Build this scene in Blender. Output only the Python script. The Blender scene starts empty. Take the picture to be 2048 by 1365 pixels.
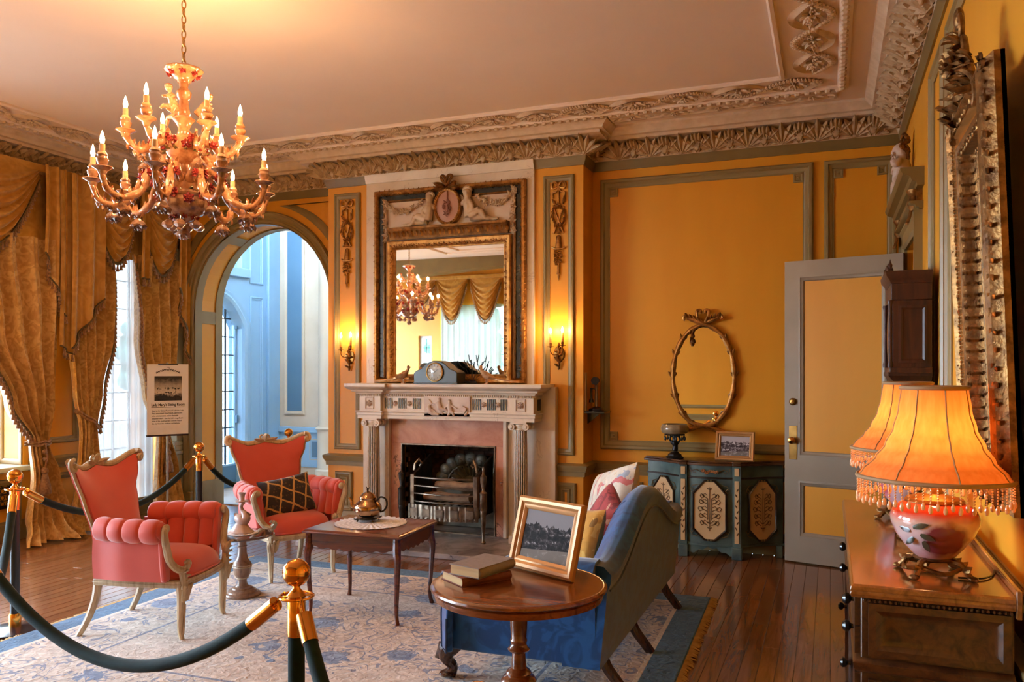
import bpy, bmesh, math, random
from mathutils import Vector, Matrix
random.seed(7)
PI = math.pi
SC = bpy.context.scene
COL = SC.collection
sin, cos = math.sin, math.cos

def lin(c):
    return tuple(((v/255.0)/12.92 if v/255.0 <= 0.04045 else ((v/255.0+0.055)/1.055)**2.4) for v in c)

# ---------------------------------------------------------------- camera
cam_d = bpy.data.cameras.new('camera'); cam = bpy.data.objects.new('camera', cam_d); COL.objects.link(cam)
TH = math.radians(21.2)
cam.location = (0, 0, 1.55)
cam.rotation_euler = (PI/2, 0, TH)
cam_d.sensor_width = 36.0
cam_d.lens = 1640.0/2048.0*36.0
cam_d.shift_y = (741.0-682.5)/2048.0
cam_d.clip_start = 0.05
SC.camera = cam

# ---------------------------------------------------------------- sky and exposure
W = bpy.data.worlds.new('sky'); SC.world = W; W.use_nodes = True
_wn = W.node_tree.nodes; _wl = W.node_tree.links
_bg = _wn['Background']
_bg.inputs[0].default_value = (0.64, 0.81, 1.0, 1); _bg.inputs[1].default_value = 17.0
SC.view_settings.view_transform = 'Standard'; SC.view_settings.look = 'None'
SC.view_settings.gamma = 1.0; SC.view_settings.exposure = 1.5
SC.view_settings.use_curve_mapping = False
_cy = SC.cycles
_cy.max_bounces = 7; _cy.diffuse_bounces = 4; _cy.glossy_bounces = 4; _cy.transmission_bounces = 3; _cy.transparent_max_bounces = 8
_cy.caustics_reflective = False; _cy.caustics_refractive = False; _cy.sample_clamp_indirect = 8.0
_cy.use_adaptive_sampling = True; _cy.adaptive_threshold = 0.07; _cy.adaptive_min_samples = 16

def portal(loc, rot, sx, sy):
    d = bpy.data.lights.new('window_portal', 'AREA'); d.shape = 'RECTANGLE'; d.size = sx; d.size_y = sy
    d.cycles.is_portal = True
    o = bpy.data.objects.new('window_portal', d); o.location = loc; o.rotation_euler = rot; COL.objects.link(o)
# windows let the sky in
portal((-7.02, 6.62, 1.45), (0, -PI/2, 0), 2.7, 0.95)
portal((-7.22, 4.7, 1.72), (0, -PI/2, 0), 2.1, 1.4)
portal((-7.45, 8.33, 1.5), (0, -PI/2, 0), 2.7, 1.1)
portal((-7.45, 8.33, 3.3), (0, -PI/2, 0), 0.8, 1.1)
portal((-6.65, -1.4, 1.5), (-PI/2, 0, 0), 1.45, 2.5)
portal((-9.4, 1.2, 1.55), (0, -PI/2, 0), 2.7, 4.0)

def bulb_light(parent, loc, energy, col=(1.0, 0.56, 0.23), r=0.018):
    d = bpy.data.lights.new('bulb_light', 'POINT'); d.energy = energy; d.color = col; d.shadow_soft_size = r
    o = bpy.data.objects.new('bulb_light', d); COL.objects.link(o); o.parent = parent; o.location = loc
    return o

# ---------------------------------------------------------------- materials
MATS = {}
def _new(name):
    m = bpy.data.materials.new(name); m.use_nodes = True
    nt = m.node_tree; b = nt.nodes['Principled BSDF']
    MATS[name] = m
    return m, nt, b
def N(nt, t, **kw):
    n = nt.nodes.new(t)
    for k, v in kw.items(): setattr(n, k, v)
    return n
def coords(nt, scale=(1, 1, 1), rot=(0, 0, 0), kind='Object'):
    tc = N(nt, 'ShaderNodeTexCoord'); mp = N(nt, 'ShaderNodeMapping')
    nt.links.new(tc.outputs[kind], mp.inputs[0])
    mp.inputs['Scale'].default_value = scale; mp.inputs['Rotation'].default_value = rot
    return mp.outputs[0]
def ramp(nt, fac, stops, interp='LINEAR'):
    r = N(nt, 'ShaderNodeValToRGB'); r.color_ramp.interpolation = interp
    els = r.color_ramp.elements
    while len(els) < len(stops): els.new(0.5)
    for e, (p, c) in zip(els, stops):
        e.position = p; e.color = (*lin(c), 1)
    if fac is not None: nt.links.new(fac, r.inputs[0])
    return r.outputs[0]
def bump(nt, b, h, strength=0.3, dist=0.01):
    n = N(nt, 'ShaderNodeBump'); n.inputs['Strength'].default_value = strength; n.inputs['Distance'].default_value = dist
    nt.links.new(h, n.inputs['Height']); nt.links.new(n.outputs[0], b.inputs['Normal'])
def mathn(nt, op, a, c=None, d=None):
    n = N(nt, 'ShaderNodeMath', operation=op)
    for i, v in enumerate((a, c, d)):
        if v is None: continue
        if isinstance(v, (int, float)): n.inputs[i].default_value = v
        else: nt.links.new(v, n.inputs[i])
    return n.outputs[0]
def mixc(nt, fac, a, c):
    n = N(nt, 'ShaderNodeMix', data_type='RGBA')
    if isinstance(fac, (int, float)): n.inputs[0].default_value = fac
    else: nt.links.new(fac, n.inputs[0])
    for i, v in ((6, a), (7, c)):
        if isinstance(v, tuple): n.inputs[i].default_value = (*lin(v), 1)
        else: nt.links.new(v, n.inputs[i])
    return n.outputs[2]
def noise(nt, vec, scale=5, detail=3, rough=0.5, dist=0.0):
    n = N(nt, 'ShaderNodeTexNoise'); n.inputs['Scale'].default_value = scale; n.inputs['Detail'].default_value = detail
    n.inputs['Roughness'].default_value = rough; n.inputs['Distortion'].default_value = dist
    if vec is not None: nt.links.new(vec, n.inputs['Vector'])
    return n.outputs['Fac']

def M(name, c, rough=0.5, metal=0.0, c2=None, nscale=6, bumpn=0.0, bscale=40, spec=0.5, coat=0.0, sheen=0.0, stretch=(1, 1, 1)):
    """painted / plain material with gentle procedural variation"""
    if name in MATS: return MATS[name]
    m, nt, b = _new(name)
    b.inputs['Roughness'].default_value = rough; b.inputs['Metallic'].default_value = metal
    b.inputs['Specular IOR Level'].default_value = spec
    b.inputs['Coat Weight'].default_value = coat; b.inputs['Coat Roughness'].default_value = 0.15
    b.inputs['Sheen Weight'].default_value = sheen
    if c2 is None: c2 = tuple(v*0.9 for v in c)
    vec = coords(nt, stretch)
    nf = noise(nt, vec, nscale, 4)
    nt.links.new(ramp(nt, nf, [(0.3, c2), (0.7, c)]), b.inputs['Base Color'])
    if bumpn: bump(nt, b, noise(nt, vec, bscale, 4), bumpn, 0.004)
    return m
def WOOD(name, c1, c2, rough=0.3, axis=1, scale=1.0, coat=0.3, dark=None):
    if name in MATS: return MATS[name]
    m, nt, b = _new(name)
    s = [14*scale]*3; s[axis] = 1.1*scale
    oi = N(nt, 'ShaderNodeObjectInfo')
    tc = N(nt, 'ShaderNodeTexCoord'); mp = N(nt, 'ShaderNodeMapping'); mp.inputs['Scale'].default_value = s
    ad = N(nt, 'ShaderNodeVectorMath', operation='ADD')
    cb = N(nt, 'ShaderNodeCombineXYZ')
    rr = mathn(nt, 'MULTIPLY', oi.outputs['Random'], 37.0)
    for i in range(3): nt.links.new(rr, cb.inputs[i])
    nt.links.new(tc.outputs['Object'], ad.inputs[0]); nt.links.new(cb.outputs[0], ad.inputs[1])
    nt.links.new(ad.outputs[0], mp.inputs[0])
    nf = noise(nt, mp.outputs[0], 1.6, 6, 0.62, 1.2)
    stops = [(0.32, c2), (0.62, c1)]
    col = ramp(nt, nf, stops)
    tone = mathn(nt, 'MULTIPLY_ADD', oi.outputs['Random'], 0.34, 0.82)
    hs = N(nt, 'ShaderNodeHueSaturation'); nt.links.new(col, hs.inputs['Color']); nt.links.new(tone, hs.inputs['Value'])
    nt.links.new(hs.outputs[0], b.inputs['Base Color'])
    b.inputs['Roughness'].default_value = rough; b.inputs['Coat Weight'].default_value = coat; b.inputs['Coat Roughness'].default_value = 0.12
    bump(nt, b, nf, 0.12, 0.003)
    return m
def GOLD(name, c1, c2, rough=0.38, bscale=60, bs=0.5):
    if name in MATS: return MATS[name]
    m, nt, b = _new(name)
    vec = coords(nt)
    nf = noise(nt, vec, 22, 5, 0.6)
    nt.links.new(ramp(nt, nf, [(0.36, c2), (0.6, c1)]), b.inputs['Base Color'])
    b.inputs['Metallic'].default_value = 0.75; b.inputs['Roughness'].default_value = rough
    bump(nt, b, noise(nt, vec, bscale, 4), bs, 0.004)
    return m
def FABRIC(name, c1, c2, pscale=9, rough=0.85, sheen=0.3, bs=0.25, lo=0.44, hi=0.56, stretch=(1, 1, 1)):
    """damask-like figured cloth"""
    if name in MATS: return MATS[name]
    m, nt, b = _new(name)
    vec = coords(nt, stretch)
    nf = noise(nt, vec, pscale, 2, 0.45, 2.2)
    nt.links.new(ramp(nt, nf, [(lo, c2), (hi, c1)]), b.inputs['Base Color'])
    b.inputs['Roughness'].default_value = rough; b.inputs['Sheen Weight'].default_value = sheen; b.inputs['Sheen Roughness'].default_value = 0.4
    b.inputs['Specular IOR Level'].default_value = 0.25
    bump(nt, b, noise(nt, vec, 420, 2), bs, 0.001)
    return m
def EMIT(name, c, s):
    m, nt, b = _new(name)
    b.inputs['Base Color'].default_value = (*lin(c), 1); b.inputs['Emission Color'].default_value = (*lin(c), 1); b.inputs['Emission Strength'].default_value = s
    return m
def MARBLE(name, base, dark, vein, scale=3.0, rough=0.28):
    if name in MATS: return MATS[name]
    m, nt, b = _new(name)
    vec = coords(nt)
    n1 = noise(nt, vec, scale, 6, 0.6, 1.4)
    c = ramp(nt, n1, [(0.3, dark), (0.62, base)])
    n2 = noise(nt, vec, scale*0.7, 5, 0.55, 2.6)
    a = mathn(nt, 'ABSOLUTE', mathn(nt, 'SUBTRACT', n2, 0.5))
    fac = mathn(nt, 'LESS_THAN', a, 0.009)
    msk = mathn(nt, 'GREATER_THAN', noise(nt, vec, scale*1.1, 2, 0.4), 0.57)
    fac = mathn(nt, 'MULTIPLY', mathn(nt, 'MULTIPLY', fac, msk), 0.7)
    nt.links.new(mixc(nt, fac, c, vein), b.inputs['Base Color'])
    b.inputs['Roughness'].default_value = rough
    return m

WALLY = M('ochre_wall_paint', (229, 160, 42), 0.42, c2=(220, 149, 34), nscale=2.5, bumpn=0.05, bscale=30, stretch=(1, 1, 0.25))
TRIM = M('grey_green_trim_paint', (148, 128, 84), 0.38, c2=(136, 117, 75), nscale=4)
BAND = M('olive_grey_trim_paint', (128, 108, 64), 0.4, c2=(116, 96, 55), nscale=4)
CEIL = M('cream_ceiling_plaster', (236, 216, 200), 0.7, c2=(231, 210, 193), nscale=1.5)
PLAS = M('cream_plaster_relief', (222, 198, 172), 0.6, c2=(204, 178, 148), nscale=14, bumpn=0.12, bscale=60)
CARV = M('aged_carved_plaster', (196, 168, 130), 0.55, c2=(170, 140, 102), nscale=18, bumpn=0.2, bscale=70)
BLUEW = M('pale_blue_paint', (132, 172, 204), 0.45, c2=(122, 163, 196), nscale=2)
BLUED = M('dusk_blue_paint', (80, 118, 146), 0.5, c2=(72, 110, 138), nscale=2)
WHITEP = M('warm_white_paint', (184, 178, 162), 0.5, c2=(174, 167, 150), nscale=3)
MARB = MARBLE('cream_marble', (224, 206, 184), (212, 192, 168), (190, 168, 146), 3.2, 0.3)
PINKM = MARBLE('pink_marble', (206, 150, 126), (176, 114, 92), (66, 52, 48), 3.0, 0.22)
GREYM = MARBLE('grey_pink_marble', (170, 160, 158), (120, 110, 110), (60, 58, 62), 3.4, 0.25)
GREENM = MARBLE('verde_marble', (92, 92, 72), (40, 40, 34), (150, 140, 110), 6.0, 0.22)
GILT = GOLD('antique_gilt', (190, 136, 70), (140, 94, 44), 0.4)
GILTD = GOLD('dark_gilt', (146, 100, 48), (100, 64, 28), 0.42)
GILTB = GOLD('bronze_gilt', (150, 108, 58), (96, 64, 32), 0.4, 80, 0.6)
BRASS = M('polished_brass', (232, 166, 78), 0.14, 1.0, c2=(220, 150, 66), nscale=3)
BRASSD = M('aged_brass', (190, 150, 86), 0.32, 1.0, c2=(150, 112, 58), nscale=10)
IRON = M('blackened_iron', (70, 62, 54), 0.42, 0.7, c2=(34, 30, 28), nscale=12, bumpn=0.3, bscale=50)
STEEL = M('worn_steel', (150, 132, 112), 0.32, 0.9, c2=(88, 74, 62), nscale=14)
BLACK = M('black_lacquer', (18, 18, 20), 0.25, coat=0.3)
DARKHOLE = M('sooty_black', (14, 12, 11), 0.9)
FLOORW = WOOD('honey_oak_board', (156, 104, 66), (118, 72, 42), 0.2, 1, 0.8, 0.5)
MAHOG = WOOD('mahogany', (112, 52, 32), (64, 26, 18), 0.25, 0, 1.0, 0.5)
WALNUT = WOOD('walnut_table', (150, 82, 38), (92, 44, 20), 0.22, 0, 0.8, 0.6)
DOAK = WOOD('dark_oak', (92, 56, 28), (46, 26, 14), 0.34, 1, 0.9, 0.3)
DOAKT = WOOD('worn_oak_top', (150, 98, 48), (104, 62, 28), 0.16, 1, 0.9, 0.5)
CLOCKW = WOOD('dark_clock_case', (72, 36, 20), (38, 18, 10), 0.5, 2, 0.8, 0.05)
CREAMW = WOOD('limed_wood', (206, 184, 150), (164, 138, 104), 0.42, 2, 1.2, 0.1)
GREYW = WOOD('grey_brown_turned_wood', (152, 120, 98), (108, 80, 64), 0.32, 2, 1.0, 0.3)
CORAL = M('coral_velvet', (216, 88, 72), 0.6, c2=(207, 79, 64), nscale=5, sheen=0.6, spec=0.3)
ROSE = CORAL
BLUEV = FABRIC('blue_damask', (30, 84, 140), (18, 62, 112), 7, 0.55, 0.5, 0.2)
NAVYV = FABRIC('slate_blue_damask', (58, 74, 104), (50, 64, 92), 7, 0.6, 0.5, 0.2)
ROPE = M('bottle_green_velvet', (8, 40, 37), 0.75, c2=(4, 26, 26), nscale=30, sheen=0.12, spec=0.15)
POST = M('dark_post_enamel', (22, 30, 34), 0.3, c2=(16, 22, 26), nscale=8)
CURT = FABRIC('old_gold_damask', (224, 184, 116), (198, 152, 86), 11, 0.42, 0.5, 0.15, 0.42, 0.6)
SWAG = FABRIC('bronze_gold_satin', (206, 154, 74), (186, 134, 56), 6, 0.33, 0.3, 0.1, 0.38, 0.64)
TASS = M('fringe_thread', (176, 134, 88), 0.8, c2=(120, 82, 50), nscale=60, sheen=0.3)
BRAID = M('olive_braid', (112, 92, 50), 0.7, c2=(84, 66, 34), nscale=50)
PORC = M('cream_porcelain', (206, 152, 108), 0.12, c2=(150, 92, 56), nscale=34, coat=0.6)
PORCD = M('flowered_porcelain', (196, 150, 116), 0.12, c2=(104, 64, 48), nscale=30, coat=0.6)
ROSEP = M('porcelain_rose_red', (176, 60, 48), 0.2, c2=(130, 40, 40), nscale=30, coat=0.5)
LEAFP = M('porcelain_leaf', (120, 110, 60), 0.25, c2=(150, 120, 70), nscale=30, coat=0.5)
CANDLE = M('candle_sleeve', (226, 180, 130), 0.5)
FLAME = EMIT('lit_bulb', (255, 214, 160), 26.0)
DOILY = M('white_crochet', (238, 236, 238), 0.85, c2=(206, 204, 212), nscale=70, bumpn=0.5, bscale=90)
SILVER = M('worn_silver', (196, 160, 122), 0.16, 1.0, c2=(130, 96, 66), nscale=18, bumpn=0.25, bscale=60)
PAPER = M('book_pages', (206, 172, 120), 0.8, c2=(186, 150, 100), nscale=4, bumpn=0.3, bscale=200, stretch=(1, 1, 14))
CLOTHG = M('grey_book_cloth', (150, 138, 132), 0.75, c2=(138, 126, 120), nscale=60)
CLOTHB = M('rust_book_cloth', (126, 66, 40), 0.7, c2=(108, 54, 34), nscale=60)
STONE = M('carved_white_stone', (216, 196, 180), 0.55, c2=(196, 170, 152), nscale=9)
CHERUB = M('cherub_cream', (214, 190, 160), 0.45, c2=(186, 154, 120), nscale=10)
def MIRRORMAT():
    m, nt, b = _new('mirror_silver')
    b.inputs['Base Color'].default_value = (0.82, 0.80, 0.74, 1); b.inputs['Metallic'].default_value = 1; b.inputs['Roughness'].default_value = 0.015
    return m
MIRR = MIRRORMAT()
def GLASSMAT(name='window_glass', tint=(0.96, 0.99, 1.0), refl=0.08):
    m, nt, b = _new(name); out = nt.nodes['Material Output']
    tr = N(nt, 'ShaderNodeBsdfTransparent'); tr.inputs[0].default_value = (*tint, 1)
    gl = N(nt, 'ShaderNodeBsdfGlossy'); gl.inputs['Roughness'].default_value = 0.03
    mx = N(nt, 'ShaderNodeMixShader'); mx.inputs[0].default_value = refl
    nt.links.new(tr.outputs[0], mx.inputs[1]); nt.links.new(gl.outputs[0], mx.inputs[2]); nt.links.new(mx.outputs[0], out.inputs[0])
    return m
GLASS = GLASSMAT()
DGLASS = GLASSMAT('dimmed_leaded_glass', (0.44, 0.47, 0.49), 0.06)  # dark tint added to cut the daylight in the blue room
PGLASS = GLASSMAT('picture_glass', (1, 1, 1), 0.06)
def SHEERMAT():
    m, nt, b = _new('white_sheer'); out = nt.nodes['Material Output']
    tr = N(nt, 'ShaderNodeBsdfTransparent'); tr.inputs[0].default_value = (1, 1, 1, 1)
    tl = N(nt, 'ShaderNodeBsdfTranslucent'); tl.inputs[0].default_value = (0.13, 0.122, 0.115, 1)
    df = N(nt, 'ShaderNodeBsdfDiffuse'); df.inputs[0].default_value = (0.82, 0.83, 0.86, 1)
    m1 = N(nt, 'ShaderNodeMixShader'); m1.inputs[0].default_value = 0.4
    nt.links.new(tl.outputs[0], m1.inputs[1]); nt.links.new(df.outputs[0], m1.inputs[2])
    m2 = N(nt, 'ShaderNodeMixShader'); m2.inputs[0].default_value = 0.955
    nt.links.new(tr.outputs[0], m2.inputs[1]); nt.links.new(m1.outputs[0], m2.inputs[2]); nt.links.new(m2.outputs[0], out.inputs[0])
    return m
SHEER = SHEERMAT()
def SHADEMAT():
    m, nt, b = _new('amber_silk_shade'); out = nt.nodes['Material Output']
    vec = coords(nt, (1, 1, 0.15)); nf = noise(nt, vec, 60, 3)
    c = ramp(nt, nf, [(0.3, (222, 138, 72)), (0.7, (234, 158, 92))])
    tl = N(nt, 'ShaderNodeBsdfTranslucent'); nt.links.new(c, tl.inputs[0])
    df = N(nt, 'ShaderNodeBsdfDiffuse'); nt.links.new(c, df.inputs[0])
    m1 = N(nt, 'ShaderNodeMixShader'); m1.inputs[0].default_value = 0.5
    nt.links.new(tl.outputs[0], m1.inputs[1]); nt.links.new(df.outputs[0], m1.inputs[2]); nt.links.new(m1.outputs[0], out.inputs[0])
    return m
SHADE = SHADEMAT()
BEADG = M('amber_bead', (255, 196, 140), 0.08, c2=(236, 160, 100), nscale=30, coat=0.8)

# ---------------------------------------------------------------- mesh builder
class MB:
    def __init__(s): s.v = []; s.f = []; s.mi = []; s.cur = 0
    def add(s, vs, fs, T=None):
        n = len(s.v)
        if T is not None: vs = [T @ Vector(p) for p in vs]
        s.v.extend([tuple(p) for p in vs]); s.f.extend([tuple(i+n for i in f) for f in fs]); s.mi.extend([s.cur]*len(fs))
        return s
    def box(s, x0, x1, y0, y1, z0, z1, T=None):
        vs = [(x0,y0,z0),(x1,y0,z0),(x1,y1,z0),(x0,y1,z0),(x0,y0,z1),(x1,y0,z1),(x1,y1,z1),(x0,y1,z1)]
        return s.add(vs, [(0,3,2,1),(4,5,6,7),(0,1,5,4),(1,2,6,5),(2,3,7,6),(3,0,4,7)], T)
    def cbox(s, c, d, T=None):
        return s.box(c[0]-d[0]/2, c[0]+d[0]/2, c[1]-d[1]/2, c[1]+d[1]/2, c[2]-d[2]/2, c[2]+d[2]/2, T)
    def lathe(s, prof, seg=24, c=(0,0,0), sx=1, sy=1, T=None, caps=True, wob=None):
        vs = []; n = len(prof)
        for (r, z) in prof:
            for k in range(seg):
                a = 2*PI*k/seg; rr = r*(wob(a, z) if wob else 1)
                vs.append((c[0]+rr*sx*cos(a), c[1]+rr*sy*sin(a), c[2]+z))
        fs = []
        for i in range(n-1):
            for k in range(seg):
                k2 = (k+1) % seg
                fs.append((i*seg+k, i*seg+k2, (i+1)*seg+k2, (i+1)*seg+k))
        if caps:
            if prof[0][0] > 1e-5: fs.append(tuple(range(seg-1, -1, -1)))
            if prof[-1][0] > 1e-5: fs.append(tuple((n-1)*seg+k for k in range(seg)))
        return s.add(vs, fs, T)
    def ell(s, c, r, seg=10, rings=6, T=None):
        if isinstance(r, (int, float)): r = (r, r, r)
        prof = [(sin(PI*i/rings), -cos(PI*i/rings)) for i in range(rings+1)]
        vs = []; fs = []
        vs.append((c[0], c[1], c[2]-r[2]))
        for i in range(1, rings):
            for k in range(seg):
                a = 2*PI*k/seg
                vs.append((c[0]+r[0]*prof[i][0]*cos(a), c[1]+r[1]*prof[i][0]*sin(a), c[2]+r[2]*prof[i][1]))
        vs.append((c[0], c[1], c[2]+r[2])); t = len(vs)-1
        for k in range(seg): fs.append((0, 1+(k+1) % seg, 1+k))
        for i in range(rings-2):
            for k in range(seg):
                a, b = 1+i*seg+k, 1+i*seg+(k+1) % seg
                fs.append((a, b, b+seg, a+seg))
        o = 1+(rings-2)*seg
        for k in range(seg): fs.append((o+k, o+(k+1) % seg, t))
        return s.add(vs, fs, T)
    def tube(s, pts, r, seg=8, T=None, caps=True, flat=1.0, closed=False):
        pts = [Vector(p) for p in pts]; n = len(pts)
        if isinstance(r, (int, float)): r = [r]*n
        vs = []; up = None
        for i, p in enumerate(pts):
            if closed: t = pts[(i+1) % n]-pts[i-1]
            else: t = pts[min(i+1, n-1)]-pts[max(i-1, 0)]
            if t.length < 1e-9: t = Vector((0, 0, 1))
            t.normalize()
            if up is None:
                up = Vector((0, 0, 1)) if abs(t.z) < 0.9 else Vector((1, 0, 0))
            u = up-t*up.dot(t)
            if u.length < 1e-6: u = t.orthogonal()
            u.normalize(); w = t.cross(u); up = u
            for k in range(seg):
                a = 2*PI*k/seg
                vs.append(p+u*(r[i]*cos(a)*flat)+w*(r[i]*sin(a)))
        fs = []
        m = n if closed else n-1
        for i in range(m):
            j = (i+1) % n
            for k in range(seg):
                k2 = (k+1) % seg
                fs.append((i*seg+k, i*seg+k2, j*seg+k2, j*seg+k))
        if caps and not closed:
            fs.append(tuple(range(seg-1, -1, -1))); fs.append(tuple((n-1)*seg+k for k in range(seg)))
        return s.add(vs, fs, T)
    def prism(s, poly, fn, h0, h1, T=None):
        """poly: list of (u,v); fn(u,v,h)->xyz"""
        n = len(poly)
        vs = [fn(u, v, h0) for u, v in poly]+[fn(u, v, h1) for u, v in poly]
        fs = [tuple(range(n-1, -1, -1)), tuple(range(n, 2*n))]+[(i, (i+1) % n, n+(i+1) % n, n+i) for i in range(n)]
        return s.add(vs, fs, T)
    def rings(s, rgs, closed=True, capstart=False, capend=False, T=None):
        """connect equal-length rings of xyz points"""
        n = len(rgs[0]); vs = [p for r in rgs for p in r]; fs = []
        m = n if closed else n-1
        for i in range(len(rgs)-1):
            for k in range(m):
                k2 = (k+1) % n
                fs.append((i*n+k, i*n+k2, (i+1)*n+k2, (i+1)*n+k))
        if capstart: fs.append(tuple(range(n-1, -1, -1)))
        if capend: fs.append(tuple((len(rgs)-1)*n+k for k in range(n)))
        return s.add(vs, fs, T)
    def rectframe(s, u0, u1, v0, v1, prof, fn, fill=False, T=None):
        """mitred rectangular moulding; prof = [(inset, height)]"""
        rg = [[fn(u0+t, v0+t, h), fn(u1-t, v0+t, h), fn(u1-t, v1-t, h), fn(u0+t, v1-t, h)] for t, h in prof]
        return s.rings(rg, True, False, fill, T)
    def mould(s, path, prof, closed=False, T=None):
        """profile (out, z) run along an XY polyline with mitres; out is to the left of travel"""
        n = len(path); dirs = []
        for i in range(n):
            a = Vector(path[i]); b = Vector(path[(i+1) % n]); dirs.append((b-a).normalized() if (b-a).length else Vector((1, 0)))
        nodes = []
        for i in range(n):
            if closed or 0 < i < n-1:
                d0, d1 = dirs[i-1], dirs[i]
                n0 = Vector((-d0.y, d0.x)); n1 = Vector((-d1.y, d1.x)); b = (n0+n1)
                b = b.normalized() if b.length > 1e-6 else n0
                k = 1.0/max(0.2, b.dot(n0)); nodes.append(b*k)
            else:
                d = dirs[0] if i == 0 else dirs[n-2]
                nodes.append(Vector((-d.y, d.x)))
        rg = [[(path[i][0]+nodes[i].x*o, path[i][1]+nodes[i].y*o, z) for o, z in prof] for i in range(n)]
        if closed: rg.append(rg[0])
        return s.rings(rg, True, not closed, not closed, T)
    def grid(s, fn, nu, nv, cu=False, cv=False, T=None):
        vs = [fn(i/(nu if cu else nu-1) if nu > 1 else 0, j/(nv if cv else nv-1)) for i in range(nu) for j in range(nv)]
        fs = []
        for i in range(nu if cu else nu-1):
            for j in range(nv if cv else nv-1):
                i2, j2 = (i+1) % nu, (j+1) % nv
                fs.append((i*nv+j, i2*nv+j, i2*nv+j2, i*nv+j2))
        return s.add(vs, fs, T)
    def leaf(s, p, d, nrm, L, w, curl=0.3, n=5, ridge=0.25):
        """a curling leaf blade with a raised midrib"""
        p = Vector(p); d = Vector(d).normalized(); nrm = Vector(nrm); nrm = (nrm-d*nrm.dot(d)).normalized(); sd = d.cross(nrm)
        top = []; 
        for i in range(n+1):
            t = i/n; hw = w*0.5*(sin(PI*min(1, 0.12+t*0.88)))**0.8
            c = p+d*(L*(t-0.25*curl*t*t))+nrm*(L*curl*t*t*0.7+0.12*w)
            top += [c-sd*hw-nrm*(w*ridge*0.5), c+nrm*(w*ridge), c+sd*hw-nrm*(w*ridge*0.5)]
        bot = [q-nrm*(w*0.22) for q in top]
        k = len(top); fs = []
        for i in range(n):
            for j in range(2):
                a = i*3+j
                fs.append((a, a+1, a+4, a+3)); fs.append((k+a, k+a+3, k+a+4, k+a+1))
            fs.append((i*3, i*3+3, k+i*3+3, k+i*3)); fs.append((i*3+2, k+i*3+2, k+i*3+5, i*3+5))
        return s.add(top+bot, fs)
    def flower(s, p, nrm, r, n=6, lay=2):
        p = Vector(p); nrm = Vector(nrm).normalized(); a = nrm.orthogonal().normalized(); b = nrm.cross(a)
        for l in range(lay):
            for k in range(n):
                t = 2*PI*(k+0.5*l)/n; d = a*cos(t)+b*sin(t)
                s.leaf(p+nrm*(r*0.25*l), d+nrm*(0.3+0.5*l), nrm, r*(1-0.35*l), r*0.75*(1-0.3*l), 0.2, 3)
        s.ell(p+nrm*r*0.4, r*0.32, 6, 4)
        return s
    def mesh(s, name, smooth=35):
        me = bpy.data.meshes.new(name); me.from_pydata(s.v, [], s.f)
        if s.cur: me.polygons.foreach_set('material_index', s.mi)
        if smooth is not None:
            me.polygons.foreach_set('use_smooth', [True]*len(me.polygons))
            me.set_sharp_from_angle(angle=math.radians(smooth))
        me.update()
        return me

def fixn(me):
    bm = bmesh.new(); bm.from_mesh(me); bmesh.ops.recalc_face_normals(bm, faces=bm.faces); bm.to_mesh(me); bm.free()
def obj(name, mb, mat, parent=None, loc=None, rot=None, smooth=35, bevel=0, seg=2, remesh=0, recalc=True):
    me = mb.mesh(name, smooth) if isinstance(mb, MB) else mb
    if isinstance(mb, MB):
        if recalc: fixn(me)
        for m in (mat if isinstance(mat, (list, tuple)) else [mat]): me.materials.append(m)
    o = bpy.data.objects.new(name, me); COL.objects.link(o)
    if parent is not None: o.parent = parent
    if loc is not None: o.location = loc
    if rot is not None: o.rotation_euler = rot
    if bevel:
        b = o.modifiers.new('bevel', 'BEVEL'); b.width = bevel; b.segments = seg; b.limit_method = 'ANGLE'; b.angle_limit = math.radians(40); b.harden_normals = False
    if remesh:
        r = o.modifiers.new('remesh', 'REMESH'); r.mode = 'VOXEL'; r.voxel_size = remesh; r.use_smooth_shade = True
        sm = o.modifiers.new('smooth', 'SMOOTH'); sm.factor = 0.6; sm.iterations = 3
    return o
def copyobj(o, parent=None, loc=None, rot=None, scale=None):
    c = o.copy(); COL.objects.link(c); c.parent = parent
    if loc is not None: c.location = loc
    if rot is not None: c.rotation_euler = rot
    if scale is not None: c.scale = scale
    return c
def copytree(o, parent=None):
    c = o.copy(); COL.objects.link(c); c.parent = parent
    for ch in list(o.children): copytree(ch, c)
    return c
def thing(name, label, cat, loc=(0, 0, 0), rz=0, group=None):
    o = bpy.data.objects.new(name, None); COL.objects.link(o); o.empty_display_size = 0.1
    o.location = loc; o.rotation_euler = (0, 0, rz); o['label'] = label; o['category'] = cat
    if group: o['group'] = group
    return o
def tag(o, label, cat, group=None):
    o['label'] = label; o['category'] = cat
    if group: o['group'] = group
    return o
def struct(o, label=None):
    o['kind'] = 'structure'
    if label: o['label'] = label
    return o
def stuff(o, label=None, cat=None):
    o['kind'] = 'stuff'
    if label: o['label'] = label
    if cat: o['category'] = cat
    return o
def TR(loc=(0, 0, 0), rz=0, rx=0, ry=0, s=(1, 1, 1)):
    return Matrix.Translation(loc) @ Matrix.Rotation(rz, 4, 'Z') @ Matrix.Rotation(ry, 4, 'Y') @ Matrix.Rotation(rx, 4, 'X') @ Matrix.Diagonal((*s, 1))
def sm(t): t = max(0, min(1, t)); return t*t*(3-2*t)
def lerp(a, b, t): return a+(b-a)*t
def interp(pts, t):
    """piecewise smooth interpolation through [(t, value)]"""
    if t <= pts[0][0]: return pts[0][1]
    for (a, va), (b, vb) in zip(pts, pts[1:]):
        if t <= b: return va+(vb-va)*sm((t-a)/(b-a))
    return pts[-1][1]
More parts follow.
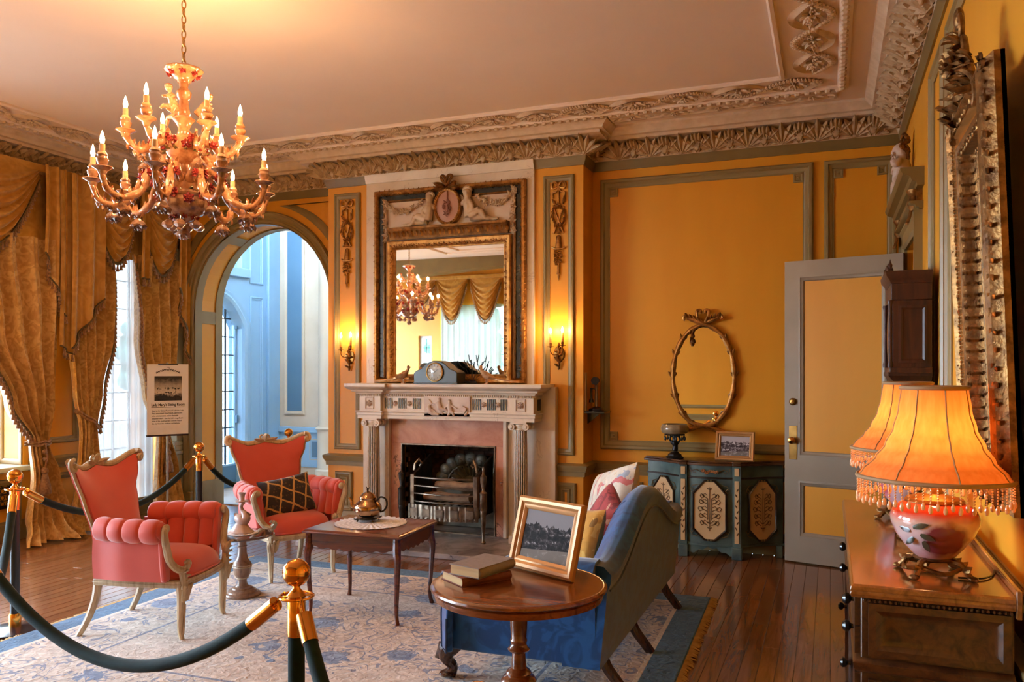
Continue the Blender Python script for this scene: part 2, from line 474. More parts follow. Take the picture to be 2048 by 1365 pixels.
def spline(pts, n=6):
    """Catmull-Rom through 3D points"""
    P = [Vector(p) for p in pts]; out = []
    for i in range(len(P)-1):
        p0, p1, p2, p3 = P[max(i-1, 0)], P[i], P[i+1], P[min(i+2, len(P)-1)]
        for k in range(n):
            t = k/n
            out.append(0.5*((2*p1)+(p2-p0)*t+(2*p0-5*p1+4*p2-p3)*t*t+(3*p1-p0-3*p2+p3)*t**3))
    out.append(P[-1]); return out

# room dimensions
XL, XR, YB, YR, YF = -6.95, 0.54, 6.92, 7.22, -1.2
BX0, BX1 = -4.635, -2.015     # chimney breast
ZC = 3.67
# ================================================================= FLOOR
fl = MB().box(-9.3, 0.9, -1.35, 7.66, -0.12, -0.012)
FLOOR = struct(obj('floor', fl, FLOORW, smooth=None))
PW = 0.088
RUG = (-4.42, -0.72, 2.55, 5.62)      # rough box of the carpet
pl_meshes = {}
def plank_mesh(L):
    if L not in pl_meshes:
        m = MB(); g = 0.0009; e = 0.002
        m.rings([[(-PW/2+g, 0, -0.012), (PW/2-g, 0, -0.012), (PW/2-g, L, -0.012), (-PW/2+g, L, -0.012)],
                 [(-PW/2+g, 0, -e), (PW/2-g, 0, -e), (PW/2-g, L, -e), (-PW/2+g, L, -e)],
                 [(-PW/2+g+e, e, 0), (PW/2-g-e, e, 0), (PW/2-g-e, L-e, 0), (-PW/2+g+e, L-e, 0)]], True, False, True)
        me = m.mesh('plank', None); fixn(me); me.materials.append(FLOORW); pl_meshes[L] = me
    return pl_meshes[L]
rest = MB(); npl = 0
rnd = random.Random(3)
cand = []
nx = int((XR-XL)/PW)
for i in range(nx):
    x = XL+PW*(i+0.5); y = YF-rnd.random()*1.4
    while y < 7.2:
        L = rnd.choice((1.2, 1.5, 1.8)); L2 = min(L, 7.2-y); y1 = y+L2
        if y1 > YF+0.1 and L2 > 0.05: cand.append((x, max(y, YF), y1))
        y = y1
def in_view(x, y):
    d = -sin(TH)*x+cos(TH)*y; r = cos(TH)*x+sin(TH)*y
    if d < 0.5: return False
    X = r/d*1640+1024; Y = 741+1640*1.55/d
    return -60 < X < 2110 and Y < 1420
def hidden(x, y):
    if RUG[0]+0.06 < x < RUG[1]-0.06 and RUG[2]+0.1 < y < RUG[3]-0.06: return True
    if x > 0.1 and y > 2.7: return True
    if -4.2 < x < -2.2 and y > 6.2: return True
    return False
for (x, y0, y1) in cand:
    ys = [y0+(y1-y0)*k/6 for k in range(7)]
    vis = any(in_view(x, y) and not hidden(x, y) for y in ys)
    L = round(y1-y0, 3)
    if vis and npl < 296:
        o = bpy.data.objects.new('plank', plank_mesh(L)); COL.objects.link(o); o.parent = FLOOR; o.location = (x, y0, 0); npl += 1
    else:
        rest.box(x-PW/2+0.0009, x+PW/2-0.0009, y0, y1, -0.012, 0)
stuff(obj('plank_field', rest, FLOORW, FLOOR, smooth=None))

# ================================================================= WALLS
def wY(c, s=-1): return lambda u, v, h: (u, c+s*h, v)       # wall across Y facing the camera
def wX(c, s): return lambda u, v, h: (c+s*h, u, v)
PANEL = [(0, 0), (0, 0.018), (0.010, 0.030), (0.026, 0.032), (0.034, 0.020), (0.050, 0.016), (0.060, 0.008), (0.066, 0.008), (0.066, 0)]
def scaleprof(k): return [(t*k, h*k) for t, h in PANEL]
def panel(par, u0, u1, v0, v1, fn, k=1.0, mat=None, name='panel_moulding'):
    return obj(name, MB().rectframe(u0, u1, v0, v1, scaleprof(k), fn), mat or TRIM, par)
def blocks(par, u0, u1, v0, v1, fn, s=0.085, t=0.066):
    """square notch blocks in the corners of a panel"""
    for u, du in ((u0+t, 1), (u1-t, -1)):
        for v, dv in ((v0+t, 1), (v1-t, -1)):
            m = MB(); a, b = sorted((u-du*0.004, u+du*s)); c, d = sorted((v-dv*0.004, v+dv*s))
            m.rectframe(a, b, c, d, [(0, 0), (0, 0.016), (0.01, 0.02), (0.02, 0.012), (0.03, 0.012), (0.034, 0.018)], fn, True)
            obj('corner_block', m, TRIM, par)

m = MB().box(BX1-0.1, XR+0.2, YR, YR+0.18, 0, ZC)
WB = struct(obj('wall_back', m, WALLY, smooth=None))
BPY = (0.84, 3.268)
f = wY(YR)
panel(WB, -1.935, -0.128, BPY[0], BPY[1], f, 1.25); blocks(WB, -1.935, -0.128, BPY[0], BPY[1], f, 0.075, 0.082)
panel(WB, -0.045, 0.5, BPY[0], BPY[1], f, 1.15); blocks(WB, -0.045, 0.5, BPY[0], BPY[1], f, 0.07, 0.076)
for u0, u1 in ((-1.86, -1.55), (-1.45, -0.4), (-0.3, 0.42)): panel(WB, u0, u1, 0.24, 0.555, f, 0.9)

# chimney breast with firebox
FX0, FX1, FZ = -3.775, -2.815, 0.862
m = MB()
m.box(BX0, FX0, YB, YR+0.18, 0, ZC); m.box(FX1, BX1, YB, YR+0.18, 0, ZC); m.box(FX0, FX1, YB, YR+0.18, FZ, ZC)
WFp = struct(obj('wall_fireplace', m, WALLY, smooth=None))
fb = wY(YB)
panel(WFp, -4.56, -4.265, 0.775, 3.285, fb, 0.85); panel(WFp, -2.378, -2.095, 0.80, 3.275, fb, 0.85)
panel(WFp, -4.55, -4.355, 0.17, 0.557, fb, 0.85); panel(WFp, -2.27, -2.078, 0.17, 0.557, fb, 0.85)
panel(WFp, -4.50, -4.405, 0.225, 0.505, fb, 0.5); panel(WFp, -2.218, -2.13, 0.225, 0.505, fb, 0.5)
m = MB(); m.prism([(-4.185, 1.40), (-2.46, 1.40), (-2.46, 3.43), (-4.185, 3.43)], fb, 0, 0.03)
obj('marble_overmantel_slab', m, MARB, WFp, bevel=0.006)
# firebox lining
m = MB(); FY = YB+0.42
m.box(FX0-0.02, FX1+0.02, FY, FY+0.05, 0, FZ+0.05); m.box(FX0-0.03, FX0, YB+0.005, FY, 0, FZ); m.box(FX1, FX1+0.03, YB+0.005, FY, 0, FZ); m.box(FX0, FX1, YB+0.005, FY, FZ-0.01, FZ+0.03)
obj('firebox_lining', m, DARKHOLE, WFp, smooth=None)
BRK = M('sooty_brick', (86, 54, 36), 0.9, c2=(40, 26, 18), nscale=9, bumpn=0.4, bscale=60)
bm_ = MB().cbox((0, 0, 0), (0.02, 0.1, 0.042)); bme = bm_.mesh('brick', None); bme.materials.append(BRK)
for r in range(17):
    for k in range(4):
        y = YB+0.06+k*0.106+(0.05 if r % 2 else 0)
        if y > FY-0.04: continue
        o = bpy.data.objects.new('brick', bme); COL.objects.link(o); o.parent = WFp; o.location = (FX0+0.008, y, 0.085+r*0.047)
for r in range(17):
    for k in range(9):
        x = FX0+0.06+k*0.106+(0.05 if r % 2 else 0)
        if x > FX1-0.04: continue
        o = bpy.data.objects.new('brick', bme); COL.objects.link(o); o.parent = WFp; o.location = (x, FY-0.008, 0.085+r*0.047); o.rotation_euler = (0, 0, PI/2)

# arch wall
AX0, AX1 = -6.59, -4.80; AC = (AX0+AX1)/2; AR = (AX1-AX0)/2; ASP = 2.235
def archpts(c, r, sp, n=28): return [(c-r*cos(PI*i/n), sp+r*sin(PI*i/n)) for i in range(n+1)]
poly = [(XL-0.2, 0), (AX0, 0)]+archpts(AC, AR, ASP)+[(AX1, 0), (BX0+0.02, 0), (BX0+0.02, ZC), (XL-0.2, ZC)]
m = MB().prism(poly, wY(YR, 1), 0, 0.44)
WA = struct(obj('wall_arch', m, WALLY, smooth=None))
def archring(c, sp, prof, fn, z0=0.0, n=32):
    """moulding that follows jambs and round head; prof = [(outward offset from opening, height)]"""
    rg = []
    for t, h in prof:
        r = AR+t
        rg.append([fn(c-r, z0, h)]+[fn(a, b, h) for a, b in archpts(c, r, sp, n)]+[fn(c+r, z0, h)])
    return MB().rings(rg, False)
arc_prof = [(0.0, -0.001), (0.0, 0.018), (0.018, 0.03), (0.026, 0.03), (0.03, 0.018), (0.052, 0.022), (0.06, 0.036), (0.085, 0.04), (0.096, 0.05), (0.11, 0.05), (0.118, 0.03), (0.118, 0)]
fa = wY(YR)
def clipx(o, x):      # trim vertices that would run into the chimney breast
    for v in o.data.vertices:
        if v.co.x > x: v.co.x = x
    return o
clipx(obj('arch_architrave', archring(AC, ASP, arc_prof, fa), TRIM, WA, recalc=True), BX0-0.002)
# intrados: grey edge frames and panels
def intr(y0, y1, a0, a1, h, nn=30):
    rg = []
    for y, dh in ((y0, 0), (y0, h), (y1, h), (y1, 0)):
        r = AR-dh
        pts = []
        for i in range(nn+1):
            s = lerp(a0, a1, i/nn)        # arc-length parameter: <0 left jamb, 0..1 head, >1 right jamb
            if s < 0: pts.append((AC-r, y, ASP+s))
            elif s > 1: pts.append((AC+r, y, ASP-(s-1)))
            else: pts.append((AC-r*cos(PI*s), y, ASP+r*sin(PI*s)))
        rg.append(pts)
    return MB().rings(rg, False)
def seam(a0, a1): return intr(YR+0.0, YR+0.44, a0, a1, 0.012, 6)
m = intr(YR, YR+0.11, -ASP+0.28, 1+ASP, 0.014, 110); obj('arch_lining_frame', m, TRIM, WA)
m = intr(YR+0.33, YR+0.44, -ASP+0.28, 1+ASP, 0.014, 110); obj('arch_lining_frame', m, TRIM, WA)
for a0, a1 in ((-0.16, -0.02), (0.30, 0.345), (0.63, 0.675), (1.02, 1.16)):
    obj('arch_lining_rail', seam(a0, a1), TRIM, WA)
m = MB().box(AX0-0.001, AX0+0.02, YR-0.02, YR+0.46, 0, 0.3); obj('jamb_plinth', m, TRIM, WA, bevel=0.006)
m = MB().box(AX0-0.135, AX0+0.004, YR-0.06, YR, 0, 0.2); obj('architrave_plinth', m, TRIM, WA, bevel=0.006)
# spandrel mouldings above the arch
def spandrel(sx):
    r0 = AR+0.19; m = MB(); zt = 3.29; n = 18; 
    a_end = math.asin(min(0.999, (zt-ASP)/r0)); xe = 1.06*r0 if sx < 0 else AX1+0.13-AC
    inner = []; outer = []
    a0 = math.acos(min(1, (xe-0.001)/r0)) if xe < r0 else 0.25
    pts = [(AC+sx*r0*cos(a), ASP+r0*sin(a)) for a in [lerp(a0, a_end, i/n) for i in range(n+1)]]
    x_out = AC+sx*max(abs(pts[0][0]-AC), xe)
    path = pts+[(x_out, zt)]
    # offset inside for the inner edge
    cxm = sum(p[0] for p in path)/len(path); czm = sum(p[1] for p in path)/len(path)
    rg = []
    for k, h in ((1, 0), (1, 0.022), (0.92, 0.03), (0.84, 0.02), (0.78, 0.008), (0.78, 0)):
        rg.append([fa(lerp(x_out, p[0], 1) if False else x_out+(p[0]-x_out)*k-(1-k)*0.0, zt+(p[1]-zt)*k, h) for p in path])
    m.rings(rg, True)
    return m
obj('spandrel_moulding', spandrel(-1), TRIM, WA); clipx(obj('spandrel_moulding', spandrel(1), TRIM, WA), BX0-0.004)
# half pedestal beside the arch
m = MB(); m.box(-6.94, -6.72, YR-0.14, YR, 0, 0.62); m.box(-6.95, -6.70, YR-0.17, YR, 0.62, 0.66); m.box(-6.95, -6.71, YR-0.16, YR, 0.72, 0.76); m.box(-6.945, -6.715, YR-0.15, YR, 0.66, 0.72); m.box(-6.95, -6.70, YR-0.17, YR, 0, 0.12)
m.box(-6.93, -6.735, YR-0.1, YR, 0.76, 2.9)
obj('pedestal_pilaster', m, M('pale_green_paint', (196, 194, 172), 0.45), WA, bevel=0.008)

# left wall with two windows
W1 = (6.12, 7.08, 0.06, 2.86); W0 = (3.95, 5.43, 0.66, 2.8)
m = MB(); x0, x1 = XL-0.42, XL
m.box(x0, x1, 3.5, W0[0], 0, ZC); m.box(x0, x1, W0[1], W1[0], 0, ZC); m.box(x0, x1, W1[1], YR, 0, ZC)
m.box(x0, x1, W0[0], W0[1], 0, W0[2]); m.box(x0, x1, W0[0], W0[1], W0[3], ZC)
m.box(x0, x1, W1[0], W1[1], 0, W1[2]); m.box(x0, x1, W1[0], W1[1], W1[3], ZC)
WL = struct(obj('wall_left', m, WALLY, smooth=None))
fL = wX(XL, 1)
panel(WL, 5.58, 6.02, 0.85, 2.7, fL, 0.9); panel(WL, 5.55, 6.05, 0.14, 0.56, fL, 0.9); panel(WL, 4.0, 5.4, 0.12, 0.56, fL, 0.9)
m = MB().box(XL-0.34, XL+0.09, W0[0]-0.05, W0[1]+0.04, W0[2]-0.03, W0[2]+0.015); obj('window_sill', m, M('pale_green_paint', (196, 194, 172)), WL, bevel=0.008)
# panelled window reveal
m = MB().rectframe(XL-0.3, XL-0.01, W0[2]+0.02, W0[3], [(0, 0), (0, 0.015), (0.03, 0.015), (0.045, 0.006), (0.05, 0)], lambda u, v, h: (u, W0[1]-h, v))
obj('reveal_moulding', m, TRIM, WL)
# pierced heating grille under the sill
m = MB()
m.rectframe(4.5, 5.32, 0.30, 0.56, [(0, 0), (0, 0.02), (0.03, 0.02), (0.03, 0.004)], fL)
for k in range(13):
    for j in range(4): m.lathe([(0.022, 0), (0.026, 0.006), (0.018, 0.012)], 8, T=TR((XL+0.0, 4.56+k*0.06, 0.34+j*0.06), ry=PI/2), caps=False)
for j in range(5): m.box(XL, XL+0.01, 4.53, 5.29, 0.305+j*0.06, 0.315+j*0.06)
obj('heating_grille', m, IRON, WL)

# right wall with doorway
D0, D1, DZ = 5.86, 6.80, 2.45
m = MB(); x0, x1 = XR, XR+0.2
m.box(x0, x1, YF-0.15, D0, 0, ZC); m.box(x0, x1, D1, YR+0.18, 0, ZC); m.box(x0, x1, D0, D1, DZ, ZC)
WR = struct(obj('wall_right', m, WALLY, smooth=None))
fR = wX(XR, -1)
for u0, u1 in ((0.3, 2.2), (2.32, 4.42), (4.56, 5.12)): panel(WR, u0, u1, 0.84, 3.2, fR, 1.0)
for u0, u1 in ((0.3, 2.2), (2.32, 4.42), (4.56, 5.12)): panel(WR, u0, u1, 0.2, 0.55, fR, 0.9)
# door casing and overdoor
cas = [(0, 0), (0, 0.02), (0.02, 0.035), (0.1, 0.035), (0.12, 0.05), (0.15, 0.05), (0.15, 0)]
m = MB()
rg = []
for t, h in cas: rg.append([fR(D0-t, 0, h), fR(D0-t, DZ+t, h), fR(D1+t, DZ+t, h), fR(D1+t, 0, h)])
m.rings(rg, False); obj('door_casing', m, TRIM, WR)
m = MB(); m.box(XR-0.035, XR, D0-0.15, D1+0.15, DZ+0.15, DZ+0.24)
obj('overdoor_frieze', m, GILTD, WR)
OD = [(0, 0), (0.04, 0.0), (0.045, 0.02), (0.07, 0.03), (0.08, 0.06), (0.12, 0.075), (0.135, 0.1), (0.135, 0.115), (0, 0.115)]
m = MB(); m.mould([(XR, D0-0.36+0.1), (XR, D1+0.3)], [(o, DZ+0.24+z) for o, z in OD]); obj('overdoor_cornice', m, BAND, WR)
m = MB(); m.mould([(XR, D0-0.2), (XR, D1+0.2)], [(o*0.6, DZ+0.11+z*0.4) for o, z in OD]); obj('overdoor_architrave', m, BAND, WR)
for y in (D0-0.1, D1+0.1):
    m = MB(); m.lathe([(0.0, 0), (0.03, 0.01), (0.045, 0.05), (0.03, 0.1), (0.05, 0.13), (0.05, 0.14)], 10, c=(XR-0.04, y, DZ+0.1))
    for k in range(5): m.leaf((XR-0.06, y, DZ+0.12), (-0.1, (k-2)*0.3, -1), (-1, 0, 0), 0.1, 0.03, 0.2)
    obj('overdoor_bracket', m, GILTD, WR)
# hall beyond the doorway
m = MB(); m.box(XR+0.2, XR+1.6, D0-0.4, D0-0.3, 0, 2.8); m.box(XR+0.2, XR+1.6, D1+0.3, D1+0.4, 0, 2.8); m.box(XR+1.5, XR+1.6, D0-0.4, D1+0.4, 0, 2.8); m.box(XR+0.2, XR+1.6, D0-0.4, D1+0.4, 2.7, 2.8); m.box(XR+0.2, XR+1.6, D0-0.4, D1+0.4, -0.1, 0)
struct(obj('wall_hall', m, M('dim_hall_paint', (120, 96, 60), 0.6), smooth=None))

# front wall (behind the camera) and the window bay at the left
WF1 = (-7.35, -5.95, 0.25, 2.85); WF2 = (-7.85, -7.55, 1.2, 2.25); WF3 = (-5.35, -3.45, 0.5, 2.85)
def wallholes(mb, a0, a1, holes, fn, z1, h0, h1):
    """solid wall with rectangular holes along one axis"""
    hs = sorted(holes); cur = a0
    for (u0, u1, v0, v1) in hs:
        mb.prism([(cur, 0), (u0, 0), (u0, z1), (cur, z1)], fn, h0, h1)
        mb.prism([(u0, 0), (u1, 0), (u1, v0), (u0, v0)], fn, h0, h1); mb.prism([(u0, v1), (u1, v1), (u1, z1), (u0, z1)], fn, h0, h1)
        cur = u1
    mb.prism([(cur, 0), (a1, 0), (a1, z1), (cur, z1)], fn, h0, h1)
    return mb
fF = wY(YF, 1)
WFR = struct(obj('wall_front', wallholes(MB(), -9.3, XR+0.2, [WF1, WF2], fF, ZC, -0.15, 0), WALLY, smooth=None))
panel(WFR, -5.6, -3.4, 0.84, 3.2, fF, 1.0); panel(WFR, -3.2, -1.6, 0.84, 3.2, fF, 1.0); panel(WFR, -1.4, 0.4, 0.84, 3.2, fF, 1.0)
WBY = (-0.8, 3.2, 0.2, 2.9)  # bay window out of view, enlarged to bring in more daylight
m = wallholes(MB(), YF, 3.6, [WBY], wX(-9.2, 1), ZC, -0.15, 0)
struct(obj('wall_bay', m, WALLY, smooth=None))
m = MB(); m.box(-9.3, XL-0.2, 3.5, 3.66, 0, ZC); struct(obj('wall_bay_side', m, WALLY, smooth=None))
# shallow arched beam across the room behind the camera
n = 20; poly = [(-9.1, ZC)]+[(lerp(-9.1, XR, i/n), 3.2+0.3*sin(PI*i/n)) for i in range(n+1)]+[(XR, ZC)]
m = MB().prism(poly, wY(-0.35, 1), -0.2, 0.12); struct(obj('trim_1', m, BAND, smooth=30))

# ================================================================= CEILING AND CORNICE
m = MB().box(-9.3, XR+0.2, YF-0.15, YR+0.3, ZC, ZC+0.1)
CE = struct(obj('ceiling', m, CEIL, smooth=None))
path = [(XR, YF), (XR, YR), (BX1, YR), (BX1, YB), (BX0, YB), (BX0, YR), (XL, YR), (XL, 3.66)]
cprof = [(0, 3.43), (0.034, 3.43), (0.04, 3.445), (0.06, 3.49), (0.105, 3.54), (0.17, 3.562), (0.2, 3.566), (0.2, 3.592), (0.235, 3.596), (0.24, 3.612), (0.262, 3.63), (0.285, 3.65), (0.288, 3.672), (0, 3.672)]
CN = struct(obj('trim_2', MB().mould(path, cprof), PLAS))
bprof = [(0, 3.35), (0.014, 3.35), (0.018, 3.37), (0.03, 3.40), (0.034, 3.43), (0, 3.43)]
path_b = [(XR, YF), (XR, YR), (BX1, YR), (BX1, YB), (-2.465, YB)]
BN = struct(obj('trim_3', MB().mould(path_b, bprof), BAND))
obj('frieze_band', MB().mould([(-4.18, YB), (BX0, YB), (BX0, YR), (XL, YR), (XL, 3.66)], bprof), BAND, BN)
obj('frieze_band', MB().mould([(-2.46, YB-0.03), (-4.185, YB-0.03)], bprof), MARB, BN)
# carved acanthus motifs in the cove
cd = Vector((0, -0.165, 0.135)).normalized(); cn = Vector((0, -0.135, -0.165)).normalized()
def cp(u, s, out=0.0):
    s2 = s
    return Vector((u, -0.036, 3.44))+cd*(0.205*s2)+cn*(out+0.03*sin(PI*s2)*0.3)
def motif_bulb():
    m = MB()
    m.ell(cp(0, 0.34, 0.01), (0.028, 0.02, 0.04), 8, 6)
    for sx in (-1, 1):
        m.leaf(cp(sx*0.012, 0.02), (sx*0.35, cd.y, cd.z), cn, 0.15, 0.05, 0.12)
        m.leaf(cp(sx*0.02, 0.42), (sx*0.1, cd.y, cd.z), cn, 0.125, 0.042, 0.2)
        m.leaf(cp(sx*0.03, 0.3), (sx*0.8, cd.y*0.9, cd.z*0.9), cn, 0.13, 0.042, 0.12)
        m.leaf(cp(sx*0.05, 0.02), (sx*1.0, cd.y*0.25, cd.z*0.25), cn, 0.085, 0.034, 0.4)
        for t in range(3): m.ell(cp(sx*(0.085+0.012*t), 0.25-0.05*t, 0.008), 0.011, 6, 4)
    m.leaf(cp(0, 0.5), (0, cd.y, cd.z), cn, 0.115, 0.05, 0.25)
    return m
def motif_fan():
    m = MB()
    for k, a in enumerate((-62, -42, -21, 0, 21, 42, 62)):
        t = math.radians(a)
        m.leaf(cp(0.01*sin(t), 0.02), (sin(t), cd.y*cos(t), cd.z*cos(t)), cn, 0.225-0.05*abs(sin(t)), 0.05, 0.14, 6)
    m.ell(cp(0, 0.1, 0.006), (0.02, 0.016, 0.022), 8, 5)
    return m
mA = motif_bulb().mesh('acanthus_bulb'); mA.materials.append(CARV); fixn(mA)
mF = motif_fan().mesh('acanthus_fan'); mF.materials.append(CARV); fixn(mF)
def run(p0, p1, rz, inset0=0.1, inset1=0.1):
    p0, p1 = Vector(p0), Vector(p1); L = (p1-p0).length; d = (p1-p0).normalized()
    n = max(2, int(round((L-inset0-inset1)/0.135)))
    for k in range(n+1):
        q = p0+d*(inset0+(L-inset0-inset1)*k/n)
        o = bpy.data.objects.new('acanthus_motif', mA if k % 2 else mF); COL.objects.link(o); o.parent = CN
        o.location = (q.x, q.y, 0); o.rotation_euler = (0, 0, rz)
run((BX1, YR), (XR, YR), 0, 0.26, 0.22)
run((BX0, YB), (BX1, YB), 0, -0.02, -0.02)
run((XL, YR), (BX0, YR), 0, 0.22, 0.26)
run((BX1, YB), (BX1, YR), PI/2, 0.1, 0.2)
run((XL, 4.6), (XL, YR), PI/2, 0.1, 0.22)
run((XR, 2.3), (XR, YR), -PI/2, 0.1, 0.22)
# ceiling borders
IX0, IX1, IY0, IY1 = -6.12, -0.305, 0.6, 6.24
OX0, OX1, OY0, OY1 = -6.5, 0.096, 0.3, 6.59
cf = lambda u, v, h: (u, v, ZC-h)
obj('ceiling_fillet', MB().rectframe(IX0, IX1, IY0, IY1, [(0, 0), (0, 0.022), (0.022, 0.026), (0.036, 0.014), (0.036, 0)], cf), CEIL, CE)
obj('ceiling_fillet', MB().rectframe(OX0, OX1, OY0, OY1, [(-0.03, 0), (-0.03, 0.014), (0, 0.026), (0.03, 0.026), (0.045, 0.012), (0.045, 0)], cf), CEIL, CE)
beads = MB()
def beadrow(x0, y0, x1, y1):
    L = math.hypot(x1-x0, y1-y0); n = int(L/0.072)
    for k in range(n):
        t = (k+0.5)/n
        beads.ell((lerp(x0, x1, t), lerp(y0, y1, t), ZC-0.028), (0.026, 0.026, 0.02), 6, 4)
beadrow(OX0-0.0, OY1-0.012, OX1, OY1-0.012); beadrow(OX1-0.012, 2.0, OX1-0.012, OY1); beadrow(OX0+0.012, 4.2, OX0+0.012, OY1)
o = obj('bead_border', beads, PLAS, CE); stuff(o)
def lens():
    m = MB(); L = 0.4; A = 0.115; n = 16
    # smooth ribbon half and beaded garland half, swapping at the node
    def rib(t, sgn, w=0.022):
        return (t*L, sgn*A*sin(PI*t))
    for sgn, tw in ((1, 0.0), (-1, 0.5)):
        top = []
        for i in range(n+1):
            t = i/n; x, y = rib(t, sgn); tilt = 0.012*sin(2*PI*(t+tw))
            ww = 0.009+0.012*sin(PI*t)
            top.append([(x, y-ww, ZC), (x, y-ww, ZC-0.014-tilt), (x, y+ww, ZC-0.014+tilt), (x, y+ww, ZC)])
        if sgn > 0: m.rings(top, False)
        else:
            for i in range(n):
                t = (i+0.5)/n; x, y = rib(t, sgn)
                m.ell((x, y, ZC-0.012), (0.016, 0.02, 0.016), 6, 4); m.ell((x+0.006, y+0.016, ZC-0.016), 0.010, 5, 4); m.ell((x-0.004, y-0.018, ZC-0.012), 0.010, 5, 4)
    c = (L/2, 0, ZC-0.012)
    m.flower(c, (0, 0, -1), 0.042, 6)
    for k in range(8):
        a = 2*PI*k/8; m.leaf((c[0]+0.02*cos(a), 0.02*sin(a), ZC-0.008), (cos(a)*1.5, sin(a), -0.15), (0, 0, -1), 0.05+0.03*abs(cos(a)), 0.024, 0.2, 3)
    for sx in (-1, 1):
        m.flower((L/2+sx*0.09, 0.012*sx, ZC-0.01), (0, 0, -1), 0.024, 5, 1)
        m.leaf((L/2+sx*0.10, 0, ZC-0.008), (sx, 0.2*sx, -0.1), (0, 0, -1), 0.07, 0.022, 0.2, 3)
    m.flower((0, 0, ZC-0.012), (0, 0, -1), 0.026, 5, 1)
    return m
lm = lens().mesh('ribbon_scroll'); lm.materials.append(PLAS); fixn(lm)
def lensrun(x0, y0, rz, n):
    for k in range(n):
        o = bpy.data.objects.new('ribbon_scroll', lm); COL.objects.link(o); o.parent = CE
        o.location = (x0+cos(rz)*0.4*k, y0+sin(rz)*0.4*k, 0); o.rotation_euler = (0, 0, rz)
        o.scale = (1, 1 if k % 2 else -1, 1)
ym = (IY1+OY1)/2-0.005; xm = (IX1+OX1)/2; xl = (IX0+OX0)/2
lensrun(-6.45, ym, 0, 16); lensrun(xm, 2.2, PI/2, 10); lensrun(xl, 4.0, PI/2, 6)
# narrow relief panel between border and cornice
for (u0, u1) in ((-1.72, 0.05), (-6.4, -4.95)):
    obj('relief_strip_frame', MB().rectframe(u0, u1, 6.665, 6.815, [(0, 0), (0, 0.018), (0.02, 0.02), (0.028, 0.008), (0.028, 0)], cf), PLAS, CE)
    m = MB(); L = u1-u0
    for k in range(5):
        u = u0+L*(k+0.5)/5; m.flower((u, 6.74, ZC-0.008), (0, 0, -1), 0.036, 6)
        for sx in (-1, 1):
            for j in range(3): m.leaf((u+sx*(0.03+0.04*j), 6.74, ZC-0.006), (sx, (0.35 if j % 2 else -0.35), -0.1), (0, 0, -1), 0.06, 0.026, 0.2, 3)
    obj('relief_flowers', m, PLAS, CE)
# ---- chair rails and baseboards
rprof = [(0, 0.615), (0.018, 0.615), (0.02, 0.655), (0.03, 0.66), (0.03, 0.668), (0.042, 0.69), (0.044, 0.712), (0.03, 0.718), (0, 0.73)]
RB = struct(obj('trim_4', MB().mould([(XR, 0.2), (XR, D0-0.15)], rprof), TRIM))
obj('chair_rail', MB().mould([(XR, D1+0.15), (XR, YR), (BX1, YR), (BX1, YB), (-2.245, YB)], rprof), TRIM, RB)
obj('chair_rail', MB().mould([(-4.19, YB), (BX0, YB), (BX0, YR), (AX1+0.12, YR)], rprof), TRIM, RB)
obj('chair_rail', MB().mould([(XL, W1[0]-0.05), (XL, W0[1]+0.05)], rprof), TRIM, RB)
obj('chair_rail', MB().mould([(XL, 3.66), (-9.2, 3.66)], rprof), TRIM, RB) if False else None
obj('chair_rail', MB().mould([(-5.9, YF), (-3.4, YF)], rprof), TRIM, RB); obj('chair_rail', MB().mould([(-3.4, YF), (XR, YF), (XR, 0.2)], rprof), TRIM, RB)
sprof = [(0, 0), (0.028, 0), (0.028, 0.13), (0.018, 0.15), (0.012, 0.175), (0, 0.178)]
SB = struct(obj('baseboard_right', MB().mould([(XR, YF), (XR, D0-0.15)], sprof), TRIM))
struct(obj('baseboard_back', MB().mould([(XR, D1+0.15), (XR, YR), (BX1, YR), (BX1, YB), (-2.2, YB)], sprof), TRIM))
struct(obj('baseboard_fireplace', MB().mould([(-4.2, YB), (BX0, YB)], sprof), TRIM))
struct(obj('baseboard_left', MB().mould([(XL, 7.15), (XL, W1[1]), (XL, 3.66)], sprof), TRIM))

# ================================================================= BLUE ROOM BEYOND THE ARCH
BX = -7.3; BY = 9.62
m = MB().box(-7.6, -3.0, 7.66, 10, -0.1, 0); struct(obj('floor_blue_room', m, M('pale_stone_floor', (206, 200, 196), 0.2, c2=(186, 180, 178), nscale=3), smooth=None))
FD = (7.79, 8.88)                       # french door span
dc = (FD[0]+FD[1])/2; dr = (FD[1]-FD[0])/2
def lowarch(c, r, sp, rise, n=14): return [(c+r-2*r*i/n, sp+rise*(1-(abs(2*i/n-1))**2.3)) for i in range(n+1)]
poly = [(7.66, 0), (FD[0], 0)]+list(reversed(lowarch(dc, dr, 2.1, 0.42)))+[(FD[1], 0), (BY, 0), (BY, 2.86)]+[(FD[1], 2.86)]+list(reversed([(a, b) for a, b in []]))+[(FD[0], 2.86), (7.66, 2.86)]
fB = wX(BX, 1)
m = MB().prism(poly, fB, -0.22, 0)
m.prism([(7.66, 2.86), (FD[0], 2.86), (FD[0], 4.2), (7.66, 4.2)], fB, -0.22, 0); m.prism([(FD[1], 2.86), (BY, 2.86), (BY, 4.2), (FD[1], 4.2)], fB, -0.22, 0); m.prism([(FD[0], 3.95), (FD[1], 3.95), (FD[1], 4.2), (FD[0], 4.2)], fB, -0.22, 0)
WBL = struct(obj('wall_blue_room_window', m, BLUEW, smooth=None))
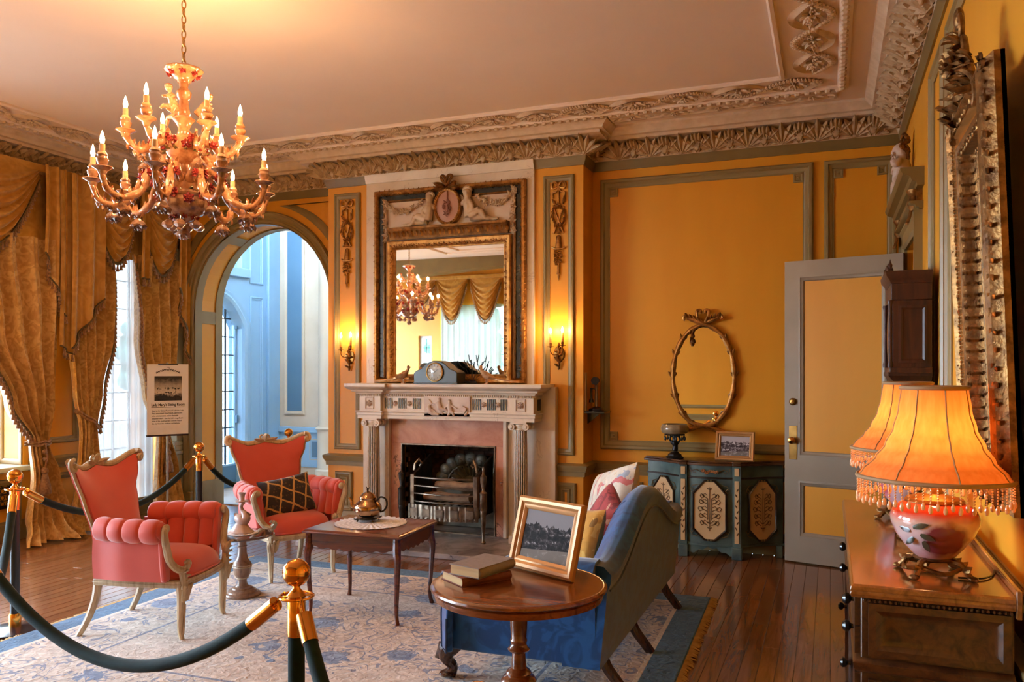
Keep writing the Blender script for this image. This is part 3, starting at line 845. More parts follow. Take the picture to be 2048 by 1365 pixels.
# arched head moulding, transom, reveal panels
mm = MB(); rg = []
for t, h in ((0, 0), (0, 0.05), (0.03, 0.07), (0.06, 0.05), (0.09, 0.06), (0.11, 0.03), (0.11, 0)):
    rg.append([fB(FD[1]+t, 0, h)]+[fB(a, b+t, h) for a, b in lowarch(dc, dr+t, 2.1, 0.42)]+[fB(FD[0]-t, 0, h)])
mm.rings(rg, False); obj('arched_door_moulding', mm, BLUEW, WBL)
obj('transom', MB().box(BX-0.1, BX+0.06, FD[0]-0.1, FD[1]+0.1, 2.78, 2.9), BLUEW, WBL, bevel=0.01)
for v0, v1 in ((0.4, 2.55), (2.72, 4.05)): panel(WBL, 9.03, 9.3, v0, v1, fB, 0.7, BLUEW)
obj('corner_pilaster', MB().box(BX, BX+0.05, 9.38, BY, 0, 4.2), BLUEW, WBL, bevel=0.008)
m = MB().box(BX-0.2, -3.2, BY, BY+0.15, 0, 4.2)
WB2 = struct(obj('wall_blue_room_back', m, WHITEP, smooth=None))
fBB = wY(BY)
m = MB().prism([(-7.12, 0.98), (-6.88, 0.98), (-6.88, 3.5), (-7.12, 3.5)], fBB, 0, 0.008); obj('blue_panel', m, BLUED, WB2)
panel(WB2, -7.17, -6.83, 0.93, 3.55, fBB, 0.8, WHITEP)
obj('dado_field', MB().prism([(BX+0.05, 0.2), (-3.2, 0.2), (-3.2, 0.68), (BX+0.05, 0.68)], fBB, 0, 0.012), BLUEW, WB2)
obj('dado_rail', MB().prism([(BX+0.05, 0.68), (-3.2, 0.68), (-3.2, 0.76), (BX+0.05, 0.76)], fBB, 0, 0.05), BLUEW, WB2, bevel=0.012)
for u0, u1 in ((-7.2, -6.98), (-6.75, -6.45), (-6.3, -5.9)):
    panel(WB2, u0, u1, 0.3, 0.6, fBB, 0.5, WHITEP); obj('blue_panel', MB().prism([(u0+0.04, 0.34), (u1-0.04, 0.34), (u1-0.04, 0.56), (u0+0.04, 0.56)], fBB, 0, 0.016), BLUED, WB2)
m = MB(); m.lathe([(0.2, 0), (0.2, 0.18), (0.17, 0.2), (0.17, 0.72), (0.2, 0.75), (0.16, 0.78), (0.15, 3.5), (0.17, 3.55), (0.2, 3.6), (0.2, 4.2)], 24, c=(-6.42, BY, 0)); obj('half_round_column', m, WHITEP, WB2)
struct(obj('wall_blue_room_side', MB().box(-3.2, -3.05, 7.66, BY, 0, 4.2), BLUEW, smooth=None))
struct(obj('ceiling_blue_room', MB().box(-7.6, -3.0, 7.66, 10, 4.2, 4.3), WHITEP, smooth=None))
m = MB(); m.lathe([(0.24, 0), (0.3, 0.1), (0.26, 0.16), (0.34, 0.25), (0.2, 0.32), (0.1, 0.36)], 20, c=(-6.42, BY-0.02, 3.5), wob=lambda a, z: 1+0.06*cos(8*a)); obj('plaster_capital', m, WHITEP, WB2)

# ---- windows with leaded panes
LEAD = M('lead_came', (40, 46, 54), 0.5, 0.5)
FRAMEW = M('window_frame_white', (196, 204, 208), 0.45)
def leaded(name, u0, u1, v0, v1, fn, cols, rows, frame=None, top=None, ft=0.05, dep=0.05, lead=0.014, glass=None):
    root = thing(name, '', ''); del root['label']; del root['category']; root['kind'] = 'structure'
    mb = MB(); mb.rectframe(u0, u1, v0, v1, [(0, -dep), (0, dep/2), (ft, dep/2), (ft, -dep)], fn); obj('window_frame', mb, frame or FRAMEW, root)
    a0, a1, b0, b1 = u0+ft, u1-ft, v0+ft, v1-ft; cw = (a1-a0)/cols; rh = (b1-b0)/rows
    pm = MB().prism([(-cw/2+lead/3, -rh/2+lead/3), (cw/2-lead/3, -rh/2+lead/3), (cw/2-lead/3, rh/2-lead/3), (-cw/2+lead/3, rh/2-lead/3)], lambda u, v, h: Vector(fn(u, v, h))-Vector(fn(0, 0, 0)), -0.003, 0.003)
    me = pm.mesh('pane', None); me.materials.append(glass or GLASS)
    for i in range(cols):
        for j in range(rows):
            o = bpy.data.objects.new('pane', me); COL.objects.link(o); o.parent = root; o.location = fn(a0+cw*(i+0.5), b0+rh*(j+0.5), -0.01)
    for i in range(1, cols): obj('glazing_bar', MB().prism([(a0+cw*i-lead/2, b0), (a0+cw*i+lead/2, b0), (a0+cw*i+lead/2, b1), (a0+cw*i-lead/2, b1)], fn, -0.02, 0.004), LEAD, root)
    for j in range(1, rows): obj('glazing_bar', MB().prism([(a0, b0+rh*j-lead/2), (a1, b0+rh*j-lead/2), (a1, b0+rh*j+lead/2), (a0, b0+rh*j+lead/2)], fn, -0.02, 0.005), LEAD, root)
    return root
leaded('window_1', W1[0], W1[1], W1[2], W1[3], wX(XL-0.16, 1), 4, 9)
leaded('window_2', W0[0], W0[1], W0[2], W0[3], wX(XL-0.36, 1), 6, 7)
leaded('window_3', WF1[0], WF1[1], WF1[2], WF1[3], wY(YF-0.08, 1), 6, 8)
leaded('window_4', WF2[0], WF2[1], WF2[2], WF2[3], wY(YF-0.08, 1), 2, 5)
leaded('window_5', WBY[0], WBY[1], WBY[2], WBY[3], wX(-9.28, 1), 14, 8)
r = leaded('window_6', FD[0], FD[1], 0.28, 2.5, wX(BX-0.12, 1), 7, 9, BLUEW, ft=0.03, glass=DGLASS)
obj('kick_panel', MB().box(BX-0.15, BX-0.09, FD[0], FD[1], 0, 0.29), BLUED, r, bevel=0.01)
m = MB(); m.tube([(BX-0.09, 8.32, 1.12), (BX-0.05, 8.32, 1.12), (BX-0.05, 8.42, 1.12)], 0.01, 6); obj('lever_handle', m, LEAD, r)
for z in (0.85, 2.1):
    obj('hinge', MB().box(BX-0.1, BX-0.06, FD[1]-0.03, FD[1]+0.02, z, z+0.1), BLUED, r)
leaded('window_7', FD[0], FD[1], 2.9, 3.95, wX(BX-0.12, 1), 7, 4, BLUEW, ft=0.03, glass=DGLASS)

# ---- garden seen through the glass
GREEN = M('garden_leaf', (70, 150, 130), 0.7, c2=(40, 110, 90), nscale=3)
TERR = M('terrace_stone', (156, 154, 150), 0.8)
struct(obj('terrace', MB().box(-30, -7.6, -12, 20, -0.3, -0.15), TERR, smooth=None))
struct(obj('lawn', MB().box(-30, 10, -20, -1.6, -0.45, -0.32), M('lawn_green', (150, 190, 120), 0.9), smooth=None))
def tree(loc, h, r, label):
    t = thing('garden_tree', label, 'tree', loc)
    obj('trunk', MB().tube([(0, 0, -0.15), (0.05, 0, h*0.4), (0, 0.05, h*0.7)], [0.14, 0.1, 0.05], 8), M('bark', (96, 80, 62), 0.9), t)
    m = MB(); rr = random.Random(int(h*100)+int(loc[0]*10))
    for k in range(46):
        a = rr.random()*2*PI; b = math.acos(2*rr.random()-1); q = 0.25+0.75*rr.random()
        s = r*rr.uniform(0.14, 0.26)
        m.ell((r*0.85*q*sin(b)*cos(a), r*0.85*q*sin(b)*sin(a), h*0.64+h*0.34*q*cos(b)), (s, s, s*0.75), 7, 5)
    obj('foliage', m, GREEN, t, smooth=None)
tree((-12.5, 12.8, 0), 3.0, 1.3, 'small garden tree seen through the leaded door beyond the arch')
tree((-12.6, 9.0, 0), 3.2, 1.4, 'garden tree outside the sheer-curtained window')
tree((-9.4, -7.0, -0.3), 4.5, 2.0, 'large tree on the lawn seen in the fireplace mirror')
# ================================================================= FIREPLACE
tag(obj('hearth_slab', MB().box(-4.4, -2.05, 6.05, YB+0.4, 0.0, 0.045), GREYM, bevel=0.008), 'grey and pink veined marble hearth slab in front of the fireplace', 'hearth')
MP = thing('mantelpiece', 'carved cream marble mantelpiece with fluted green columns and pink slips', 'mantelpiece', (0, 0, 0))
bx0, bx1 = -4.12, -2.385
front = [(bx1, YB), (bx1, 6.66), (-2.625, 6.66), (-2.625, 6.71), (-3.895, 6.71), (-3.895, 6.66), (bx0, 6.66), (bx0, YB)]
def solid(path, prof): return MB().mould(path, prof)
core = MB(); core.prism([(bx0, YB), (bx0, 6.66), (-3.895, 6.66), (-3.895, 6.71), (-2.625, 6.71), (-2.625, 6.66), (bx1, 6.66), (bx1, YB)], lambda u, v, h: (u, v, h), 1.10, 1.345)
obj('frieze', core, MARB, MP)
obj('architrave', solid(front, [(0, 1.10), (0.012, 1.10), (0.012, 1.13), (0.02, 1.135), (0.02, 1.155), (0.03, 1.165), (0.03, 1.172), (0, 1.172)]), MARB, MP)
sp = [(0, 1.325), (0.02, 1.328), (0.03, 1.345), (0.055, 1.352), (0.06, 1.368), (0.085, 1.378), (0.10, 1.395), (0.105, 1.40), (0.105, 1.427), (0, 1.427)]
sh = solid(front, sp); sh.prism([(bx0, YB), (bx0, 6.66), (-3.895, 6.66), (-3.895, 6.71), (-2.625, 6.71), (-2.625, 6.66), (bx1, 6.66), (bx1, YB)], lambda u, v, h: (u, v, h), 1.36, 1.4268)
obj('mantel_shelf', sh, MARB, MP)
eg = MB()
for k in range(62):
    x = -3.87+k*0.02
    eg.ell((x, 6.70, 1.318), (0.008, 0.01, 0.012), 6, 4)
for x0 in (-4.11, -2.615):
    for k in range(11): eg.ell((x0+k*0.021, 6.65, 1.318), (0.008, 0.01, 0.012), 6, 4)
for k in range(11): eg.ell((bx1+0.008, 6.675+k*0.021, 1.318), (0.01, 0.008, 0.012), 6, 4)
stuff(obj('egg_moulding', eg, MARB, MP))
def flutes(xc, y, n=5):
    m = MB()
    for k in range(n): m.box(xc-0.04+k*0.018, xc-0.04+k*0.018+0.010, y-0.004, y+0.01, 1.195, 1.292)
    obj('dark_flutes', m, BLACK, MP)
def rosette(xc, y, r=0.034, sq=True):
    m = MB()
    if sq: m.rectframe(xc-0.045, xc+0.045, 1.188, 1.298, [(0, 0), (0, 0.01), (0.006, 0.01), (0.008, 0.003)], wY(y))
    m.flower((xc, y, 1.243), (0, -1, 0), r, 8)
    obj('rosette', m, STONE, MP)
for i, xc in enumerate((-3.835, -3.69, -3.54)): flutes(xc, 6.71)
for xc in (-3.765, -3.615): rosette(xc, 6.71, 0.028, False)
for xc in (-2.94, -2.80, -2.67): flutes(xc, 6.71)
for xc in (-2.87, -2.735): rosette(xc, 6.71, 0.028, False)
rosette(-4.01, 6.66); rosette(-2.505, 6.66)
m = MB()
for k in range(4): m.box(bx1-0.006, bx1+0.004, 6.76+k*0.025, 6.774+k*0.025, 1.195, 1.292)
obj('dark_flutes', m, BLACK, MP)
# relief tablet: seated figures and an overturned basket
tb = MB().prism([(-3.456, 1.125), (-2.999, 1.125), (-2.999, 1.314), (-3.456, 1.314)], wY(6.71), 0, 0.02); obj('tablet', tb, STONE, MP, bevel=0.003)
def figure(m, P, s=1.0, w=1.0):
    """small sculpted figure from joint points (x, y, z)"""
    for a, b, r0, r1 in P:
        if a == b: m.ell(a, r0*s, 8, 6)
        else: m.tube([a, tuple((p+q)/2 for p, q in zip(a, b)), b], [r0*s, (r0+r1)*0.52*s, r1*s], 8)
m = MB(); Y0 = 6.682
figure(m, [((-3.30, Y0, 1.285), (-3.30, Y0, 1.285), 0.018, 0), ((-3.31, Y0, 1.265), (-3.29, Y0, 1.20), 0.022, 0.026), ((-3.30, Y0, 1.255), (-3.37, Y0, 1.24), 0.011, 0.008), ((-3.37, Y0, 1.24), (-3.41, Y0, 1.29), 0.008, 0.006),
           ((-3.29, Y0, 1.205), (-3.23, Y0, 1.19), 0.018, 0.014), ((-3.23, Y0, 1.19), (-3.19, Y0, 1.145), 0.013, 0.009), ((-3.29, Y0, 1.20), (-3.26, Y0, 1.15), 0.017, 0.012),
           ((-3.40, Y0, 1.235), (-3.40, Y0, 1.235), 0.017, 0), ((-3.41, Y0, 1.22), (-3.38, Y0, 1.16), 0.02, 0.026), ((-3.38, Y0, 1.16), (-3.30, Y0, 1.145), 0.02, 0.012), ((-3.41, Y0, 1.205), (-3.33, Y0, 1.18), 0.01, 0.008)])
obj('relief_figure', m, STONE, MP, remesh=0.006)
m = MB()
figure(m, [((-3.20, Y0, 1.27), (-3.20, Y0, 1.27), 0.017, 0), ((-3.20, Y0, 1.25), (-3.19, Y0, 1.19), 0.02, 0.023), ((-3.19, Y0, 1.24), (-3.12, Y0, 1.20), 0.01, 0.008), ((-3.21, Y0, 1.24), (-3.25, Y0, 1.20), 0.01, 0.008),
           ((-3.19, Y0, 1.19), (-3.21, Y0, 1.14), 0.018, 0.011), ((-3.18, Y0, 1.19), (-3.15, Y0, 1.14), 0.018, 0.011)])
obj('relief_figure', m, STONE, MP, remesh=0.006)
m = MB(); m.cbox((0, 0, 0), (0.055, 0.03, 0.045), TR((-3.055, Y0, 1.20), 0, 0, 0.5)); m.leaf((-3.02, Y0, 1.18), (-0.5, -0.2, -1), (0, -1, 0), 0.05, 0.03); obj('relief_basket', m, STONE, MP, bevel=0.004)
# columns
for xc in (-3.99, -2.515):
    c = MB(); n = 20; prof = [(0.054, 0.17), (0.056, 0.45), (0.053, 0.8), (0.049, 1.03)]
    c.lathe(prof, 40, c=(xc, 6.70, 0), wob=lambda a, z: 1-0.05*max(0, cos(n*a)))
    col = obj('column_shaft', c, GREENM, MP)
    ribs = MB()
    for k in range(n):
        a = 2*PI*(k+0.5)/n
        ribs.tube([(xc+0.054*cos(a), 6.70+0.054*sin(a), 0.175), (xc+0.056*cos(a), 6.70+0.056*sin(a), 0.45), (xc+0.053*cos(a), 6.70+0.053*sin(a), 0.8), (xc+0.049*cos(a), 6.70+0.049*sin(a), 1.03)], 0.0042, 5)
    obj('pale_fillets', ribs, MARB, col)
    b = MB(); b.lathe([(0.075, 0.115), (0.078, 0.125), (0.075, 0.138), (0.06, 0.145), (0.06, 0.152), (0.066, 0.158), (0.064, 0.168), (0.055, 0.172)], 24, c=(xc, 6.70, 0)); obj('column_base', b, MARB, MP)
    obj('plinth', MB().box(xc-0.085, xc+0.085, 6.615, 6.80, 0.045, 0.116), MARB, MP, bevel=0.004)
    k = MB(); k.lathe([(0.05, 1.025), (0.056, 1.03), (0.056, 1.04), (0.05, 1.045), (0.062, 1.065), (0.06, 1.08)], 20, c=(xc, 6.70, 0)); k.box(xc-0.075, xc+0.075, 6.63, 6.77, 1.083, 1.10)
    for sx in (-1, 1):
        for yy in (6.652, 6.748):
            k.lathe([(0.03, -0.02), (0.03, 0.02)], 16, T=TR((xc+sx*0.066, yy, 1.058), rx=PI/2)); k.lathe([(0.02, 0.02), (0.012, 0.026)], 12, T=TR((xc+sx*0.066, yy-0.002 if yy < 6.7 else yy, 1.058), rx=PI/2))
    obj('ionic_capital', k, MARB, MP)
bk = MB(); bk.box(-4.19, -3.925, 6.84, YB, 0.045, 1.12); obj('jamb_backing', bk, MARB, MP, bevel=0.004)
bk = MB(); bk.box(-2.69, -2.245, 6.84, YB, 0.045, 1.40); obj('jamb_backing', bk, MARB, MP, bevel=0.004)
bk = MB(); bk.box(-4.19, -4.12, 6.84, YB, 1.12, 1.40); obj('jamb_backing', bk, MARB, MP, bevel=0.004)
for a, b in ((-3.925, -3.885), (-2.725, -2.69)): obj('inner_fillet', MB().box(a, b, 6.80, YB, 0.045, 1.10), MARB, MP, bevel=0.004)
obj('pink_slip', MB().box(-3.885, FX0, 6.845, YB, 0.045, FZ), PINKM, MP, bevel=0.002); obj('pink_slip', MB().box(FX1, -2.725, 6.845, YB, 0.045, FZ), PINKM, MP, bevel=0.002)
obj('pink_slip', MB().box(-3.885, -2.725, 6.845, YB, FZ, 1.10), PINKM, MP, bevel=0.002)
obj('opening_rim', MB().rectframe(FX0, FX1, 0.045, FZ, [(0, 0.075), (0, 0.085), (0.012, 0.085), (0.012, 0.03)], fb), STEEL, MP)

# ---- grate
GR = thing('fire_grate', 'antique steel basket grate with bowed bars in the fireplace', 'grate', (-3.2, 6.62, 0.045))
for k, z in enumerate((0.33, 0.40, 0.47, 0.545)):
    m = MB(); m.tube([(-0.30+0.6*i/12, -0.05-0.05*sin(PI*i/12), z) for i in range(13)], 0.0075, 6); obj('bowed_bar', m, STEEL, GR)
for sx in (-1, 1):
    m = MB(); m.box(sx*0.31-0.02, sx*0.31+0.02, -0.06, -0.02, 0.2, 0.57); obj('grate_upright', m, STEEL, GR, bevel=0.004)
    m = MB(); m.prism([(0, 0.2), (0.36, 0.2), (0.36, 0.72), (0.2, 0.66), (0.1, 0.6), (0, 0.57)], lambda u, v, h: (sx*0.31+h, u-0.04, v), -0.012, 0.012); obj('cheek_plate', m, IRON, GR, bevel=0.004)
    m = MB(); m.tube([(sx*0.31, -0.02, 0.6), (sx*0.30, -0.02, 0.66), (sx*0.27, 0, 0.70), (sx*0.245, 0.01, 0.66), (sx*0.27, 0.01, 0.64)], 0.014, 6); obj('cheek_scroll', m, STEEL, GR)
m = MB(); m.grid(lambda u, v: (-0.34+0.68*u, -0.07-0.06*sin(PI*u)+0.004*sin(30*PI*u), 0.175+0.13*v), 41, 4); m.grid(lambda u, v: (-0.34+0.68*u, -0.055-0.06*sin(PI*u), 0.175+0.13*v), 41, 4)
for k in range(14): 
    u = (k+0.5)/14; m.ell((-0.34+0.68*u, -0.075-0.06*sin(PI*u), 0.19), 0.008, 6, 4)
for k in range(5):
    u = (k+0.5)/5; x = -0.34+0.68*u; y = -0.076-0.06*sin(PI*u); m.cbox((x, y, 0.24), (0.07, 0.008, 0.07))
obj('pierced_apron', m, STEEL, GR)
for sx in (-1, 1):
    m = MB(); m.lathe([(0.018, 0), (0.022, 0.012), (0.012, 0.03), (0.018, 0.12), (0.026, 0.25), (0.03, 0.27), (0.028, 0.29), (0.034, 0.30), (0.03, 0.42), (0.034, 0.44), (0.018, 0.455), (0.012, 0.47), (0.026, 0.53), (0.028, 0.58), (0.012, 0.60), (0.008, 0.63), (0.011, 0.645), (0.003, 0.67)], 14, c=(sx*0.40, -0.09, 0)); obj('standard', m, STEEL if sx > 0 else IRON, GR)
m = MB()
for k in range(9): m.box(-0.3+k*0.07, -0.285+k*0.07, -0.03, 0.3, 0.30, 0.312)
obj('bottom_bars', m, IRON, GR)
for i, (x, z, l) in enumerate(((-0.02, 0.355, 0.46), (0.04, 0.452, 0.40))):
    m = MB(); m.tube([(x-l/2, 0.08+0.05*i, z), (x-l/6, 0.07+0.05*i, z+0.01), (x+l/5, 0.09+0.05*i, z-0.004), (x+l/2, 0.07+0.05*i, z+0.006)], [0.036, 0.042, 0.038, 0.04], 9)
    tag(obj('log', m, M('pale_birch', (176, 146, 116), 0.8, c2=(110, 84, 62), nscale=10, bumpn=0.5, bscale=30), loc=(-3.2, 6.62, 0.045)), ('birch log lying lowest in the fire grate', 'birch log lying on top in the fire grate')[i], 'log')
FIRON = M('grey_green_cast_iron', (112, 108, 92), 0.5, 0.4, c2=(64, 62, 54), nscale=12, bumpn=0.3, bscale=50)
FBK = thing('fireback', 'cast iron fireback with scalloped arched top behind the grate', 'fireback', (-3.2, 7.2, 0.045))
arc = [(-0.37, 0), (0.37, 0), (0.37, 0.42)]+[(0.37*cos(PI*i/20), 0.42+0.27*sin(PI*i/20)) for i in range(1, 20)]+[(-0.37, 0.42)]
m = MB().prism(arc, lambda u, v, h: (u, -h, v), 0, 0.03); obj('plate', m, FIRON, FBK, bevel=0.008)
for k in range(9):
    a = PI*(k+0.5)/9; m = MB(); m.ell((0.31*cos(a), -0.035, 0.43+0.23*sin(a)), (0.065, 0.025, 0.06), 12, 8); m.ell((0.3*cos(a), -0.052, 0.425+0.22*sin(a)), (0.03, 0.012, 0.028), 8, 6); obj('scallop', m, FIRON, FBK)
m = MB()
for k in range(11):
    a = PI*(k+0.5)/11; m.leaf((0.1*cos(a), -0.03, 0.42+0.08*sin(a)), (cos(a), -0.2, sin(a)), (0, -1, 0), 0.13, 0.05)
m.tube([(0.24*cos(PI*i/16), -0.04, 0.42+0.18*sin(PI*i/16)) for i in range(17)], 0.01, 6)
obj('fan_relief', m, FIRON, FBK)

# ================================================================= OVERMANTEL MIRROR
OM = thing('overmantel_mirror', 'tall gilded overmantel mirror with carved cherubs above the mantelpiece', 'mirror', (0, 0, 0))
Y1 = YB-0.03; f1 = wY(Y1)
carve = [(0, 0), (0, 0.035), (0.008, 0.05), (0.03, 0.056), (0.045, 0.04), (0.05, 0.02), (0.05, 0)]
obj('outer_frame', MB().rectframe(-4.075, -2.529, 1.43, 3.262, carve, f1), GILT, OM)
lv = MB()
def leafrow(mb, a, b, fn, step=0.045, w=0.026, h=0.05):
    ax, av = a; bx, bv = b; L = math.hypot(bx-ax, bv-av); n = int(L/step); du, dv = (bx-ax)/L, (bv-av)/L
    for k in range(n):
        t = (k+0.5)/n; u, v = lerp(ax, bx, t), lerp(av, bv, t)
        p = Vector(fn(u, v, h)); q = Vector(fn(u+du-dv*0.5*(1 if k % 2 else -1), v+dv+du*0.5*(1 if k % 2 else -1), h)); nn = Vector(fn(u, v, h+1))-p
        mb.leaf(p-(q-p)*0.02, q-p, nn, step*1.05, w, 0.1, 3)
def foliate(mb, a, b, fn, step, L, w, h, spread=0.022, seed=3):
    """dense carved foliage along a frame member"""
    rf = random.Random(seed); ax, av = a; bx, bv = b; D = math.hypot(bx-ax, bv-av); n = int(D/step); du, dv = (bx-ax)/D, (bv-av)/D
    for k in range(n):
        t = (k+0.5)/n
        for j in (-1, 0, 1):
            q = j*spread*0.6+rf.uniform(-1, 1)*spread*0.25; u, v = lerp(ax, bx, t)-dv*q, lerp(av, bv, t)+du*q
            ang_ = (1 if k % 2 else -1)*(0.5+0.5*rf.random())*(1 if j >= 0 else -1)+(0.3*j)
            p = Vector(fn(u, v, h-0.006*abs(j))); q2 = Vector(fn(u+du*cos(ang_)-dv*sin(ang_), v+dv*cos(ang_)+du*sin(ang_), h)); nn = Vector(fn(u, v, h+1))-Vector(fn(u, v, h))
            mb.leaf(p, q2-p, nn, L*rf.uniform(0.8, 1.15), w, 0.06, 3)
        mb.ell(fn(lerp(ax, bx, t)+du*step*0.4, lerp(av, bv, t)+dv*step*0.4, h+0.002), w*0.32, 5, 4)
for a, b in (((-4.05, 1.44), (-4.05, 3.25)), ((-2.554, 1.44), (-2.554, 3.25)), ((-4.06, 3.237), (-2.54, 3.237))): foliate(lv, a, b, f1, 0.026, 0.024, 0.012, 0.05, 0.016)
o = obj('carved_leaf_border', lv, GILT, OM); stuff(o)
obj('dark_marble_border', MB().rectframe(-4.026, -2.578, 1.43, 3.212, [(0, 0.004), (0, 0.02), (0.05, 0.02), (0.05, 0.004)], f1), M('dark_green_marble', (34, 40, 38), 0.2, c2=(20, 24, 24), nscale=8), OM)
obj('inner_gilt_edge', MB().rectframe(-3.978, -2.626, 1.43, 3.165, [(0, 0.01), (0, 0.03), (0.012, 0.034), (0.018, 0.02), (0.018, 0.01)], f1), GILTD, OM)
obj('back_panel', MB().prism([(-3.976, 1.43), (-2.628, 1.43), (-2.628, 3.163), (-3.976, 3.163)], f1, 0, 0.012), M('blush_marble', (214, 190, 164), 0.4, c2=(196, 166, 140), nscale=5), OM)
obj('mirror_frame', MB().rectframe(-3.93, -2.662, 1.43, 2.775, [(0, 0.01), (0, 0.05), (0.012, 0.062), (0.03, 0.06), (0.06, 0.045), (0.07, 0.03), (0.08, 0.026), (0.086, 0.014)], f1), GILT, OM)
lv = MB()
for a, b in (((-3.893, 1.44), (-3.893, 2.76)), ((-2.70, 1.44), (-2.70, 2.76)), ((-3.92, 2.738), (-2.67, 2.738))): foliate(lv, a, b, f1, 0.026, 0.026, 0.013, 0.054, 0.018, 5)
stuff(obj('carved_inner_border', lv, GILT, OM))
obj('mirror_glass', MB().prism([(-3.846, 1.445), (-2.746, 1.445), (-2.746, 2.692), (-3.846, 2.692)], f1, 0.012, 0.018), MIRR, OM, smooth=None)
m = MB(); m.box(-3.93, -2.662, Y1-0.05, Y1, 1.428, 1.452); obj('bottom_rail', m, GILTD, OM, bevel=0.004)
# cornice bar over the glass
fp = [(0, 2.785), (0.05, 2.785), (0.055, 2.80), (0.06, 2.81), (0.085, 2.862), (0.09, 2.868), (0.1, 2.872), (0.1, 2.893), (0, 2.893)]
obj('cornice_bar', MB().mould([(-2.69, Y1), (-3.9, Y1)], fp), GILTD, OM)
m = MB()
for k in range(26): 
    x = -3.885+k*0.0475; m.leaf((x, Y1-0.056, 2.808), (0, -0.45, 1), (0, -1, 0), 0.058, 0.04 if k % 2 else 0.022, 0.25, 4)
stuff(obj('leaf_frieze', m, GILT, OM))
# cherub relief panel
yy = Y1-0.05
def cherub(sx, x0, z0, s):
    P = lambda x, z, y=0.0: (x0+sx*x*s, yy+y*s, z0+z*s)
    m = MB()
    figure(m, [(P(0.0, 0.27), P(0.0, 0.27), 0.046, 0), (P(0.0, 0.235, -0.01), P(0.005, 0.18), 0.028, 0.044), (P(0.005, 0.19), P(0.02, 0.11), 0.05, 0.052), (P(0.02, 0.11), P(0.03, 0.05), 0.054, 0.058),
        (P(0.03, 0.055, -0.02), P(0.14, 0.10, -0.03), 0.045, 0.036), (P(0.14, 0.10, -0.03), P(0.19, 0.02, -0.02), 0.032, 0.022), (P(0.19, 0.02, -0.02), P(0.235, 0.01, -0.02), 0.018, 0.012),
        (P(0.03, 0.045, 0.01), P(0.15, 0.035, 0.0), 0.042, 0.032), (P(0.15, 0.035), P(0.27, 0.01), 0.028, 0.018), (P(0.27, 0.01), P(0.31, 0.02), 0.018, 0.012),
        (P(0.025, 0.195, -0.02), P(0.07, 0.13, -0.03), 0.024, 0.018), (P(0.07, 0.13, -0.03), P(0.03, 0.09, -0.05), 0.017, 0.012), (P(-0.03, 0.20), P(-0.075, 0.16), 0.022, 0.017), (P(-0.075, 0.16), P(-0.10, 0.22), 0.016, 0.011),
        (P(0.012, 0.262, -0.042), P(0.012, 0.262, -0.042), 0.012, 0)], s)
    b = obj('cherub', m, CHERUB, OM, remesh=0.007)
    h = MB()
    for k in range(14):
        a = 2*PI*k/14; h.ell(P(0.036*cos(a)-0.005, 0.292+0.024*sin(a)+0.008, 0.005-0.012*abs(sin(a))), 0.018*s, 6, 4)
    obj('curls', h, CHERUB, b)
    w = MB()
    for k in range(6): w.leaf(P(-0.03, 0.19, 0.02), (-sx*(0.6+0.1*k), 0.1, 0.9-0.28*k), (0, -1, 0), 0.10*s, 0.03*s, 0.2)
    obj('wing', w, CHERUB, b)
cherub(-1, -3.475, 2.90, 0.92); cherub(1, -3.09, 2.905, 0.98)
# oval medallion, garlands and crest
mc = (-3.287, Y1-0.07, 3.06)
ov = lambda r, h: [(mc[0]+r*0.80*cos(2*PI*k/40), Y1-h, mc[2]+r*sin(2*PI*k/40)) for k in range(40)]
obj('medallion', MB().rings([ov(0.145, 0.0), ov(0.145, 0.06), ov(0.06, 0.066), ov(0.001, 0.066)], True), M('pink_medallion', (190, 140, 116), 0.4, c2=(176, 124, 100)), OM)
obj('medallion_ring', MB().rings([ov(0.172, 0.02), ov(0.172, 0.075), ov(0.162, 0.082), ov(0.146, 0.075), ov(0.142, 0.06)], True), GILT, OM)
m = MB()
for k in range(44): a = 2*PI*k/44; m.ell((mc[0]+0.158*0.8*cos(a), Y1-0.083, mc[2]+0.158*sin(a)), 0.008, 6, 4)
stuff(obj('pearl_ring', m, GILT, OM))
m = MB(); rr = random.Random(5)
for k in range(8): m.flower((mc[0]+rr.uniform(-0.035, 0.035), Y1-0.072, mc[2]+0.05-0.016*k), (rr.uniform(-0.3, 0.3), -1, 0), 0.02, 5)
for k in range(10): m.leaf((mc[0], Y1-0.07, mc[2]+0.04-0.015*k), (rr.uniform(-1, 1), -0.3, rr.uniform(-1, 0.6)), (0, -1, 0), 0.05, 0.016)
m.tube([(mc[0], Y1-0.07, mc[2]+0.16), (mc[0]+0.004, Y1-0.075, mc[2]+0.05)], 0.006, 6)
obj('medallion_posy', m, M('rosy_relief', (186, 132, 112), 0.5, c2=(140, 92, 74), nscale=20), OM)
m = MB()
for sx in (-1, 1):
    m.tube(spline([(mc[0], Y1-0.08, 3.25), (mc[0]+sx*0.04, Y1-0.09, 3.30), (mc[0]+sx*0.055, Y1-0.08, 3.335), (mc[0]+sx*0.02, Y1-0.09, 3.335), (mc[0], Y1-0.09, 3.27)], 4), 0.014, 6)
    m.leaf((mc[0]+sx*0.02, Y1-0.08, 3.24), (sx, -0.2, 0.35), (0, -1, 0), 0.12, 0.05); m.leaf((mc[0]+sx*0.02, Y1-0.08, 3.23), (sx, -0.2, -0.15), (0, -1, 0), 0.12, 0.045)
m.ell((mc[0], Y1-0.085, 3.265), 0.022, 8, 6)
obj('ribbon_crest', m, GILTD, OM)
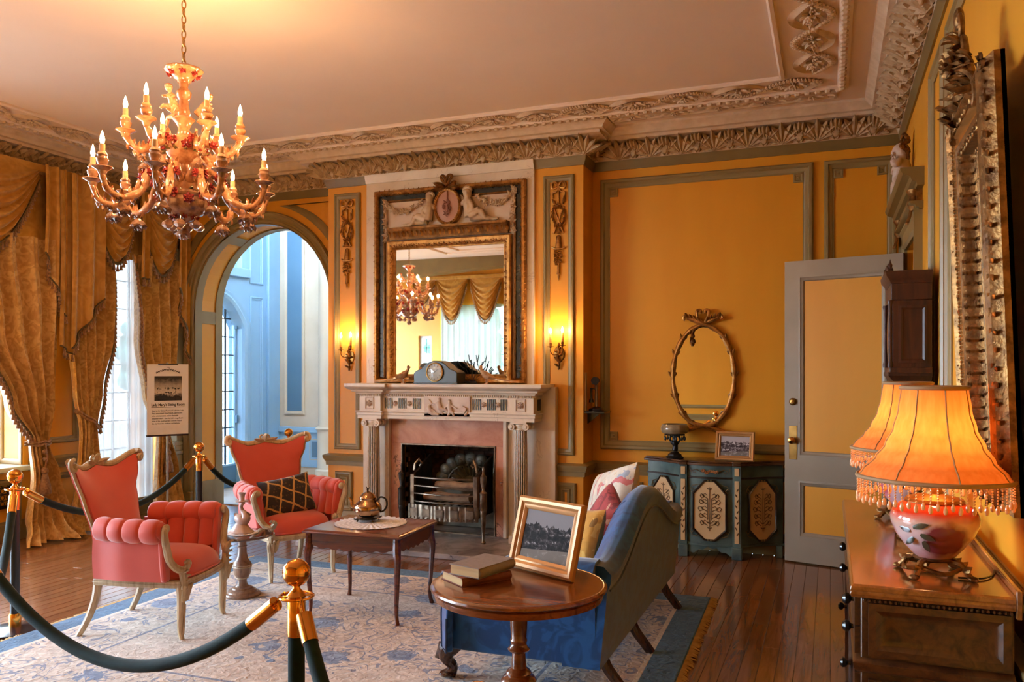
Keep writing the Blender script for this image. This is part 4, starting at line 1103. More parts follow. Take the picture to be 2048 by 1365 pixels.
def garland(pts, n, r, name='garland'):
    m = MB(); rr = random.Random(len(pts)*7+n)
    P = spline(pts, 8)
    for k in range(n):
        p = P[int(k/(n-1)*(len(P)-1))] if n > 1 else P[0]
        q = Vector((p.x+rr.uniform(-1, 1)*r*0.5, p.y, p.z+rr.uniform(-1, 1)*r*0.5))
        m.flower(q, (rr.uniform(-0.5, 0.5), -1, rr.uniform(-0.5, 0.5)), r*rr.uniform(0.8, 1.2), 5, 2 if k % 2 else 1)
        for j in range(2): m.leaf(q, (rr.uniform(-1, 1), -0.2, rr.uniform(-1, 1)), (0, -1, 0), r*1.8, r*0.7, 0.2, 3)
    m.tube(P, r*0.35, 6)
    return obj(name, m, CHERUB, OM)
ym_ = Y1-0.03
garland([(-3.955, ym_, 3.16), (-3.90, ym_, 3.09), (-3.80, ym_, 3.04), (-3.70, ym_, 3.06), (-3.58, ym_, 3.12)], 13, 0.026)
garland([(-3.955, ym_, 3.15), (-3.95, ym_, 3.0), (-3.955, ym_, 2.86), (-3.95, ym_, 2.79)], 10, 0.024)
garland([(-2.64, ym_, 3.19), (-2.70, ym_, 3.10), (-2.80, ym_, 3.05), (-2.90, ym_, 3.08), (-3.0, ym_, 3.13)], 13, 0.026)
garland([(-2.64, ym_, 3.18), (-2.645, ym_, 3.0), (-2.65, ym_, 2.88), (-2.66, ym_, 2.8)], 11, 0.026)

# ---- things on the mantel shelf
MZ = 1.4275
CK = thing('mantel_clock', 'dark slate-green humped mantel clock with round glass dial', 'clock', (-3.29, 6.645, MZ), math.radians(-4))
prof = [(-0.225, 0), (0.225, 0), (0.225, 0.10), (0.20, 0.118)]+[(0.15, 0.135), (0.11, 0.17), (0.07, 0.196), (0.02, 0.207), (-0.02, 0.207), (-0.07, 0.196), (-0.11, 0.17), (-0.15, 0.135)]+[(-0.20, 0.118), (-0.225, 0.10)]
m = MB().prism(prof, lambda u, v, h: (u, h, v), -0.055, 0.10); obj('case', m, M('slate_green_lacquer', (30, 37, 35), 0.28, c2=(24, 30, 29), coat=0.15), CK, bevel=0.006)
m = MB().prism([(-0.23, 0), (0.23, 0), (0.23, 0.014), (-0.23, 0.014)], lambda u, v, h: (u, h, v), -0.062, 0.105); obj('base', m, BLACK, CK, bevel=0.004)
m = MB(); m.lathe([(0.082, 0), (0.088, 0.006), (0.086, 0.014), (0.078, 0.016), (0.078, 0.006)], 32, T=TR((0, -0.055, 0.105), rx=PI/2), caps=False); obj('bezel', m, BRASSD, CK)
m = MB(); m.lathe([(0.079, 0.004), (0.079, 0.008)], 32, T=TR((0, -0.055, 0.105), rx=PI/2)); dial = obj('dial', m, M('silvered_dial', (104, 98, 88), 0.3, 0.2), CK)
m = MB()
for k in range(12):
    a = 2*PI*k/12; m.cbox((0, 0, 0), (0.004, 0.002, 0.016), TR((0.062*sin(a), -0.064, 0.105+0.062*cos(a)), ry=a))
stuff(obj('hour_marks', m, BLACK, dial))
m = MB(); m.cbox((0, 0, 0.018), (0.004, 0.002, 0.045), TR((0, -0.0655, 0.105), ry=0.9)); m.cbox((0, 0, 0.025), (0.003, 0.002, 0.06), TR((0, -0.066, 0.105), ry=-1.7)); obj('clock_hands', m, BLACK, dial)
m = MB(); m.lathe([(0.08, 0), (0.07, 0.008), (0.04, 0.015), (0.0, 0.018)], 28, T=TR((0, -0.066, 0.105), rx=PI/2)); obj('dial_glass', m, PGLASS, CK)
PHE = M('bronzed_feather', (206, 162, 118), 0.35, 0.35, c2=(150, 106, 72), nscale=30, bumpn=0.4, bscale=60)
def pheasant(x, y, face, sc, label):
    t = thing('pheasant_figurine', label, 'figurine', (x, y, MZ), 0, 'bird figurines on the mantel shelf'); s = sc
    m = MB(); F = face
    P = lambda a, b, c=0: (F*a*s, c*s, b*s)
    m.tube(spline([P(0.055, 0.135), P(0.05, 0.12), P(0.035, 0.095), P(0.005, 0.07), P(-0.05, 0.05), P(-0.09, 0.037)], 4), [0.006*s, 0.012*s, 0.014*s, 0.0125*s, 0.012*s, 0.012*s, 0.013*s, 0.015*s, 0.019*s, 0.023*s, 0.027*s, 0.029*s, 0.029*s, 0.027*s, 0.024*s, 0.021*s, 0.017*s, 0.014*s, 0.012*s, 0.011*s, 0.01*s], 10)
    m.ell(P(0.052, 0.136), 0.0145*s, 8, 6); m.tube([P(0.06, 0.137), P(0.078, 0.132)], [0.006*s, 0.001*s], 6)
    b = obj('body', m, PHE, t)
    for cy in (-1, 1):
        w = MB(); w.leaf(P(0.02, 0.075, cy*0.022), (-F, cy*0.1, -0.3), (0, cy, 0.3), 0.08*s, 0.04*s, 0.0); obj('wing', w, PHE, b)
    w = MB()
    for k in range(3): w.leaf(P(-0.07, 0.04, (k-1)*0.006), (-F, (k-1)*0.06, -0.13), (0, 0, 1), (0.20-0.03*abs(k-1))*s, 0.018*s, 0.0, 6)
    obj('tail', w, PHE, t)
    w = MB()
    for cy in (-1, 1): w.tube([P(0.0, 0.05, cy*0.012), P(0.004, 0.02, cy*0.012), P(0.0, 0.003, cy*0.012)], 0.004*s, 6); w.leaf(P(-0.01, 0.003, cy*0.012), (F, 0, 0), (0, 0, 1), 0.03*s, 0.012*s, 0, 2)
    obj('feet', w, PHE, t)
pheasant(-3.66, 6.66, 1, 1.12, 'bronzed pheasant figurine at the left end of the mantel, looking right')
pheasant(-3.585, 6.77, 1, 1.0, 'bronzed pheasant figurine behind, next to the dark round-topped reflection shape')
pheasant(-2.82, 6.66, -1, 1.12, 'bronzed pheasant figurine right of the mantel clock, long tail to the right')
m = MB(); m.prism([(-0.055, 0), (0.055, 0), (0.055, 0.10)]+[(0.055*cos(PI*i/12), 0.12+0.075*sin(PI*i/12)) for i in range(13)]+[(-0.055, 0.10)], lambda u, v, h: (u, h+v*0.12, v), 0, 0.016)  # dark dome added in place of a reflection in the mirror glass
t = thing('round_topped_reflection', 'small black round-topped shape on the mantel standing in for a mirror reflection', 'reflection shape', (-3.52, 6.80, MZ))
obj('dark_dome', m, BLACK, t, bevel=0.004)
obj('strut', MB().prism([(-0.01, 0), (0.01, 0), (0.006, 0.1), (-0.006, 0.1)], lambda u, v, h: (u, h-0.04+v*0.4, v), 0, 0.005), BLACK, t)
t = thing('lavender_sprigs', 'bunch of dried lavender sprigs lying behind the mantel clock', 'dried flowers', (-3.02, 6.79, MZ))
rr = random.Random(9)
LAV = M('dried_lavender', (52, 58, 76), 0.8, c2=(38, 40, 52), nscale=40)
for k in range(15):
    a = math.radians(lerp(-58, 78, k/14)+rr.uniform(-7, 7)); L = rr.uniform(0.15, 0.26)
    x1, z1 = L*sin(a), max(0.03, 0.06+L*cos(a)*0.85); y1 = rr.uniform(-0.02, 0.03)
    m = MB(); m.tube([(0.0, 0, 0.012), (x1*0.5+rr.uniform(-.02, .02), y1*0.5, z1*0.55), (x1, y1, z1)], 0.0014, 5)
    for j in range(5): m.ell((x1*(0.8+0.05*j), y1*(0.8+0.05*j), z1*(0.8+0.05*j)), (0.005, 0.005, 0.007), 6, 4)
    obj('sprig', m, LAV, t)
obj('stem_bundle', MB().tube([(-0.1, 0, 0.012), (0.04, 0, 0.012)], 0.012, 8), LAV, t)

# ---- sconces
def sconce(x, z, label):
    t = thing('wall_sconce', label, 'sconce', (x, YB, z), 0, 'candle sconces on the chimney breast')
    m = MB(); m.lathe([(0.05, 0), (0.05, 0.008), (0.044, 0.014), (0.0, 0.017)], 24, T=TR((0, 0, 0.06), rx=PI/2, s=(1, 1.45, 1))); obj('back_plate', m, BRASSD, t)
    m = MB(); m.tube(spline([(0, -0.02, 0.13), (0.008, -0.03, 0.08), (-0.012, -0.036, 0.03), (0.008, -0.03, -0.02), (0, -0.01, -0.07)], 5), [0.006]*6+[0.011]*8+[0.009]*4+[0.005]*3, 8)
    for k in range(6): m.leaf((0, -0.025, 0.10-0.03*k), ((-1) ** k, -0.4, 0.7), (0, -1, 0), 0.05, 0.02, 0.3)
    m.ell((0, -0.02, -0.065), (0.01, 0.01, 0.018), 8, 6); m.leaf((0, -0.02, 0.10), (0.2, -0.2, 1), (0, -1, 0), 0.07, 0.025); obj('scroll_stem', m, GILTD, t)
    for sx in (-1, 1):
        a = MB(); zz = 0.0 if sx < 0 else 0.008
        a.tube(spline([(0, -0.03, 0.06), (sx*0.03, -0.06, 0.05), (sx*0.056, -0.075, 0.075+zz), (sx*0.054, -0.08, 0.115+zz)], 5), 0.0055, 7)
        a.lathe([(0.006, 0), (0.012, 0.006), (0.03, 0.01), (0.032, 0.013), (0.010, 0.014), (0.012, 0.022), (0.014, 0.034), (0.011, 0.045)], 16, c=(sx*0.054, -0.08, 0.112+zz)); arm = obj('arm', a, GILTD, t)
        c = MB(); c.lathe([(0.0115, 0.155+zz), (0.0125, 0.16+zz), (0.0115, 0.236+zz), (0.008, 0.24+zz)], 14, c=(sx*0.054, -0.08, 0)); obj('candle_sleeve', c, M('honey_candle', (214, 140, 70), 0.5), arm)
        b = MB(); b.lathe([(0.004, 0.238+zz), (0.010, 0.25+zz), (0.0115, 0.258+zz), (0.007, 0.275+zz), (0.0, 0.292+zz)], 12, c=(sx*0.054, -0.08, 0)); obj('bulb', b, FLAME, arm)
        bulb_light(t, (sx*0.054, -0.10, 0.262+zz), 1.9)
    return t
sconce(-4.385, 1.625, 'two-candle gilt wall sconce left of the overmantel mirror'); sconce(-2.235, 1.635, 'two-candle gilt wall sconce right of the overmantel mirror')
# ---- gilt trophies on the pilasters
def trophy(x, label):
    t = thing('gilded_wall_trophy', label, 'wall ornament', (x, YB-0.002, 2.34), 0, 'gilded ornaments on the pilasters')
    m = MB(); 
    for sx in (-1, 1): m.tube(spline([(0, -0.012, 0.84), (sx*0.03, -0.016, 0.875), (sx*0.06, -0.014, 0.86), (sx*0.055, -0.016, 0.82), (sx*0.02, -0.014, 0.825), (0, -0.012, 0.84)], 4), 0.010, 6); m.tube(spline([(0, -0.012, 0.84), (sx*0.02, -0.016, 0.79), (sx*0.055, -0.012, 0.78), (sx*0.05, -0.014, 0.73)], 4), 0.009, 6)
    obj('bow', m, GILT, t)
    m = MB(); rr = random.Random(11)
    for k in range(28):
        a = 2*PI*k/28; m.leaf((0.05*cos(a), -0.008, 0.575+0.085*sin(a)), (-sin(a)+rr.uniform(-.4, .4), -0.25, cos(a)+rr.uniform(-.4, .4)), (0, -1, 0), 0.05, 0.02, 0.2, 3)
    m.flower((0, -0.016, 0.665), (0, -1, 0), 0.03, 6); m.flower((-0.02, -0.016, 0.49), (0, -1, 0), 0.024, 6); m.flower((0.02, -0.016, 0.50), (0, -1, 0), 0.024, 6)
    m.tube([(0, -0.012, 0.84), (0, -0.014, 0.66)], 0.008, 6); m.leaf((-0.03, -0.01, 0.68), (-0.6, -0.2, 1), (0, -1, 0), 0.06, 0.025); m.leaf((0.04, -0.01, 0.68), (0.3, -0.2, 1), (0, -1, 0), 0.08, 0.025)
    obj('wreath', m, GILT, t)
    m = MB()
    for sx in (-1, 1): m.tube([(sx*0.05, -0.012, 0.66), (-sx*0.045, -0.016, 0.42)], [0.006, 0.011], 6)
    m.lathe([(0.004, 0.0), (0.028, -0.03), (0.03, -0.04), (0.012, -0.05)], 12, c=(0, -0.012, 0.47)); obj('crossed_pipes', m, GILT, t)
    m = MB(); m.lathe([(0.008, 0.405), (0.02, 0.39), (0.028, 0.30), (0.03, 0.29), (0.012, 0.285)], 14, c=(0, -0.016, 0), sy=0.6); m.tube([(-0.062, -0.012, 0.30), (-0.03, -0.02, 0.282), (0.03, -0.02, 0.282), (0.062, -0.012, 0.30)], 0.009, 6); obj('quiver', m, GILT, t)
    m = MB()
    for k in range(9): m.flower((rr.uniform(-0.03, 0.03), -0.016, 0.265-0.014*k), (rr.uniform(-.4, .4), -1, 0), 0.02, 5)
    for k in range(8): m.leaf((0, -0.012, 0.25-0.012*k), (rr.uniform(-1, 1), -0.2, rr.uniform(-1, .2)), (0, -1, 0), 0.05, 0.02)
    obj('flower_cluster', m, GILT, t)
    m = MB(); m.lathe([(0.006, 0.16), (0.01, 0.15), (0.016, 0.07), (0.018, 0.06), (0.008, 0.056), (0.010, 0.04), (0.004, 0.012), (0, 0.0)], 12, c=(0, -0.014, 0), sy=0.7); obj('tassel_drop', m, GILT, t)
trophy(-4.412, 'gilded ribbon-and-wreath drop on the pilaster left of the overmantel'); trophy(-2.237, 'gilded ribbon-and-wreath drop on the pilaster right of the overmantel')
# ================================================================= CARPET
def RUGMAT():
    m, nt, b = _new('sculpted_wool_carpet')
    tc = N(nt, 'ShaderNodeTexCoord'); sep = N(nt, 'ShaderNodeSeparateXYZ'); nt.links.new(tc.outputs['Object'], sep.inputs[0])
    x, y = sep.outputs[0], sep.outputs[1]
    HX, HY = 1.84, 1.5
    ex = mathn(nt, 'SUBTRACT', HX, mathn(nt, 'ABSOLUTE', x)); ey = mathn(nt, 'SUBTRACT', HY, mathn(nt, 'ABSOLUTE', y))
    e = mathn(nt, 'MINIMUM', ex, ey)
    vec = tc.outputs['Object']
    fine = noise(nt, vec, 9, 4, 0.55, 1.5); fine2 = noise(nt, vec, 26, 3, 0.5, 0.8)
    cream = ramp(nt, fine2, [(0.3, (184, 164, 146)), (0.7, (230, 214, 198))])
    # scroll work: thin contour lines of a warped noise
    con = mathn(nt, 'ABSOLUTE', mathn(nt, 'SUBTRACT', mathn(nt, 'FRACT', mathn(nt, 'MULTIPLY', noise(nt, vec, 5.5, 2, 0.5, 1.0), 6.0)), 0.5))
    scr = mathn(nt, 'LESS_THAN', con, 0.10)
    # where flowers grow: border band plus scattered sprays plus centre medallion
    band = mathn(nt, 'MULTIPLY', mathn(nt, 'LESS_THAN', e, 0.62), mathn(nt, 'GREATER_THAN', e, 0.2))
    vor = N(nt, 'ShaderNodeTexVoronoi'); vor.inputs['Scale'].default_value = 2.6; vor.inputs['Randomness'].default_value = 0.55; nt.links.new(vec, vor.inputs['Vector'])
    dots = mathn(nt, 'LESS_THAN', mathn(nt, 'ADD', vor.outputs['Distance'], mathn(nt, 'MULTIPLY', mathn(nt, 'SUBTRACT', fine, 0.5), 0.35)), 0.30)
    ln = N(nt, 'ShaderNodeVectorMath', operation='LENGTH'); nt.links.new(vec, ln.inputs[0])
    med = mathn(nt, 'LESS_THAN', mathn(nt, 'ADD', ln.outputs['Value'], mathn(nt, 'MULTIPLY', fine, 0.3)), 0.72)
    area = mathn(nt, 'MAXIMUM', band, med)
    spray = mathn(nt, 'GREATER_THAN', noise(nt, vec, 1.7, 1, 0.4), 0.55)
    zone = mathn(nt, 'MAXIMUM', area, spray)
    blue = ramp(nt, fine, [(0.35, (70, 92, 132)), (0.6, (132, 152, 184))])
    c = mixc(nt, mathn(nt, 'MULTIPLY', mathn(nt, 'MULTIPLY', dots, zone), 0.88), cream, blue)
    c = mixc(nt, mathn(nt, 'MULTIPLY', mathn(nt, 'MULTIPLY', scr, zone), 0.75), c, (98, 110, 142))
    # guard lines and blue border
    def line(a, w): return mathn(nt, 'LESS_THAN', mathn(nt, 'ABSOLUTE', mathn(nt, 'SUBTRACT', e, a)), w)
    c = mixc(nt, mathn(nt, 'MULTIPLY', line(0.66, 0.010), 0.8), c, (92, 104, 138))
    c = mixc(nt, mathn(nt, 'MULTIPLY', line(0.19, 0.012), 0.9), c, (226, 214, 196))
    bl = ramp(nt, fine2, [(0.3, (52, 88, 124)), (0.7, (80, 122, 160))])
    c = mixc(nt, mathn(nt, 'LESS_THAN', e, 0.175), c, bl)
    nt.links.new(c, b.inputs['Base Color']); b.inputs['Roughness'].default_value = 0.95; b.inputs['Specular IOR Level'].default_value = 0.1; b.inputs['Sheen Weight'].default_value = 0.25
    h = mathn(nt, 'ADD', mathn(nt, 'MULTIPLY', mathn(nt, 'MAXIMUM', scr, dots), -0.6), mathn(nt, 'MULTIPLY', fine2, 0.6))
    bump(nt, b, h, 0.8, 0.016)
    return m
RG = thing('carpet', 'large sculpted wool carpet in cream with blue flowers and blue border', 'carpet', (-2.55, 4.1, 0), math.radians(1.5))
m = MB(); HX, HY = 1.84, 1.5
m.rings([[(-HX, -HY, 0.001), (HX, -HY, 0.001), (HX, HY, 0.001), (-HX, HY, 0.001)], [(-HX, -HY, 0.012), (HX, -HY, 0.012), (HX, HY, 0.012), (-HX, HY, 0.012)], [(-HX+0.008, -HY+0.008, 0.018), (HX-0.008, -HY+0.008, 0.018), (HX-0.008, HY-0.008, 0.018), (-HX+0.008, HY-0.008, 0.018)]], True, True, True)
obj('pile', m, RUGMAT(), RG, smooth=None)
m = MB(); rr = random.Random(4)
for sx in (-1, 1):
    n = 330
    for k in range(n):
        y = -HY+2*HY*(k+0.5)/n; a = rr.uniform(-0.5, 0.5); L = rr.uniform(0.03, 0.055)
        m.tube([(sx*(HX-0.004), y, 0.01), (sx*(HX+L*0.5), y+a*L*0.4, 0.012), (sx*(HX+L), y+a*L, 0.003)], [0.0035, 0.004, 0.003], 4)
stuff(obj('fringe', m, M('carpet_fringe', (206, 170, 112), 0.9, c2=(180, 140, 84), nscale=20), RG))
RZ = 0.018

# ================================================================= ARMCHAIRS
def armchair(loc, rz, label):
    t = thing('armchair', label, 'armchair', loc, rz, 'coral fireside armchairs')
    # legs
    for sx in (-1, 1):
        m = MB(); pts = [(sx*0.245, -0.27, 0.33), (sx*0.25, -0.28, 0.26), (sx*0.248, -0.275, 0.15), (sx*0.245, -0.272, 0.05), (sx*0.25, -0.285, 0.0)]
        P = spline(pts, 4); m.tube(P, [lerp(0.034, 0.013, (i/(len(P)-1))**0.7) for i in range(len(P))], 10)
        for k in range(3): m.leaf((sx*0.245+0.02*(k-1), -0.30, 0.22), (0.2*(k-1), -0.15, 1), (0, -1, 0), 0.10, 0.03, 0.1)
        m.tube([(sx*0.245, -0.302, 0.2), (sx*0.247, -0.292, 0.03)], 0.005, 5); obj('leg', m, CREAMW, t)
        m = MB(); P = spline([(sx*0.235, 0.235, 0.34), (sx*0.24, 0.25, 0.22), (sx*0.25, 0.29, 0.1), (sx*0.26, 0.345, 0.0)], 4); m.tube(P, [lerp(0.026, 0.018, i/(len(P)-1)) for i in range(len(P))], 8); obj('leg', m, CREAMW, t)
    # seat rail
    def rail(y, w): return w
    ring = [(-0.275, -0.29), (-0.14, -0.315), (0, -0.322), (0.14, -0.315), (0.275, -0.29), (0.285, -0.1), (0.265, 0.25), (0, 0.265), (-0.265, 0.25), (-0.285, -0.1)]
    m = MB(); m.prism(ring, lambda u, v, h: (u, v, h), 0.295, 0.335); m.prism([(u*1.01, v*1.01) for u, v in ring], lambda u, v, h: (u, v, h), 0.31, 0.32); obj('seat_rail', m, CREAMW, t, bevel=0.006)
    # seat
    def seatf(u, v):
        a = 2*PI*u; r = sin(PI*v/2) if v <= 1 else 1
        cx_, sy_ = cos(a), sin(a); k = (abs(cx_)**4+abs(sy_)**4)**-0.25
        return (0.262*k*cx_*r*(1-0.03*sy_), -0.035+0.27*k*sy_*r, 0.335+0.125*(max(0, 1-r**5))**0.45+0.01*(1-r))
    m = MB(); m.grid(seatf, 44, 14, cu=True); st = obj('seat', m, CORAL, t, smooth=60)
    m = MB(); m.tube([(0.265*(abs(cos(a))**4+abs(sin(a))**4)**-0.25*cos(a), -0.035+0.273*(abs(cos(a))**4+abs(sin(a))**4)**-0.25*sin(a), 0.345) for a in [2*PI*k/48 for k in range(48)]], 0.006, 6, closed=True); obj('piping', m, ROSE, st)
    # back
    def edge(zz): return interp([(0.40, 0.245), (0.60, 0.225), (0.78, 0.255), (0.92, 0.305), (1.0, 0.335)], zz)
    def topz(x):
        q = abs(x)/0.34; return 0.968-0.022*sin(PI*min(1, q*1.1))+0.04*sm((q-0.45)/0.55) if q < 1.05 else 1.0
    def by(x, z): return 0.205+0.20*sm((z-0.38)/0.8)*0.9+0.06*((z-0.38)/0.6)-0.10*(abs(x)/0.34)**2.2*sm((z-0.45)/0.5)
    def bf(off, shr):
        def g(u, v):
            s = 2*u-1; z0 = 0.40; zt = topz(s*0.34)-shr; z = lerp(z0, zt, v); x = s*(edge(z)-shr)
            puff = 0.03*(1-s**4)*(1-(2*v-1)**6)
            return (x, by(x, z)+off-(puff if off < 0.02 else 0), z)
        return g
    m = MB(); m.grid(bf(0.0, 0.012), 21, 17)
    bk = obj('backrest', m, CORAL, t, smooth=60)
    m = MB(); n = 30
    A = bf(0.045, 0.006); m.grid(A, 21, 17)
    F = bf(0.0, 0.008)
    per = [(k/n, 1.0) for k in range(n+1)]
    rg = [[F(0, k/n) for k in range(n+1)]+[F(k/n, 1) for k in range(1, n)]+[F(1, 1-k/n) for k in range(n+1)], [A(0, k/n) for k in range(n+1)]+[A(k/n, 1) for k in range(1, n)]+[A(1, 1-k/n) for k in range(n+1)]]
    m.rings(rg, False); obj('outer_back', m, ROSE, t, smooth=60)
    G = bf(0.02, 0.0)
    m = MB(); P = [G(k/40, 1) for k in range(41)]; m.tube(P, [0.026-0.006*abs(cos(PI*k/40)) for k in range(41)], 10)
    for sx, u in ((-1, 0), (1, 1)):
        q = Vector(G(u, 1)); m.tube(spline([q+Vector((-sx*0.03, -0.01, 0.01)), q+Vector((sx*0.006, -0.015, 0.0)), q+Vector((sx*0.012, -0.02, -0.035)), q+Vector((-sx*0.012, -0.025, -0.05)), q+Vector((-sx*0.024, -0.025, -0.03)), q+Vector((-sx*0.01, -0.027, -0.022))], 4), 0.014, 8)
    tr_ = obj('top_rail', m, CREAMW, t)
    m = MB(); q = Vector(G(0.5, 1))
    for sx in (-1, 1):
        m.tube(spline([q+Vector((0, -0.01, 0.02)), q+Vector((sx*0.02, -0.015, 0.045)), q+Vector((sx*0.04, -0.015, 0.03)), q+Vector((sx*0.03, -0.015, 0.014)), q+Vector((sx*0.07, -0.012, 0.012))], 4), 0.008, 6)
        m.leaf(q+Vector((sx*0.01, -0.02, 0.0)), (sx, -0.1, 0.15), (0, -1, 0.4), 0.10, 0.03)
    m.leaf(q+Vector((0, -0.02, 0.0)), (0, -0.1, 1), (0, -1, 0), 0.065, 0.04); obj('carved_crest', m, CREAMW, tr_)
    for u in (0, 1):
        m = MB(); m.tube([Vector(G(u, k/16)) for k in range(17)]+[], [0.010]*17, 8); obj('side_rail', m, CREAMW, t)
    # arms
    for sx in (-1, 1):
        def roll(u, v):
            y = lerp(0.215, -0.205, u); lob = abs(sin(4*PI*min(0.9999, max(0.0001, u))))**0.35; r = 0.068*(0.80+0.22*lob)
            if u < 0.02: r *= 0.9
            a = 2*PI*v; xo = interp([(0, 0.275), (0.5, 0.325), (1, 0.335)], u)
            return (sx*(xo+r*cos(a)), y, 0.625+0.02*u*0+r*sin(a))
        m = MB(); m.grid(roll, 49, 18, cv=True)
        m.add([roll(1, k/18) for k in range(18)]+[(sx*0.335, -0.222, 0.625)], [(k, (k+1) % 18, 18) for k in range(18)])
        ar = obj('arm_roll', m, CORAL if sx*0 else ROSE if sx < 2 else CORAL, t, smooth=70)
        # inner tufted panel
        def inner(u, v):
            y = lerp(0.2, -0.2, u); z = lerp(0.43, 0.62, v)
            lob = abs(sin(4*PI*min(0.9999, max(0.0001, u))))**0.4
            but = 1-math.exp(-(((v-0.45)/0.12)**2))*math.exp(-((abs(sin(4*PI*u))/0.35)**2))
            x = interp([(0, 0.235), (0.5, 0.272), (1, 0.282)], u)+0.03*v
            return (sx*(x-0.035*lob*(0.4+0.6*but)), y, z)
        m = MB(); m.grid(inner, 49, 14); obj('tufted_inner_arm', m, CORAL, ar, smooth=70)
        # outer panel
        def outer(u, v):
            y = lerp(0.245, -0.215, u); z = lerp(0.335, 0.60, v); x = interp([(0, 0.27), (0.5, 0.318), (1, 0.325)], u)+0.012*sin(PI*v)-0.02*(1-v)*u
            return (sx*x, y, z)
        m = MB(); m.grid(outer, 14, 8)
        def outer2(u, v):
            p = outer(u, v); return (p[0]-sx*0.03, p[1], p[2])
        m.grid(outer2, 14, 8)
        rg = [[outer(0, k/7) for k in range(8)]+[outer(k/13, 1) for k in range(1, 13)]+[outer(1, 1-k/7) for k in range(8)], [outer2(0, k/7) for k in range(8)]+[outer2(k/13, 1) for k in range(1, 13)]+[outer2(1, 1-k/7) for k in range(8)]]
        m.rings(rg, False); obj('outer_arm_panel', m, ROSE, t, smooth=60)
        # front infill between roll and wood
        m = MB(); poly = [(0.265, 0.335), (0.315, 0.335), (0.335, 0.45), (0.345, 0.58), (0.385, 0.61), (0.375, 0.665), (0.335, 0.685), (0.295, 0.66), (0.285, 0.58), (0.272, 0.45)]
        m.prism(poly, lambda u, v, h: (sx*u, h, v), -0.225, -0.19); obj('arm_front_panel', m, ROSE, t, bevel=0.012)
        # scrolled wooden arm support
        m = MB(); P = spline([(sx*0.335, -0.235, 0.655), (sx*0.355, -0.242, 0.64), (sx*0.362, -0.245, 0.60), (sx*0.34, -0.245, 0.53), (sx*0.318, -0.25, 0.46), (sx*0.285, -0.275, 0.41), (sx*0.25, -0.30, 0.40), (sx*0.235, -0.315, 0.43), (sx*0.25, -0.32, 0.445)], 5)
        m.tube(P, [0.016+0.006*sin(PI*i/(len(P)-1)) for i in range(len(P))], 8)
        m.tube(spline([(sx*0.30, -0.262, 0.43), (sx*0.268, -0.285, 0.40), (sx*0.25, -0.295, 0.35), (sx*0.247, -0.295, 0.29)], 5), [0.014+0.014*i/15 for i in range(16)], 8)
        for k in range(6): m.leaf((sx*(0.262-0.003*k), -0.305+0.002*k, 0.44-0.03*k), (sx*0.25*(-1) ** k, -0.6, 0.6), (0, -1, 0.3), 0.045, 0.022, 0.3, 3)
        m.ell((sx*0.335, -0.24, 0.645), (0.026, 0.016, 0.026), 10, 8); obj('arm_support', m, CREAMW, t)
    return t
chA = armchair((-3.77, 3.84, 0), math.radians(104), 'coral armchair nearer the camera, seen from its side behind the green rope')
chB = armchair((-3.87, 5.22, 0), math.radians(61), 'coral armchair facing us with a dark patterned cushion, by the arch')
for c in (chA, chB): pass
chB.location.z = RZ; chA.location.z = RZ

# ================================================================= CUSHIONS
def pillow(w, h, th, n=22):
    def g(sgn):
        def q(u, v):
            a, b = 2*u-1, 2*v-1
            d = max(0.0, (1-abs(a)**2.6)*(1-abs(b)**2.6))
            pinch = 1-0.07*(1-abs(a)**2)*(abs(b)**3)-0.0
            pinch2 = 1-0.07*(1-abs(b)**2)*(abs(a)**3)
            return (a*w/2*pinch2, sgn*th/2*d**0.42, b*h/2*pinch)
        return q
    m = MB(); m.grid(g(1), n, n); m.grid(g(-1), n, n); return m
def LATTICE():
    m, nt, b = _new('dark_lattice_velvet')
    vec = coords(nt, (1, 1, 1), (0, math.radians(20), 0)); sep = N(nt, 'ShaderNodeSeparateXYZ'); nt.links.new(vec, sep.inputs[0])
    wob = mathn(nt, 'MULTIPLY', noise(nt, vec, 12, 2), 0.03)
    u = mathn(nt, 'ADD', mathn(nt, 'ADD', sep.outputs[0], mathn(nt, 'MULTIPLY', sep.outputs[2], 0.75)), wob); v = mathn(nt, 'ADD', mathn(nt, 'SUBTRACT', sep.outputs[0], mathn(nt, 'MULTIPLY', sep.outputs[2], 0.75)), wob)
    def ln(q): return mathn(nt, 'LESS_THAN', mathn(nt, 'ABSOLUTE', mathn(nt, 'SUBTRACT', mathn(nt, 'FRACT', mathn(nt, 'MULTIPLY', q, 8.5)), 0.5)), 0.065)
    L = mathn(nt, 'MAXIMUM', ln(u), ln(v))
    vo = N(nt, 'ShaderNodeTexVoronoi'); vo.inputs['Scale'].default_value = 42; nt.links.new(vec, vo.inputs['Vector'])
    dots = mathn(nt, 'MULTIPLY', mathn(nt, 'LESS_THAN', vo.outputs['Distance'], 0.3), 0.5)
    c = mixc(nt, dots, (40, 26, 24), (108, 74, 44)); c = mixc(nt, L, c, (196, 150, 84))
    nt.links.new(c, b.inputs['Base Color']); b.inputs['Roughness'].default_value = 0.8; b.inputs['Sheen Weight'].default_value = 0.3
    return m
cu = tag(obj('cushion', pillow(0.40, 0.30, 0.11), LATTICE(), loc=(-3.83, 5.17, 0.60), rot=(math.radians(-22), math.radians(-8), math.radians(56)), smooth=70), 'dark brown cushion with gold lattice on the armchair by the arch', 'cushion')

